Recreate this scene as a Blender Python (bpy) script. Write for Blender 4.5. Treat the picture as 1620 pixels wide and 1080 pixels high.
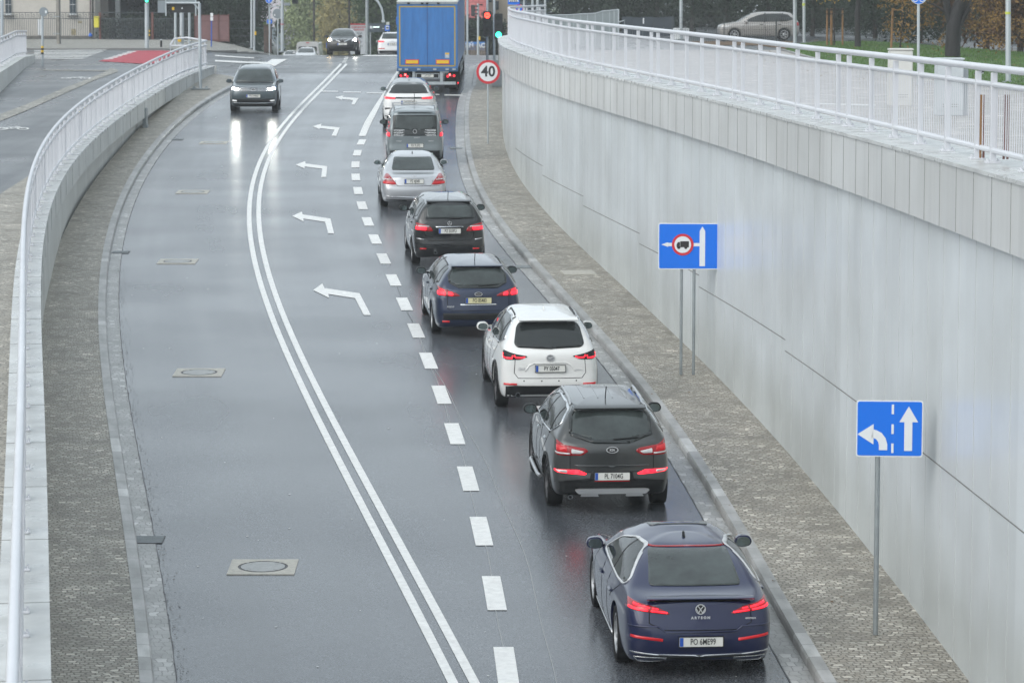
import bpy, bmesh, math, random
import numpy as np
from mathutils import Vector, Matrix
from mathutils.bvhtree import BVHTree
rnd = random.Random(7)
R = math.radians
S = bpy.context.scene
for o in list(bpy.data.objects): bpy.data.objects.remove(o)

# ------------------------------------------------------------------ camera, sky, sun, exposure
CZ = 3.36; PIT = math.atan(550/5000); F = 5000.0
cam_d = bpy.data.cameras.new('camera'); cam = bpy.data.objects.new('camera', cam_d); S.collection.objects.link(cam)
cam_d.lens = F/1620*36; cam_d.sensor_width = 36; cam_d.clip_start = 1; cam_d.clip_end = 3000
cam.location = (0, 0, CZ); cam.rotation_euler = (R(90)-PIT, 0, 0)
cam_d.dof.use_dof = True; cam_d.dof.focus_distance = 50; cam_d.dof.aperture_fstop = 5.0
S.camera = cam
S.render.engine = 'CYCLES'
S.view_settings.view_transform = 'Standard'; S.view_settings.look = 'None'
S.view_settings.exposure = 0.85; S.view_settings.gamma = 1
SUN_EL, SUN_AZ = 35, 225
w = bpy.data.worlds.new('World'); S.world = w; w.use_nodes = True
nt = w.node_tree; bg = nt.nodes['Background']
sky = nt.nodes.new('ShaderNodeTexSky'); sky.sky_type = 'NISHITA'; sky.sun_disc = False
sky.sun_elevation = R(SUN_EL); sky.sun_rotation = R(SUN_AZ); sky.air_density = 1.0; sky.dust_density = 6.0; sky.ozone_density = 1.0
hs = nt.nodes.new('ShaderNodeHueSaturation'); hs.inputs['Saturation'].default_value = .22
cl = nt.nodes.new('ShaderNodeMix'); cl.data_type = 'RGBA'; cl.inputs['Factor'].default_value = .7; cl.inputs['B'].default_value = (5.05, 5.8, 6.35, 1)   # even cloud layer over the clear sky
nt.links.new(sky.outputs[0], hs.inputs['Color']); nt.links.new(hs.outputs[0], cl.inputs['A']); nt.links.new(cl.outputs['Result'], bg.inputs['Color'])
bg.inputs['Strength'].default_value = .11
sl = bpy.data.lights.new('sun', 'SUN'); so = bpy.data.objects.new('sun', sl); S.collection.objects.link(so)
sl.energy = .6; sl.angle = R(60); sl.color = (1, .98, .95)
so.rotation_euler = (R(90-SUN_EL), 0, R(-SUN_AZ+180)); so.location = (0, 0, 50)

# ------------------------------------------------------------------ helpers
def link(o): S.collection.objects.link(o); return o
def tag(o, label=None, cat=None, group=None, kind=None):
    if label: o['label'] = label
    if cat: o['category'] = cat
    if group: o['group'] = group
    if kind: o['kind'] = kind
    return o
def empty(name, loc, rot=(0, 0, 0), label=None, cat=None, group=None):
    o = link(bpy.data.objects.new(name, None)); o.location = loc; o.rotation_euler = rot
    o.empty_display_size = .3
    return tag(o, label, cat, group)
def put(name, me, m, parent=None, loc=(0, 0, 0), rot=(0, 0, 0)):
    o = link(bpy.data.objects.new(name, me)); o.location = loc; o.rotation_euler = rot
    if m is not None:
        me.materials.clear()
        for q in (m if isinstance(m, (list, tuple)) else [m]): me.materials.append(q)
    if parent: o.parent = parent
    return o
def mesh_of(name, v, f, smooth=False, uv=None):
    me = bpy.data.meshes.new(name); me.from_pydata([tuple(p) for p in v], [], f); me.update()
    if smooth: me.polygons.foreach_set('use_smooth', [True]*len(me.polygons))
    if uv is not None:
        l = me.uv_layers.new(name='UVMap')
        idx = np.zeros(len(me.loops), dtype=np.int32); me.loops.foreach_get('vertex_index', idx)
        l.data.foreach_set('uv', np.array(uv, dtype=np.float32)[idx].ravel())
    return me
class MB:
    "collects shapes and hands them over as one mesh"
    def __init__(s): s.v = []; s.f = []
    def add(s, v, f):
        n = len(s.v); s.v += [tuple(p) for p in v]; s.f += [tuple(i+n for i in q) for q in f]; return s
    def box(s, c, d, rot=0, M=None):
        x, y, z = d[0]/2, d[1]/2, d[2]/2
        P = [Vector((a*x, b*y, e*z)) for a in (-1, 1) for b in (-1, 1) for e in (-1, 1)]
        m = M if M is not None else Matrix.Rotation(rot, 3, 'Z')
        P = [m @ p + Vector(c) for p in P]
        return s.add(P, [(0, 1, 3, 2), (4, 6, 7, 5), (0, 4, 5, 1), (2, 3, 7, 6), (0, 2, 6, 4), (1, 5, 7, 3)])
    def tube(s, path, r, n=10, cap=True, r2=None):
        path = [Vector(p) for p in path]; k = len(path); V = []
        for i, p in enumerate(path):
            t = (path[min(i+1, k-1)]-path[max(i-1, 0)]).normalized()
            a = t.cross(Vector((0, 0, 1)))
            if a.length < .05: a = t.cross(Vector((0, 1, 0)))
            a.normalize(); b = a.cross(t)
            rr = r if r2 is None else r+(r2-r)*i/(k-1)
            V += [p+(a*math.cos(2*math.pi*j/n)+b*math.sin(2*math.pi*j/n))*rr for j in range(n)]
        Fc = [(i*n+j, i*n+(j+1) % n, (i+1)*n+(j+1) % n, (i+1)*n+j) for i in range(k-1) for j in range(n)]
        if cap: Fc += [tuple(range(n))[::-1], tuple((k-1)*n+j for j in range(n))]
        return s.add(V, Fc)
    def lathe(s, prof, n=24, M=None, axis='Z'):
        V = []
        for j in range(n):
            a = 2*math.pi*j/n
            for r, z in prof:
                p = Vector((r*math.cos(a), r*math.sin(a), z)) if axis == 'Z' else (Vector((z, r*math.cos(a), r*math.sin(a))) if axis == 'X' else Vector((r*math.cos(a), z, r*math.sin(a))))
                V.append(M @ p if M is not None else p)
        k = len(prof)
        return s.add(V, [(j*k+i, j*k+i+1, ((j+1) % n)*k+i+1, ((j+1) % n)*k+i) for j in range(n) for i in range(k-1)])
    def prism(s, poly, a, b, axis='Y'):
        "polygon extruded between a and b along an axis"
        def p3(p, t):
            return (p[0], t, p[1]) if axis == 'Y' else ((t, p[0], p[1]) if axis == 'X' else (p[0], p[1], t))
        n = len(poly); V = [p3(p, a) for p in poly]+[p3(p, b) for p in poly]
        return s.add(V, [tuple(range(n)), tuple(range(2*n-1, n-1, -1))]+[(i, i+n, (i+1) % n+n, (i+1) % n) for i in range(n)])
    def me(s, name, smooth=False, bevel=0, seg=2, fix=True):
        me = mesh_of(name, s.v, s.f)
        bm = bmesh.new(); bm.from_mesh(me)
        if fix: bmesh.ops.recalc_face_normals(bm, faces=bm.faces)
        if bevel: 
            es = [e for e in bm.edges if len(e.link_faces) == 2 and e.calc_face_angle(0) > .5]
            bmesh.ops.bevel(bm, geom=es, offset=bevel, segments=seg, affect='EDGES', clamp_overlap=True)
        bm.to_mesh(me); bm.free()
        if smooth: smooth_by_angle(me)
        return me
def smooth_by_angle(me, ang=40):
    me.polygons.foreach_set('use_smooth', [True]*len(me.polygons))
    bm = bmesh.new(); bm.from_mesh(me)
    for e in bm.edges:
        if len(e.link_faces) == 2 and e.calc_face_angle(0) > R(ang): e.smooth = False
    bm.to_mesh(me); bm.free()

# ------------------------------------------------------------------ materials
def mat(name, col, rough=.5, metal=0, coat=0, spec=.5, emit=None, es=0, noise=None, bump=None, rn=None, coords='Object', coat_r=.05):
    "noise=(scale, amount, stretch) varies the colour, rn=(scale, amount) the roughness, bump=(scale, strength, distance)"
    m = bpy.data.materials.new(name); m.use_nodes = True; t = m.node_tree; p = t.nodes['Principled BSDF']
    c = tuple(col)+(1,) if len(col) == 3 else col
    p.inputs['Base Color'].default_value = c; p.inputs['Roughness'].default_value = rough
    p.inputs['Metallic'].default_value = metal; p.inputs['Coat Weight'].default_value = coat; p.inputs['Coat Roughness'].default_value = coat_r
    p.inputs['Specular IOR Level'].default_value = spec
    if emit: p.inputs['Emission Color'].default_value = tuple(emit)+(1,); p.inputs['Emission Strength'].default_value = es
    if noise or bump or rn:
        tc = t.nodes.new('ShaderNodeTexCoord'); mp = t.nodes.new('ShaderNodeMapping')
        if noise and len(noise) > 2: mp.inputs['Scale'].default_value = noise[2]
        t.links.new(tc.outputs[coords], mp.inputs['Vector'])
    if noise:
        n = t.nodes.new('ShaderNodeTexNoise'); n.inputs['Scale'].default_value = noise[0]; n.inputs['Detail'].default_value = 5; n.inputs['Roughness'].default_value = .6
        t.links.new(mp.outputs[0], n.inputs['Vector'])
        r = t.nodes.new('ShaderNodeValToRGB'); a = noise[1]
        r.color_ramp.elements[0].position = .3; r.color_ramp.elements[1].position = .7
        r.color_ramp.elements[0].color = tuple(x*(1-a) for x in c[:3])+(1,); r.color_ramp.elements[1].color = tuple(min(1, x*(1+a)) for x in c[:3])+(1,)
        t.links.new(n.outputs['Fac'], r.inputs[0]); t.links.new(r.outputs[0], p.inputs['Base Color'])
    if rn:
        n = t.nodes.new('ShaderNodeTexNoise'); n.inputs['Scale'].default_value = rn[0]; n.inputs['Detail'].default_value = 3
        t.links.new(mp.outputs[0], n.inputs['Vector'])
        mr = t.nodes.new('ShaderNodeMapRange'); mr.inputs['From Min'].default_value = .3; mr.inputs['From Max'].default_value = .7
        mr.inputs['To Min'].default_value = max(0, rough-rn[1]); mr.inputs['To Max'].default_value = rough+rn[1]
        t.links.new(n.outputs['Fac'], mr.inputs['Value']); t.links.new(mr.outputs[0], p.inputs['Roughness'])
    if bump:
        n = t.nodes.new('ShaderNodeTexNoise'); n.inputs['Scale'].default_value = bump[0]; n.inputs['Detail'].default_value = 3
        t.links.new(mp.outputs[0], n.inputs['Vector'])
        b = t.nodes.new('ShaderNodeBump'); b.inputs['Strength'].default_value = bump[1]; b.inputs['Distance'].default_value = bump[2]
        t.links.new(n.outputs['Fac'], b.inputs['Height']); t.links.new(b.outputs[0], p.inputs['Normal'])
    return m
def N(t, typ, **kw):
    n = t.nodes.new(typ)
    for k, v in kw.items():
        if hasattr(n, k): setattr(n, k, v)
        else: n.inputs[k.replace('_', ' ')].default_value = v
    return n
def ramp_node(t, stops):
    r = t.nodes.new('ShaderNodeValToRGB'); e = r.color_ramp.elements
    e[0].position, e[0].color = stops[0][0], tuple(stops[0][1])+(1,)
    e[1].position, e[1].color = stops[-1][0], tuple(stops[-1][1])+(1,)
    for p, c in stops[1:-1]: q = e.new(p); q.color = tuple(c)+(1,)
    return r

def asphalt(name, base, r0, r1, bands=True):
    m = bpy.data.materials.new(name); m.use_nodes = True; t = m.node_tree; L = t.links.new; p = t.nodes['Principled BSDF']
    uv = N(t, 'ShaderNodeUVMap'); g = N(t, 'ShaderNodeTexCoord')
    grain = N(t, 'ShaderNodeTexNoise', Scale=45.0, Detail=3.0); L(g.outputs['Object'], grain.inputs['Vector'])
    c = ramp_node(t, [(.32, [x*.5 for x in base]), (.5, base), (.68, [x*2.1 for x in base])]); L(grain.outputs['Fac'], c.inputs[0])
    mp = N(t, 'ShaderNodeMapping'); mp.inputs['Scale'].default_value = (1.1, .035, 1); L(uv.outputs[0], mp.inputs['Vector'])
    st = N(t, 'ShaderNodeTexNoise', Scale=1.0, Detail=2.0, Roughness=.5); L(mp.outputs[0], st.inputs['Vector'])
    blot = N(t, 'ShaderNodeTexNoise', Scale=.3, Detail=1.5); L(g.outputs['Object'], blot.inputs['Vector'])
    mx = N(t, 'ShaderNodeMath', operation='ADD'); L(st.outputs['Fac'], mx.inputs[0]); L(blot.outputs['Fac'], mx.inputs[1])
    mr = N(t, 'ShaderNodeMapRange'); mr.inputs['From Min'].default_value = .75; mr.inputs['From Max'].default_value = 1.25
    mr.inputs['To Min'].default_value = r0; mr.inputs['To Max'].default_value = r1
    L(mx.outputs[0], mr.inputs['Value']); L(mr.outputs[0], p.inputs['Roughness'])
    dk = N(t, 'ShaderNodeMix', data_type='RGBA', blend_type='MULTIPLY'); dk.inputs['Factor'].default_value = 1
    rr = ramp_node(t, [(.35, (.72, .73, .75)), (.65, (1.12, 1.12, 1.12))]); L(st.outputs['Fac'], rr.inputs[0])
    L(c.outputs[0], dk.inputs['A']); L(rr.outputs[0], dk.inputs['B']); L(dk.outputs['Result'], p.inputs['Base Color'])
    b = N(t, 'ShaderNodeBump', Strength=.25, Distance=.004); L(grain.outputs['Fac'], b.inputs['Height']); L(b.outputs[0], p.inputs['Normal'])
    p.inputs['Specular IOR Level'].default_value = .5
    return m
def setts(name, c0, c1, cm, sx=.11, sy=.085, rough=.5, bumpd=.02, patch=True, wob=.055, strength=.8):
    "cobbles laid in rows; uv in metres"
    m = bpy.data.materials.new(name); m.use_nodes = True; t = m.node_tree; L = t.links.new; p = t.nodes['Principled BSDF']
    uv = N(t, 'ShaderNodeUVMap')
    wn = N(t, 'ShaderNodeTexNoise', Scale=3.0, Detail=2.0); L(uv.outputs[0], wn.inputs['Vector'])
    sub = N(t, 'ShaderNodeVectorMath', operation='SUBTRACT'); L(wn.outputs['Color'], sub.inputs[0]); sub.inputs[1].default_value = (.5, .5, .5)
    sc = N(t, 'ShaderNodeVectorMath', operation='SCALE'); sc.inputs['Scale'].default_value = wob*4; L(sub.outputs[0], sc.inputs[0])
    ad = N(t, 'ShaderNodeVectorMath', operation='ADD'); L(uv.outputs[0], ad.inputs[0]); L(sc.outputs[0], ad.inputs[1])
    br = N(t, 'ShaderNodeTexBrick'); br.inputs['Scale'].default_value = 1; br.inputs['Brick Width'].default_value = sx; br.inputs['Row Height'].default_value = sy
    br.inputs['Mortar Size'].default_value = .011; br.inputs['Mortar Smooth'].default_value = .5; br.inputs['Bias'].default_value = 0
    br.inputs['Color1'].default_value = (0, 0, 0, 1); br.inputs['Color2'].default_value = (1, 1, 1, 1); br.inputs['Mortar'].default_value = (.5, .5, .5, 1)
    L(ad.outputs[0], br.inputs['Vector'])
    cr = ramp_node(t, [(0, c0), (.55, [(a+b)/2 for a, b in zip(c0, c1)]), (.85, c1), (1, [min(.8, x*1.5) for x in c1])]); L(br.outputs['Color'], cr.inputs[0])
    big = N(t, 'ShaderNodeTexNoise', Scale=1.3, Detail=6.0); L(uv.outputs[0], big.inputs['Vector'])
    br2 = ramp_node(t, [(.3, (.66, .66, .64)), (.7, (1.22, 1.21, 1.2))]); L(big.outputs['Fac'], br2.inputs[0])
    mu = N(t, 'ShaderNodeMix', data_type='RGBA', blend_type='MULTIPLY'); mu.inputs['Factor'].default_value = 1 if patch else .4
    L(cr.outputs[0], mu.inputs['A']); L(br2.outputs[0], mu.inputs['B'])
    mo = N(t, 'ShaderNodeMix', data_type='RGBA'); L(br.outputs['Fac'], mo.inputs['Factor']); L(mu.outputs['Result'], mo.inputs['A']); mo.inputs['B'].default_value = tuple(cm)+(1,)
    L(mo.outputs['Result'], p.inputs['Base Color']); p.inputs['Roughness'].default_value = rough
    inv = N(t, 'ShaderNodeMath', operation='SUBTRACT'); inv.inputs[0].default_value = 1; L(br.outputs['Fac'], inv.inputs[1])
    b = N(t, 'ShaderNodeBump', Strength=strength, Distance=bumpd); L(inv.outputs[0], b.inputs['Height']); L(b.outputs[0], p.inputs['Normal'])
    return m
def streaked(name, base, rough, sx=3.0, dark=.8, coords='UV', metal=0, spec=.5, cell=None, grime=.0):
    "concrete or cladding with faint vertical run-off streaks; uv = (along, height)"
    m = bpy.data.materials.new(name); m.use_nodes = True; t = m.node_tree; L = t.links.new; p = t.nodes['Principled BSDF']
    uv = N(t, 'ShaderNodeUVMap'); mp = N(t, 'ShaderNodeMapping'); mp.inputs['Scale'].default_value = (sx, .12, 1); L(uv.outputs[0], mp.inputs['Vector'])
    n = N(t, 'ShaderNodeTexNoise', Scale=1.0, Detail=6.0, Roughness=.6); L(mp.outputs[0], n.inputs['Vector'])
    r = ramp_node(t, [(.3, [x*dark for x in base]), (.5, base), (.72, [min(1, x*1.05) for x in base])]); L(n.outputs['Fac'], r.inputs[0])
    big = N(t, 'ShaderNodeTexNoise', Scale=.5, Detail=5.0); L(uv.outputs[0], big.inputs['Vector'])
    r2 = ramp_node(t, [(.32, (.86, .855, .84)), (.65, (1.05, 1.05, 1.05))]); L(big.outputs['Fac'], r2.inputs[0])
    mu = N(t, 'ShaderNodeMix', data_type='RGBA', blend_type='MULTIPLY'); mu.inputs['Factor'].default_value = 1
    L(r.outputs[0], mu.inputs['A']); L(r2.outputs[0], mu.inputs['B'])
    last = mu.outputs['Result']
    if cell:
        fl = N(t, 'ShaderNodeSeparateXYZ'); L(uv.outputs[0], fl.inputs[0])
        dv = N(t, 'ShaderNodeMath', operation='DIVIDE'); L(fl.outputs[0], dv.inputs[0]); dv.inputs[1].default_value = cell
        ff = N(t, 'ShaderNodeMath', operation='FLOOR'); L(dv.outputs[0], ff.inputs[0])
        wn = N(t, 'ShaderNodeTexWhiteNoise', noise_dimensions='1D'); L(ff.outputs[0], wn.inputs['W'])
        r3 = ramp_node(t, [(0, (.93, .93, .93)), (1, (1.05, 1.05, 1.05))]); L(wn.outputs['Value'], r3.inputs[0])
        m3 = N(t, 'ShaderNodeMix', data_type='RGBA', blend_type='MULTIPLY'); m3.inputs['Factor'].default_value = 1
        L(last, m3.inputs['A']); L(r3.outputs[0], m3.inputs['B']); last = m3.outputs['Result']
    if grime:
        sep = N(t, 'ShaderNodeSeparateXYZ'); L(uv.outputs[0], sep.inputs[0])
        gn = N(t, 'ShaderNodeMath', operation='MULTIPLY_ADD'); L(n.outputs['Fac'], gn.inputs[0]); gn.inputs[1].default_value = -1.6; L(sep.outputs[1], gn.inputs[2])
        r4 = ramp_node(t, [(0, (1-grime, 1-grime*.98, 1-grime*1.1)), (.75, (1, 1, 1))]); L(gn.outputs[0], r4.inputs[0])
        m4 = N(t, 'ShaderNodeMix', data_type='RGBA', blend_type='MULTIPLY'); m4.inputs['Factor'].default_value = 1
        L(last, m4.inputs['A']); L(r4.outputs[0], m4.inputs['B']); last = m4.outputs['Result']
    L(last, p.inputs['Base Color'])
    L(N(t, 'ShaderNodeMath').outputs[0], p.inputs['Roughness']) if False else None
    p.inputs['Roughness'].default_value = rough; p.inputs['Metallic'].default_value = metal; p.inputs['Specular IOR Level'].default_value = spec
    return m
M = {}
M['asphalt'] = asphalt('wet_asphalt', (.082, .089, .099), .17, .28)
M['asphalt2'] = asphalt('wet_asphalt_street', (.05, .054, .06), .24, .40)
M['paint'] = mat('road_paint', (.72, .72, .70), .45, noise=(9, .13), rn=(6, .12))
M['setts'] = setts('granite_setts', (.275, .25, .205), (.41, .385, .335), (.145, .13, .105), sx=.105, sy=.095)
M['setts_far'] = setts('granite_setts_light', (.26, .25, .225), (.38, .37, .335), (.13, .125, .11), sx=.14, sy=.12, rough=.6)
M['gutter'] = setts('gutter_setts', (.28, .28, .275), (.33, .33, .325), (.19, .19, .18), sx=.12, sy=.2, rough=.35, bumpd=.008, strength=.4)
M['kerb'] = setts('kerb_granite', (.29, .29, .285), (.345, .345, .34), (.17, .17, .165), sx=.6, sy=1.0, rough=.4, bumpd=.004, wob=0, strength=.3)
M['slabs'] = setts('paving_slabs', (.30, .275, .26), (.42, .385, .365), (.15, .14, .13), sx=.35, sy=.35, rough=.42, bumpd=.004, wob=.0, strength=.3)
M['wall'] = streaked('wall_cladding', (.61, .645, .66), .33, sx=1.2, dark=.97, cell=1.0, grime=.16)
M['fascia'] = streaked('fascia_cladding', (.58, .59, .585), .3, sx=4, dark=.9, cell=1.02)
M['concrete'] = streaked('pale_concrete', (.55, .56, .54), .55, sx=2, dark=.85, grime=.0)
M['coping'] = mat('coping_concrete', (.50, .51, .50), .32, noise=(1.5, .2), rn=(2, .12))
M['joint'] = mat('joint_dark', (.20, .20, .195), .8); M['joint_faint'] = mat('joint_pale', (.47, .48, .48), .6)
M['white_metal'] = mat('white_powder_coat', (.60, .61, .64), .35, coat=.2, noise=(.8, .06))
M['galv'] = mat('galvanised_steel', (.44, .48, .50), .42, metal=.35, noise=(6, .12, (1, 1, .2)))
M['galv_dark'] = mat('weathered_steel', (.30, .33, .34), .45, metal=.4, noise=(6, .12))
M['iron'] = mat('cast_iron', (.07, .07, .075), .5, metal=.3, noise=(10, .3))
M['frame_conc'] = mat('cover_concrete', (.42, .40, .35), .5, noise=(12, .18))
M['cover'] = mat('worn_cover', (.26, .265, .26), .35, noise=(14, .2), bump=(60, .4, .004))
M['glass'] = mat('tinted_glass', (.018, .022, .022), .06, spec=.6, rn=(3, .03))
M['glass_mid'] = mat('clear_car_glass', (.042, .052, .051), .08, spec=.6, noise=(2.2, .45), rn=(30, .05))
M['rubber'] = mat('tyre_rubber', (.013, .013, .014), .75, spec=.15, bump=(30, .3, .004))
M['trim'] = mat('black_plastic', (.015, .016, .017), .5, spec=.25)
M['gap'] = mat('panel_gap', (.008, .008, .009), .8, spec=.1)
M['chrome'] = mat('chrome', (.75, .76, .77), .15, metal=1)
M['badge'] = mat('badge_metal', (.62, .63, .64), .3, metal=.25)
M['silver'] = mat('silver_paint_metal', (.52, .53, .54), .32, metal=.7)
M['alloy'] = mat('alloy_wheel', (.42, .43, .44), .35, metal=.6)
M['alloy_dark'] = mat('dark_alloy', (.09, .09, .095), .4, metal=.5)
M['arch'] = mat('wheel_well', (.006, .006, .006), .9, spec=.05)
M['lens'] = mat('red_lens', (.22, .006, .01), .2, coat=.4, emit=(1, .01, .02), es=.05)
M['lens_dim'] = mat('red_reflector', (.38, .01, .015), .2, coat=.3, emit=(1, .01, .02), es=.12)
M['brake'] = mat('brake_light', (.45, .01, .012), .3, emit=(1, .012, .03), es=1.6)
M['brake_hot'] = mat('brake_light_core', (.6, .05, .05), .3, emit=(1, .12, .12), es=3)
M['lens_clear'] = mat('clear_lens', (.55, .55, .55), .1, coat=1)
M['head'] = mat('head_lamp_glow', (1, 1, 1), .3, emit=(1, 1, .9), es=90)
M['head_warm'] = mat('warm_head_lamp_glow', (1, .9, .7), .3, emit=(1, .72, .35), es=45)
M['drl'] = mat('daylight_lamp', (.6, .6, .6), .3, emit=(.95, 1, 1), es=.35)
M['plate'] = mat('plate_white', (.72, .72, .68), .35)
M['ink'] = mat('black_ink', (.02, .02, .022), .5)
M['eu'] = mat('plate_blue', (.02, .09, .42), .35)
M['sign_blue'] = mat('sign_blue', (.008, .16, .72), .3, spec=.4)
M['sign_white'] = mat('sign_white', (.72, .74, .75), .35)
M['sign_red'] = mat('sign_red', (.58, .03, .045), .35)
M['sign_back'] = mat('sign_back_grey', (.24, .27, .29), .4, metal=.3)
M['yellow'] = mat('signal_yellow', (.75, .48, .02), .4)
M['mirror_glass'] = mat('mirror_glass', (.16, .2, .2), .05, metal=.8)
M['black_box'] = mat('signal_black', (.02, .022, .024), .45)
M['lamp_red'] = mat('red_signal_lit', (1, .1, .05), .4, emit=(1, .035, .02), es=4)
M['lamp_red_ring'] = mat('red_signal_edge', (1, .05, .05), .4, emit=(.6, .0, .005), es=.8)
M['lamp_green'] = mat('green_signal_lit', (.4, 1, .8), .4, emit=(.02, 1, .5), es=4)
M['lamp_off'] = mat('signal_lens_off', (.03, .035, .035), .2)
def paint(name, c, metal=.35, rough=.32):
    m = mat(name, c, rough, metal=metal, coat=1, coat_r=.05, spec=.35)
    return m

# ------------------------------------------------------------------ lie of the land
def zramp(Y):
    l = -6.38+.0442*Y; k = .12
    s = -k*math.log(math.exp(-l/k)+1) if l > -4 else l
    sp = lambda t: math.log1p(math.exp(t)) if t < 30 else t
    return s-.05*4*sp((Y-181)/4)+.022*4*sp((Y-200)/4)
def zl(Y): return -2.66+.0206*Y                      # left coping
ZC_T = ([20, 35, 50, 62, 70, 82, 95, 115, 140], [1.40, 1.40, 1.40, 1.46, 1.5, 1.57, 1.68, 1.72, 1.75])
def zc(Y): return float(np.interp(Y, *ZC_T))         # right coping
def ss(t): t = max(0., min(1., t)); return t*t*(3-2*t)
def G(X, Y):
    "street level beyond the ramp"
    if Y < 139: return zl(Y)-.1 if X < -5 else .9
    mid = zramp(Y)
    zleft = .1+.0033*(Y-139); wd = .8+min(6.5, (Y-139)*.5)
    a = ss((-12.9-X)/wd); b = ss((X-.5)/wd)
    a *= 1-ss((Y-204)/12)*ss((X+27)/5)
    z = mid+(zleft-mid)*a
    return z+(.9-z)*b
def ray(x, y):
    u = x-810; v = 540-y
    return u, F*math.cos(PIT)+v*math.sin(PIT), -F*math.sin(PIT)+v*math.cos(PIT)
def at(x, y, zf=zramp):
    "the place on a surface z = zf(Y) seen at a point of the survey photograph"
    if not callable(zf): z0 = zf; zf = lambda Y: z0
    a, b, c = ray(x, y); lo = hi = 15.
    f = lambda Y: CZ+c/b*Y-zf(Y)
    while hi < 600 and f(hi) > 0: lo = hi; hi += 1
    for _ in range(40):
        m = (lo+hi)/2
        if f(m) > 0: lo = m
        else: hi = m
    return a/b*hi, hi
def atY(x, y, Y):
    a, b, c = ray(x, y); return Vector((a/b*Y, Y, CZ+c/b*Y))
def curve(pts, zf, deg, lo, hi):
    P = np.array([at(x, y, zf) for x, y in pts]); c = np.polyfit(P[:, 1], P[:, 0], deg)
    d = np.polyder(c)
    def f(Y):
        if Y < lo: return float(np.polyval(c, lo)+(Y-lo)*np.polyval(d, lo))
        if Y > hi: return float(np.polyval(c, hi)+(Y-hi)*np.polyval(d, hi))
        return float(np.polyval(c, Y))
    return f
KR0 = curve([(746, 140), (737, 175), (733, 200), (733, 224), (735, 240), (744, 272), (767, 319), (797, 364), (825, 408), (842, 430), (859, 453), (911, 504), (960, 548), (988, 585), (1032, 640), (1084, 725), (1123, 782), (1160, 855), (1180, 890), (1223, 961), (1280, 1054)], zramp, 6, 38, 130)
def KR(Y):
    return KR0(Y) if Y < 132 else KR0(132)+.0*(Y-132)+(max(0, Y-146)**2*.022)
WR0 = curve([(793, 170), (796, 220), (830, 300), (880, 360), (950, 430), (1000, 475), (1100, 570), (1200, 675), (1300, 790), (1400, 920), (1500, 1050), (1525, 1080)], zramp, 5, 37, 118)
def WR(Y): return WR0(Y) if Y < 118 else WR0(118)+(Y-118)**2*.006
KL0 = curve([(370, 140), (325, 165), (300, 185), (275, 205), (250, 232), (225, 265), (211, 299), (191, 337), (177, 389), (169, 431), (169, 477), (170, 542), (175, 600), (189, 684), (202, 769), (213, 849), (227, 947), (244, 1080)], zramp, 5, 37, 130)
def KL(Y): return KL0(Y) if Y < 134 else KL0(134)-(Y-134)**2*.06
CLE = curve([(342, 104), (300, 119), (250, 145), (212, 170), (175, 200), (140, 227), (110, 266), (87, 308), (76, 344), (68, 380), (66, 431), (66, 509), (69, 600), (73, 778), (78, 938), (82, 1080)], zl, 6, 25, 139)
CL0 = curve([(539, 102), (508, 134), (484, 158), (461, 181), (441, 206), (421, 236), (404, 276), (399.6, 291), (395.4, 331), (395.4, 361), (400.6, 402), (411.7, 448), (423.3, 483), (444.4, 539), (466.7, 590), (491, 634.4), (509, 670), (555.6, 769), (591, 835.6), (614.4, 880), (642, 935.6), (684.4, 1015.6), (717.8, 1080)], zramp, 6, 37, 152)
def CL(Y): return CL0(Y)+.125
DL = curve([(569, 228), (565.6, 244), (564, 261.5), (564.5, 281.5), (567, 302.5), (572, 325), (580, 349.5), (590, 377.5), (604, 408), (621, 441.7), (641, 479.3), (659.6, 521), (679.6, 568), (699.3, 621), (718.4, 682), (736.7, 754), (756.2, 838), (778.2, 937), (806.7, 1055)], zramp, 4, 37, 107)

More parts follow.
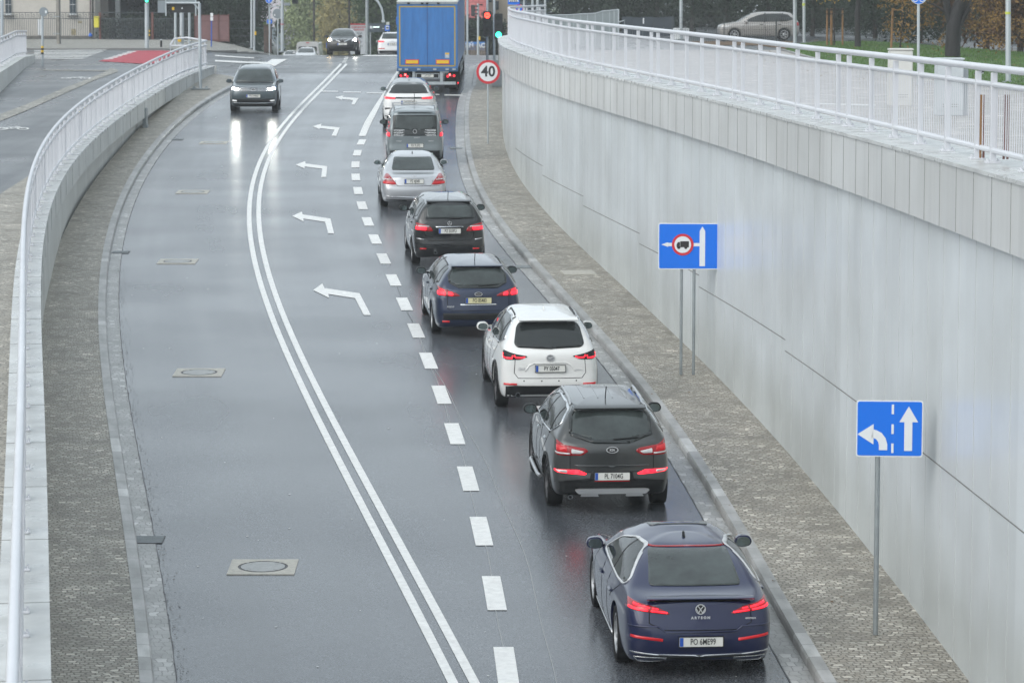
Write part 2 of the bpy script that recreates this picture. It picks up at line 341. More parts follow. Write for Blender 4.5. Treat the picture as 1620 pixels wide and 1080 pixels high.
def ribbon(name, xa, xb, zf, y0, y1, step=1.0, nx=2, dz=0, uvx=None):
    "sheet between two curves; uv = metres across, metres along"
    Ys = np.arange(y0, y1+1e-6, step); V = []; UV = []; s = 0; pv = None
    for Y in Ys:
        A, B = xa(Y), xb(Y)
        mid = Vector(((A+B)/2, Y))
        if pv is not None: s += (mid-pv).length
        pv = mid
        for i in range(nx):
            X = A+(B-A)*i/(nx-1); V.append((X, Y, zf(X, Y)+dz)); UV.append(((X-A) if uvx is None else X-uvx(Y), s))
    Fc = [(j*nx+i, j*nx+i+1, (j+1)*nx+i+1, (j+1)*nx+i) for j in range(len(Ys)-1) for i in range(nx-1)]
    return mesh_of(name, V, Fc, True, UV)
zr2 = lambda X, Y: zramp(Y)
def drape(name, polys, zf, dz, grid=1.5, uv=True):
    "flat outlines laid on a surface"
    bm = bmesh.new()
    for poly in polys:
        bm.faces.new([bm.verts.new((p[0], p[1], 0)) for p in poly])
    xs = [v.co.x for v in bm.verts]; ys = [v.co.y for v in bm.verts]
    for a, lo, hi in ((0, min(xs), max(xs)), (1, min(ys), max(ys))):
        k = math.ceil(lo/grid)*grid
        while k < hi:
            co = (k, 0, 0) if a == 0 else (0, k, 0); no = (1, 0, 0) if a == 0 else (0, 1, 0)
            bmesh.ops.bisect_plane(bm, geom=bm.verts[:]+bm.edges[:]+bm.faces[:], plane_co=co, plane_no=no); k += grid
    bmesh.ops.triangulate(bm, faces=[f for f in bm.faces if len(f.verts) > 4])
    bmesh.ops.recalc_face_normals(bm, faces=bm.faces)
    for f in bm.faces:
        if f.normal.z < 0: f.normal_flip()
    l = bm.loops.layers.uv.new('UVMap')
    for f in bm.faces:
        for q in f.loops: q[l].uv = (q.vert.co.x, q.vert.co.y)
    for v in bm.verts: v.co.z = zf(v.co.x, v.co.y)+dz
    me = bpy.data.meshes.new(name); bm.to_mesh(me); bm.free(); return me
def struct(name, me, m): return tag(put(name, me, m), kind='structure')

# ------------------------------------------------------------------ roads, kerbs, footways
struct('ramp_road', ribbon('ramp_road', lambda Y: KL(Y)+.0 if Y < 150 else -17, lambda Y: KR(Y)-.0 if Y < 150 else 2, zr2, 8, 141, 1, 9, 0, uvx=CL), M['asphalt'])
def gx(name, x0, x1, y0, y1, sx, sy, dz=0):
    nx = int((x1-x0)/sx)+1; ny = int((y1-y0)/sy)+1
    X = np.linspace(x0, x1, nx); Y = np.linspace(y0, y1, ny)
    V = [(x, y, G(x, y)+dz) for y in Y for x in X]
    Fc = [(j*nx+i, j*nx+i+1, (j+1)*nx+i+1, (j+1)*nx+i) for j in range(ny-1) for i in range(nx-1)]
    return mesh_of(name, V, Fc, True, [(p[0], p[1]) for p in V])
struct('junction_road', gx('junction_road', -70, 60, 139.02, 330, 1.0, 1.5, -.008), M['asphalt2'])
V0 = [(-900, 330, -6), (900, 330, -6), (900, 1500, -6), (-900, 1500, -6), (-900, -60, -9), (900, -60, -9), (900, 330, -9), (-900, 330, -9)]
struct('ground', mesh_of('ground', V0, [(0, 1, 2, 3), (4, 5, 6, 7)], uv=[(p[0], p[1]) for p in V0]), mat('far_ground', (.08, .09, .06), .9, noise=(.05, .3)))
# left upper street (service road, cycle road) and its sett verge
LO = lambda Y: CLE(Y)-.44
zlg = lambda X, Y: zl(Y)-.1
struct('side_street', ribbon('side_street', lambda Y: -70, LO, zlg, 6, 139.02, 1, 12, -.01, uvx=lambda Y: 0), M['asphalt2'])
struct('left_verge', ribbon('left_verge', lambda Y: min(LO(Y)-.05, float(np.interp(Y, [6, 57, 62, 66, 72, 79, 84, 90], [-15.5, -11.05, -11.2, -11.4, -11.75, -11.95, -12.3, -12.4]))) if Y < 85 else LO(Y)-.02, LO, zlg, 6, 86, 1, 4, .05), M['setts'])
# right upper pavement
RI = lambda Y: WR(Y)+.55
struct('right_pavement', ribbon('right_pavement', RI, lambda Y: 70, lambda X, Y: .9, -20, 139.02, 1, 14, 0, uvx=lambda Y: 0), M['slabs'])
# ramp footways
KW = .17
struct('left_footway', ribbon('left_footway', lambda Y: CLE(Y)-.2, lambda Y: KL(Y)-KW+.01, zr2, 8, 140.5, .5, 4, .125), M['setts'])
struct('right_footway', ribbon('right_footway', lambda Y: KR(Y)+KW-.01, lambda Y: WR(Y)+.06 if Y < 138 else KR(Y)+5, zr2, 8, 152, .5, 5, .125), M['setts'])
def kerb(name, xk, side, y0, y1):
    prof = [(0, -.02), (0, .10), (.02, .13), (KW, .135), (KW, -.02)]
    Ys = np.arange(y0, y1, .5); V = []; UV = []
    for Y in Ys:
        d = (xk(Y+.2)-xk(Y-.2))/.4; nrm = math.hypot(1, d)
        for a, z in prof: V.append((xk(Y)+side*a*nrm, Y, zramp(Y)+z)); UV.append((Y*1.0, a*3+z))
    k = len(prof)
    me = mesh_of(name, V, [(j*k+i, j*k+i+1, (j+1)*k+i+1, (j+1)*k+i) for j in range(len(Ys)-1) for i in range(k-1)], False, UV)
    bm = bmesh.new(); bm.from_mesh(me); bmesh.ops.recalc_face_normals(bm, faces=bm.faces); bm.to_mesh(me); bm.free()
    struct(name, me, M['kerb'])
kerb('left_kerb', KL, -1, 8, 139); kerb('right_kerb', KR, 1, 8, 152)
struct('left_gutter', ribbon('left_gutter', KL, lambda Y: KL(Y)+.27, zr2, 8, 136, .5, 2, .004), M['gutter'])
struct('right_gutter', ribbon('right_gutter', lambda Y: KR(Y)-.30, KR, zr2, 8, 150, .5, 2, .004), M['gutter'])

struct('gutter_joint', ribbon('gutter_joint', lambda Y: KL(Y)+.270+.004*math.sin(Y*3.3), lambda Y: KL(Y)+.284+.006*math.sin(Y*5.1), zr2, 8, 110, .2, 2, .008), M['iron'])
struct('gutter_joint', ribbon('gutter_joint', lambda Y: KR(Y)-.312, lambda Y: KR(Y)-.298+.006*math.sin(Y*6), zr2, 8, 110, .2, 2, .008), M['iron'])
# ------------------------------------------------------------------ road paint
def stripe(off, y0, y1, wd=.122, cl=CL):
    return ribbon('road_marking', lambda Y: cl(Y)+off-wd/2*math.hypot(1, (cl(Y+.2)-cl(Y-.2))/.4), lambda Y: cl(Y)+off+wd/2*math.hypot(1, (cl(Y+.2)-cl(Y-.2))/.4), zr2, y0, y1, .5, 2, .008)
for s in (-.128, .128): struct('centre_line', stripe(s, 8, 152.5), M['paint'])
for Ya in (155, 159, 163, 167): struct('centre_dash', stripe(0, Ya, Ya+2, .2), M['paint'])
for k in range(-4, 19):
    Yb = 37.5+3.868*k
    struct('lane_dash', ribbon('lane_dash', lambda Y: DL(Y)-.125, lambda Y: DL(Y)+.125, zr2, Yb-.97, Yb+.98, .325, 2, .008), M['paint'])
for o_ in (0, .55):
    struct('surface_joint', ribbon('surface_joint', lambda Y: DL(Y)+o_*(1-ss((Y-40)/25))+.02*math.sin(Y*.9)-.006, lambda Y: DL(Y)+o_*(1-ss((Y-40)/25))+.02*math.sin(Y*.9)+.006, zr2, 30, 72, .5, 2, .005), mat('joint_line', (.30, .31, .31), .5))
def px_poly(pts, ox, oy, s, zf=zramp): return [at(ox+x*s, oy+y*s, zf) for x, y in pts]
def marks(name, polys, zf=zr2, dz=.009, m='paint'): return struct(name, drape(name, polys, zf, dz), M[m])
marks('lane_line', [px_poly([(1012, 733), (1070, 733), (1110, 640), (1175, 510), (1240, 375), (1350, 190), (1348, 165), (1215, 375), (1130, 505), (1060, 620)], 380, 80, .1852)])
A3 = [(520, 132), (585, 85), (600, 118), (850, 155), (930, 310), (880, 310), (818, 190), (628, 160), (633, 188)]
marks('turn_arrow', [px_poly(A3, 380, 430, .2222)])
marks('turn_arrow', [px_poly([(498, 498), (580, 460), (587, 485), (825, 520), (855, 647), (805, 645), (780, 548), (593, 520), (597, 545)], 370, 250, .1852)])
marks('turn_arrow', [px_poly([(527, 60), (608, 30), (612, 50), (797, 73), (788, 165), (747, 165), (755, 95), (605, 75), (603, 92)], 370, 250, .1852)])
marks('turn_arrow', [px_poly([(620, 650), (693, 628), (690, 645), (850, 660), (820, 732), (780, 730), (806, 680), (680, 665), (678, 675)], 380, 80, .1852)])
marks('turn_arrow', [px_poly([(808, 402), (880, 388), (875, 400), (1010, 410), (975, 465), (950, 463), (965, 427), (870, 415), (868, 424)], 380, 80, .1852)])
for a, b, y in ((508, 535, 145), (543, 571, 146.3), (580, 608, 147.6), (686, 695, 150), (703, 732, 151)):
    marks('stop_line', [[at(a, y-.9), at(b, y-.6), at(b, y+.9), at(a, y+.6)]])
marks('stop_line', [[at(585, 85.9, -.02), at(700, 85.9, -.02), at(700, 89.5, -.02), at(570, 89.5, -.02)]], G, .012)
# hatched island and lines in the junction, left of the ramp
g1 = lambda Y: .0
for P in ([(340, 89.5), (402, 91.5), (402, 93), (340, 91)], [(340, 96.5), (380, 97.5), (430, 99.5), (430, 101), (380, 100), (340, 98.5)], [(430, 94), (455, 94), (436, 104), (412, 106.5)], [(396, 98), (432, 99), (428, 103), (414, 101.5)]):
    marks('junction_marking', [[at(x, y, g1) for x, y in P]], G, .012)
zw = lambda Y: .12
for k in range(8):
    y = 79.5+k*2.0; xr = 178-k*6.0
    marks('zebra_stripe', [[at(54, y, zw), at(xr, y+.4, zw), at(xr-5, y+1.3, zw), at(54, y+.9, zw)]], G, .012)
M['red_road'] = mat('red_cycle_surface', (.38, .035, .055), .6, spec=.3, noise=(2, .15))
marks('red_cycle_crossing', [[at(x, y, zw) for x, y in [(156, 98), (214, 83.5), (283, 83), (240, 101.5), (215, 101)]]], G, .010, 'red_road')
for k in range(6):
    t = k/5; x0 = 170+(206-170)*t; y0 = 94.5+(84.8-94.5)*t
    marks('cycle_crossing_dash', [[at(x0-4, y0+.2, zw), at(x0+11, y0-.5, zw), at(x0+8, y0+.6, zw), at(x0-7, y0+1.3, zw)]], G, .015)
zlc = lambda Y: zl(Y)-.1
marks('sett_band', [[at(x, y, zlc) for x, y in [(175, 108), (186, 110.5), (186, 114), (150, 127), (100, 149), (40, 176), (0, 192), (0, 181), (40, 166), (100, 140), (140, 125), (168, 113)]]], zlg, .006, 'setts_far')
marks('sett_band', [[at(x, y, zlc) for x, y in [(68, 110.7), (168, 111.2), (175, 113), (68, 112.2)]]], zlg, .0075, 'setts_far')
def bike(cx, cy, w_, h_):
    "bicycle symbol: two wheels, frame, painted flat"
    P = []
    def ringp(x0, r):
        for j in range(14):
            a0, a1 = 2*math.pi*j/14, 2*math.pi*(j+1)/14
            P.append([(x0+r*math.cos(a0), r*math.sin(a0)), (x0+r*math.cos(a1), r*math.sin(a1)), (x0+.68*r*math.cos(a1), .68*r*math.sin(a1)), (x0+.68*r*math.cos(a0), .68*r*math.sin(a0))])
    ringp(-.62, .38); ringp(.62, .38)
    def bar(a, b, t=.05):
        dx, dy = b[0]-a[0], b[1]-a[1]; L = math.hypot(dx, dy); nx, ny = -dy/L*t, dx/L*t
        P.append([(a[0]+nx, a[1]+ny), (b[0]+nx, b[1]+ny), (b[0]-nx, b[1]-ny), (a[0]-nx, a[1]-ny)])
    for a, b in (((-.62, 0), (-.2, .45)), ((-.2, .45), (.4, .45)), ((.4, .45), (0, 0)), ((0, 0), (-.2, .5)), ((-.62, 0), (0, 0)), ((.62, 0), (.35, .65)), ((.35, .65), (.15, .65))): bar(a, b)
    return [[at(cx+x*w_, cy-y*h_, zlc) for x, y in q] for q in P]
marks('cycle_symbol', bike(120, 124, 24, 3.2), zlg, .009)
marks('cycle_symbol', bike(20, 204, 26, 5), zlg, .009)
# covers in the road
def manhole(cx, cy, w_, label):
    X, Y = at(cx, cy); z = zramp(Y); s = w_*1.0
    t = empty('manhole_cover', (X, Y, z), (math.atan(.0442), 0, 0), label, 'manhole cover', 'manhole covers in the left lane')
    b = MB(); h = s/2; r = s*.375; n = 32; V = []; Fc = []
    for j in range(n):
        a = 2*math.pi*j/n; c_, s_ = math.cos(a), math.sin(a); k = h/max(abs(c_), abs(s_))
        V += [(r*c_, r*s_, .012), (k*c_, k*s_, .012), (k*c_, k*s_, -.01)]
    for j in range(n):
        k = (j+1) % n; Fc += [(3*j, 3*j+1, 3*k+1, 3*k), (3*j+1, 3*j+2, 3*k+2, 3*k+1)]
    b.add(V, Fc); put('frame', b.me('frame', fix=False), M['frame_conc'], t)
    b = MB().lathe([(r-.002, .004), (r-.002, .008), (r-.035, .008), (r-.035, .004)], 32); put('rim', b.me('rim'), M['iron'], t)
    b = MB().lathe([(0.001, .014), (r-.04, .014), (r-.04, 0)], 32)
    for a in range(4):
        A = a*math.pi/2+.8; b.box((math.cos(A)*r*.8, math.sin(A)*r*.8, .0145), (.10, .03, .004), A)
    put('lid', b.me('lid'), M['cover'], t)
for i, (x, y, lb) in enumerate([(416, 897, 'square manhole cover nearest the camera in the left lane'), (315, 589.5, 'square manhole cover second from the camera in the left lane'), (281, 414, 'square manhole cover beside the third arrow in the left lane'), (305, 304, 'square manhole cover level with the second turn arrow, left lane'), (338, 226, 'farthest square manhole cover, in front of the oncoming grey car')]):
    manhole(x, y, .92, lb)
def drain(x, y, lx, ly, label, ang=0):
    X, Y = at(x, y); t = empty('drain_grate', (X, Y, zramp(Y)+.004), (math.atan(.0442), 0, ang), label, 'drain grate', 'drain grates beside the kerbs')
    b = MB().box((0, 0, .003), (lx, ly, .008)); put('frame', b.me('frame'), M['iron'], t)
    b = MB()
    for i in range(7): b.box((0, -ly/2+ly*(i+.5)/7, .010), (lx*.96, ly*.06, .006))
    put('bars', b.me('bars'), M['galv_dark'], t)
drain(236, 854, .42, .48, 'large iron drain grate by the left kerb with leaves around it')
drain(191, 399.5, .42, .42, 'iron drain grate by the left kerb beside the third manhole cover')
drain(281, 221, .4, .42, 'far iron drain grate by the left kerb')
drain(829, 422.5, .40, .5, 'iron drain grate by the right kerb behind the dark blue estate')
drain(722, 235, .42, .42, 'small drain grate by the right kerb beside the grey panel van')
X, Y = at(915, 440); put_ = struct('footway_cover', MB().box((0, 0, 0), (.75, .75, .02)).me('c'), M['frame_conc']); put_.location = (X, Y, zramp(Y)+.128); put_.rotation_euler = (.044, 0, .15)
# fallen leaves and grit along the gutters
def litter(name, label, n, fx, zoff, y0, y1, spread, cols, size=(.015, .045)):
    v = []; f = []
    for _ in range(n):
        Y = rnd.uniform(y0, y1); X = fx(Y)+rnd.gauss(0, spread); z = zramp(Y)+zoff; r = rnd.uniform(*size); a = rnd.uniform(0, 6.28); k = len(v)
        for q, rr in ((0, 1), (1.3, .6), (2.4, .9), (3.6, .7), (5, .8)):
            v.append((X+math.cos(a+q)*r*rr, Y+math.sin(a+q)*r*rr, z+rnd.uniform(.004, .015)))
        f.append(tuple(range(k, k+5)))
    o = put(name, mesh_of(name, v, f), cols); tag(o, label, 'leaf litter', kind='stuff')
M['leaf_brown'] = mat('dead_leaf', (.16, .09, .04), .7, noise=(4, .5)); M['grit'] = mat('grit', (.06, .05, .04), .8)
litter('leaf_litter', 'brown leaves and grit lying along the left gutter', 700, lambda Y: KL(Y)+.33, .006, 33, 75, .07, M['grit'], (.006, .02))
litter('leaf_litter', 'fallen brown leaves scattered on the right footway and gutter', 120, lambda Y: KR(Y)+.3, .134, 34, 90, .6, M['leaf_brown'], (.015, .035))
litter('grit', 'dark grit along the right gutter edge', 300, lambda Y: KR(Y)-.42, .006, 34, 90, .08, M['grit'], (.006, .018))
# ------------------------------------------------------------------ walls
def off(cv, d):
    "curve moved sideways by d metres (true offset)"
    def f(Y):
        k = (cv(Y+.25)-cv(Y-.25))/.5; return cv(Y)+d*math.hypot(1, k)
    return f
def vstrip(cv, y0, y1, zb, zt, step=.5, flip=False, rows=2):
    Ys = np.arange(y0, y1+1e-6, step); V = []; UV = []; s = 0; pv = None
    for Y in Ys:
        X = cv(Y)
        if pv: s += math.hypot(X-pv[0], Y-pv[1])
        pv = (X, Y)
        for i in range(rows):
            z = zb(Y)+(zt(Y)-zb(Y))*i/(rows-1); V.append((X, Y, z)); UV.append((s, z-zb(Y)))
    Fc = [(j*rows+i, (j+1)*rows+i, (j+1)*rows+i+1, j*rows+i+1) for j in range(len(Ys)-1) for i in range(rows-1)]
    if flip: Fc = [q[::-1] for q in Fc]
    return V, Fc, UV
def merge(name, parts, smooth=True):
    V = []; Fc = []; UV = []
    for v, f, u in parts:
        n = len(V); V += v; UV += u; Fc += [tuple(i+n for i in q) for q in f]
    return mesh_of(name, V, Fc, smooth, UV)
def hstrip(ca, cb, y0, y1, za, zb_, step=.5):
    Ys = np.arange(y0, y1+1e-6, step); V = []; UV = []
    for Y in Ys: V += [(ca(Y), Y, za(Y)), (cb(Y), Y, zb_(Y))]; UV += [(Y, 0), (Y, abs(cb(Y)-ca(Y)))]
    return V, [(2*j, 2*j+1, 2*j+3, 2*j+2) for j in range(len(Ys)-1)], UV
YE = 138.0
base = Vector((WR(40), 40, zramp(40)))
def wpart(name, me, m, root, **k):
    "part given in world coordinates under a root that is not rotated"
    return put(name, me, m, root, tuple(-root.location), **k)
rw = empty('retaining_wall', base, label='high pale grey retaining wall along the right side of the ramp, under the white railing', cat='retaining wall')
FT = zc; FB = lambda Y: zc(Y)-.82
wpart('wall_face', merge('wf', [vstrip(WR, 8, YE, lambda Y: zramp(Y)-.05, lambda Y: zc(Y)-.7, rows=3)]), M['wall'], rw)
WF = off(WR, -.14)
wpart('fascia', merge('fa', [vstrip(WF, 8, YE, FB, lambda Y: zc(Y)-.03), hstrip(WF, off(WR, .02), 8, YE, FB, FB), vstrip(off(WR, .62), 8, YE, lambda Y: .6, lambda Y: zc(Y)-.03, flip=True)], False), M['fascia'], rw)
wpart('coping', merge('co', [vstrip(off(WR, -.165), 8, YE, lambda Y: zc(Y)-.05, lambda Y: zc(Y)-.005), hstrip(off(WR, -.165), off(WR, .65), 8, YE, lambda Y: zc(Y)-.005, lambda Y: zc(Y)+.01), vstrip(off(WR, .65), 8, YE, lambda Y: zc(Y)-.05, lambda Y: zc(Y)+.01, flip=True)]), M['coping'], rw)
# end face of the wall
xe = WR(YE); k_ = MB().box((xe+.24, YE+.15, (zramp(YE)+zc(YE))/2), (.82, .3, zc(YE)-zramp(YE)))
wpart('end_block', k_.me('end_block'), M['coping'], rw)
def arcY(cv, y0, y1, step, first=0):
    "stations at equal distances along a curve"
    out = []; s = 0; nxt = first; Y = y0; p = Vector((cv(y0), y0))
    while Y < y1:
        Y2 = Y+.02; q = Vector((cv(Y2), Y2)); s += (q-p).length; p = q; Y = Y2
        if s >= nxt: out.append(Y); nxt += step
    return out
j = MB()
for Y in arcY(WR, 9, YE-1, 1.0, .4):
    a = math.atan((WR(Y+.1)-WR(Y-.1))/.2); z0 = zramp(Y); z1 = FB(Y)
    j.box((WR(Y)-.0015, Y, (z0+z1)/2), (.006, .004, z1-z0), -a)
jl = MB()
lev = [(8, 51, -2.40), (51, 60.3, -2.22), (60.3, 68, -2.0), (68, 77, -1.78), (77, 86, -1.55), (86, 96, -1.3)]
for a0, b0, z0 in lev:
    Ys = np.arange(a0, b0, .5)
    for y in Ys:
        y2 = min(y+.5, b0); p = Vector((WR(y), y)); q = Vector((WR(y2), y2)); c = (p+q)/2
        jl.box((c.x-.002, c.y, z0), (.008, (q-p).length+.01, .016), -math.atan2(q.x-p.x, q.y-p.y))
wpart('panel_joint', jl.me('j'), M['joint'], rw)
wpart('sheet_joint', j.me('j'), M['joint_faint'], rw)
j = MB()
for n_, Y in enumerate(arcY(WR, 9, YE-1, 1.02, .4)):
    a = math.atan((WF(Y+.1)-WF(Y-.1))/.2); z0 = FB(Y); z1 = zc(Y)-.055; t = .004+.006*((n_*37) % 5 == 0)
    j.box((WF(Y)-.0015, Y, (z0+z1)/2), (.006, t, z1-z0), -a)
wpart('fascia_joint', j.me('j'), M['joint'], rw)
# left wall of the ramp
lw = empty('parapet_wall', (CLE(60), 60, zramp(60)), label='low pale concrete parapet wall curving along the left footway of the ramp', cat='retaining wall')
LB_ = lambda Y: CLE(Y)-(.12 if Y < 70 else .12+.2*ss((Y-70)/20))
CLI = off(CLE, -.46); YL = 139.4
tl = lambda Y: max(zramp(Y)+.1, zl(Y)-.62)
wpart('wall_face', merge('lf', [vstrip(LB_, 8, YL, lambda Y: zramp(Y)-.05, lambda Y: zl(Y)-.5)]), M['concrete'], lw)
wpart('fascia', merge('lfa', [vstrip(off(CLE, -.02), 8, YL, tl, lambda Y: zl(Y)-.03), hstrip(off(CLE, -.02), LB_, 8, YL, tl, tl), vstrip(off(CLE, -.44), 8, YL, lambda Y: zl(Y)-.4, lambda Y: zl(Y)-.03, flip=True)], False), M['concrete'], lw)
wpart('coping', merge('lco', [vstrip(CLE, 8, YL, lambda Y: zl(Y)-.06, zl), hstrip(CLE, CLI, 8, YL, zl, zl), vstrip(CLI, 8, YL, lambda Y: zl(Y)-.06, zl, flip=True)], False), M['coping'], lw)
wpart('end_block', MB().box((CLE(YL)-.23, YL+.1, (zramp(YL)+zl(YL))/2), (.46, .24, zl(YL)-zramp(YL)+.004)).me('e'), M['concrete'], lw)
j = MB()
for Y in arcY(CLE, 9, YL, 3.0, 1.2):
    a = math.atan((CLE(Y+.1)-CLE(Y-.1))/.2)
    j.box((CLE(Y)-.24, Y, zl(Y)+.001), (.50, .012, .004), -a); j.box((CLE(Y)-.018, Y, (tl(Y)+zl(Y))/2), (.008, .012, zl(Y)-tl(Y)-.07), -a)
wpart('panel_joint', j.me('j'), M['joint'], lw)
X, Y = at(212, 207); wpart('downpipe', MB().box((CLE(Y)-.02, Y, zramp(Y)+.45), (.14, .5, .7)).box((CLE(Y)-.0, Y, zramp(Y)+.16), (.16, .52, .12)).me('d', bevel=.02), [M['galv_dark']], lw)

# ------------------------------------------------------------------ railings
def railing(label, path, spacing, h=1.1, group=None, pair=5, bars=True, m='white_metal', bar_step=.12, side=0):
    "path = fn(Y)->Vector, y0, y1"
    fn, y0, y1 = path
    root = empty('railing', fn(y0), label=label, cat='railing', group=group)
    Ys = np.arange(y0, y1, .6).tolist()+[y1]
    P = [fn(Y) for Y in Ys]
    for nm, z, r in (('top_rail', h, .044), ('middle_rail', h-.19, .034), ('bottom_rail', .15, .034)):
        wpart(nm, MB().tube([p+Vector((0, 0, z)) for p in P], r, 10).me(nm, True), M[m], root)
    st = []; d = 0; p = P[0].copy(); Y = y0; nxt = .0; k = 0
    while Y < y1:
        Y += .02; q = fn(Y); d += (q-p).length; p = q
        if d >= nxt:
            st.append(Y); k += 1; nxt += .5*spacing if (pair and k % (pair+1) == pair) else spacing
    b = MB().box((0, 0, (h-.05)/2), (.07, .06, h-.05)).box((0, 0, .012), (.17, .15, .022))
    for sx in (-1, 1): b.box((sx*.065, 0, .035), (.022, .022, .045)).box((sx*.065, -.05, .03), (.016, .016, .03))
    pm = b.me('post', bevel=.004, seg=1); pm.materials.append(M[m])
    for Y in st:
        p = fn(Y); a = math.atan2(fn(Y+.1).x-fn(Y-.1).x, .2)
        put('post', pm, None, root, tuple(p-root.location), (0, 0, -a))
    if bars:
        v = []; f = []; d = 0; p = P[0].copy(); Y = y0; nxt = .05
        while Y < y1:
            Y += .01; q = fn(Y); d += (q-p).length; p = q
            if d >= nxt:
                nxt += bar_step; n = len(v); r = .0048
                for z in (.15, h-.19): v += [(q.x-r, q.y-r, q.z+z), (q.x+r, q.y-r, q.z+z), (q.x+r, q.y+r, q.z+z), (q.x-r, q.y+r, q.z+z)]
                f += [(n+i, n+(i+1) % 4, n+4+(i+1) % 4, n+4+i) for i in range(4)]
        o = wpart('infill_bars', mesh_of('bars', v, f), M[m], root)
    return root
RR = off(WR, .24)
railing('long white tubular railing on top of the high wall at the right of the ramp', (lambda Y: Vector((RR(Y), Y, zc(Y)+.0)), 9, 134), 1.85)
RL = off(CLE, -.26)
railing('long white tubular railing curving on the low parapet left of the ramp', (lambda Y: Vector((RL(Y), Y, zl(Y))), 9, 138.4), 1.88, h=1.12)
# short return at the far end of the left railing
p0 = Vector((RL(138.4), 138.4, zl(138.4)))
t = empty('railing', p0+Vector((-1.5, .4, -.15)), label='short white end section turned back from the far end of the left railing', cat='railing')
wpart('top_rail', MB().tube([p0+Vector((0, 0, 1.12)), p0+Vector((-.9, .35, 1.25)), p0+Vector((-1.45, .4, 1.2)), p0+Vector((-1.6, .2, .95)), p0+Vector((-1.6, .2, .0))], .04, 8).me('t', True), M['white_metal'], t)
wpart('bottom_rail', MB().tube([p0+Vector((0, 0, .92)), p0+Vector((-1.6, .2, .9))], .03, 8).me('t', True), M['white_metal'], t)
# far left parapet of the neighbouring underpass
fw = lambda Y: Vector((-22.9+(150-Y)*.108, Y, zl(min(Y, 139))+.28+.0+max(0, 148-Y)*.012))
t = empty('parapet_wall', (-22.5, 146, .1), label='short pale parapet wall with railing at the far left, beside the round sign pole', cat='retaining wall')
Ys = np.arange(112, 150.1, 2.0); V = []; Fc = []; UV = []
for i, Y in enumerate(Ys):
    p = fw(Y); zb = -.6
    for dx, z in ((.35, zb), (.35, p.z), (-.35, p.z), (-.35, zb)): V.append((p.x+dx, Y, z)); UV.append((Y, z))
for i in range(len(Ys)-1): Fc += [(4*i+k, 4*i+4+k, 4*i+5+k, 4*i+1+k) for k in range(3)]
Fc.append(tuple(4*(len(Ys)-1)+k for k in range(4)))
wpart('wall_face', mesh_of('w', V, Fc, uv=UV), M['concrete'], t)
railing('white tubular railing on the short parapet at the far left of the photo', (fw, 112, 149), 2.3, h=1.12)

# ------------------------------------------------------------------ signs
def disc(r, y0, y1, n=40): return MB().lathe([(0.0001, y0), (r, y0), (r, y1), (0.0001, y1)], n, axis='Y')
def flat(name, polys, y, m, parent, th=.004):
    "outlines in the x-z plane, facing the camera side (-y)"
    b = MB()
    for p in polys: b.prism(p, y, y-th)
    return put(name, b.me(name), m, parent)
def rrect(w_, h_, r=.05, cx=0, cz=0, n=5):
    P = []
    for sx, sz, a0 in ((1, 1, 0), (-1, 1, 90), (-1, -1, 180), (1, -1, 270)):
        for i in range(n):
            a = R(a0+90*i/(n-1)); P.append((cx+sx*(w_/2-r)+r*math.cos(a), cz+sz*(h_/2-r)+r*math.sin(a)))
    return P
def circ(r, cx=0, cz=0, n=32): return [(cx+r*math.cos(2*math.pi*i/n), cz+r*math.sin(2*math.pi*i/n)) for i in range(n)]
def text_me(txt, size, sx=1, ext=.002, flip=False, bold=0, align='CENTER', space=1):
    "letters standing upright, read from -y (or from +y when flipped)"
    c = bpy.data.curves.new('t', 'FONT'); c.body = txt; c.size = size; c.extrude = ext; c.align_x = align; c.align_y = 'CENTER'; c.offset = bold; c.resolution_u = 3; c.space_character = space
    o = bpy.data.objects.new('t', c); S.collection.objects.link(o); bpy.context.view_layer.update()
    me = bpy.data.meshes.new_from_object(o.evaluated_get(bpy.context.evaluated_depsgraph_get()))
    bpy.data.objects.remove(o); bpy.data.curves.remove(c)
    Mx = Matrix.Rotation(R(90), 4, 'X') @ Matrix.Diagonal((sx, 1, 1, 1))
    if flip: Mx = Matrix.Rotation(R(180), 4, 'Z') @ Mx
    me.transform(Mx); me.materials.clear(); return me
def letters(name, txt, size, m, parent, loc, rot=(0, 0, 0), **k):
    me = text_me(txt, size, **k); return put(name, me, m, parent, loc, rot)
def post(parent, x, z0, z1, r=.03, y=.03, m='galv', name='pole', lean=0):
    return put(name, MB().tube([(x+lean, y, z0), (x, y, z1)], r, 12).me(name, True), M[m], parent)
def ribbon_curve(pts, wd):
    "constant-width band along a polyline in x-z"
    L_, R_ = [], []
    for i, p in enumerate(pts):
        a = Vector(pts[max(0, i-1)]); b = Vector(pts[min(len(pts)-1, i+1)]); d = (b-a).normalized(); n = Vector((-d.y, d.x))*wd/2
        L_.append(tuple(Vector(p)+n)); R_.append(tuple(Vector(p)-n))
    return L_+R_[::-1]
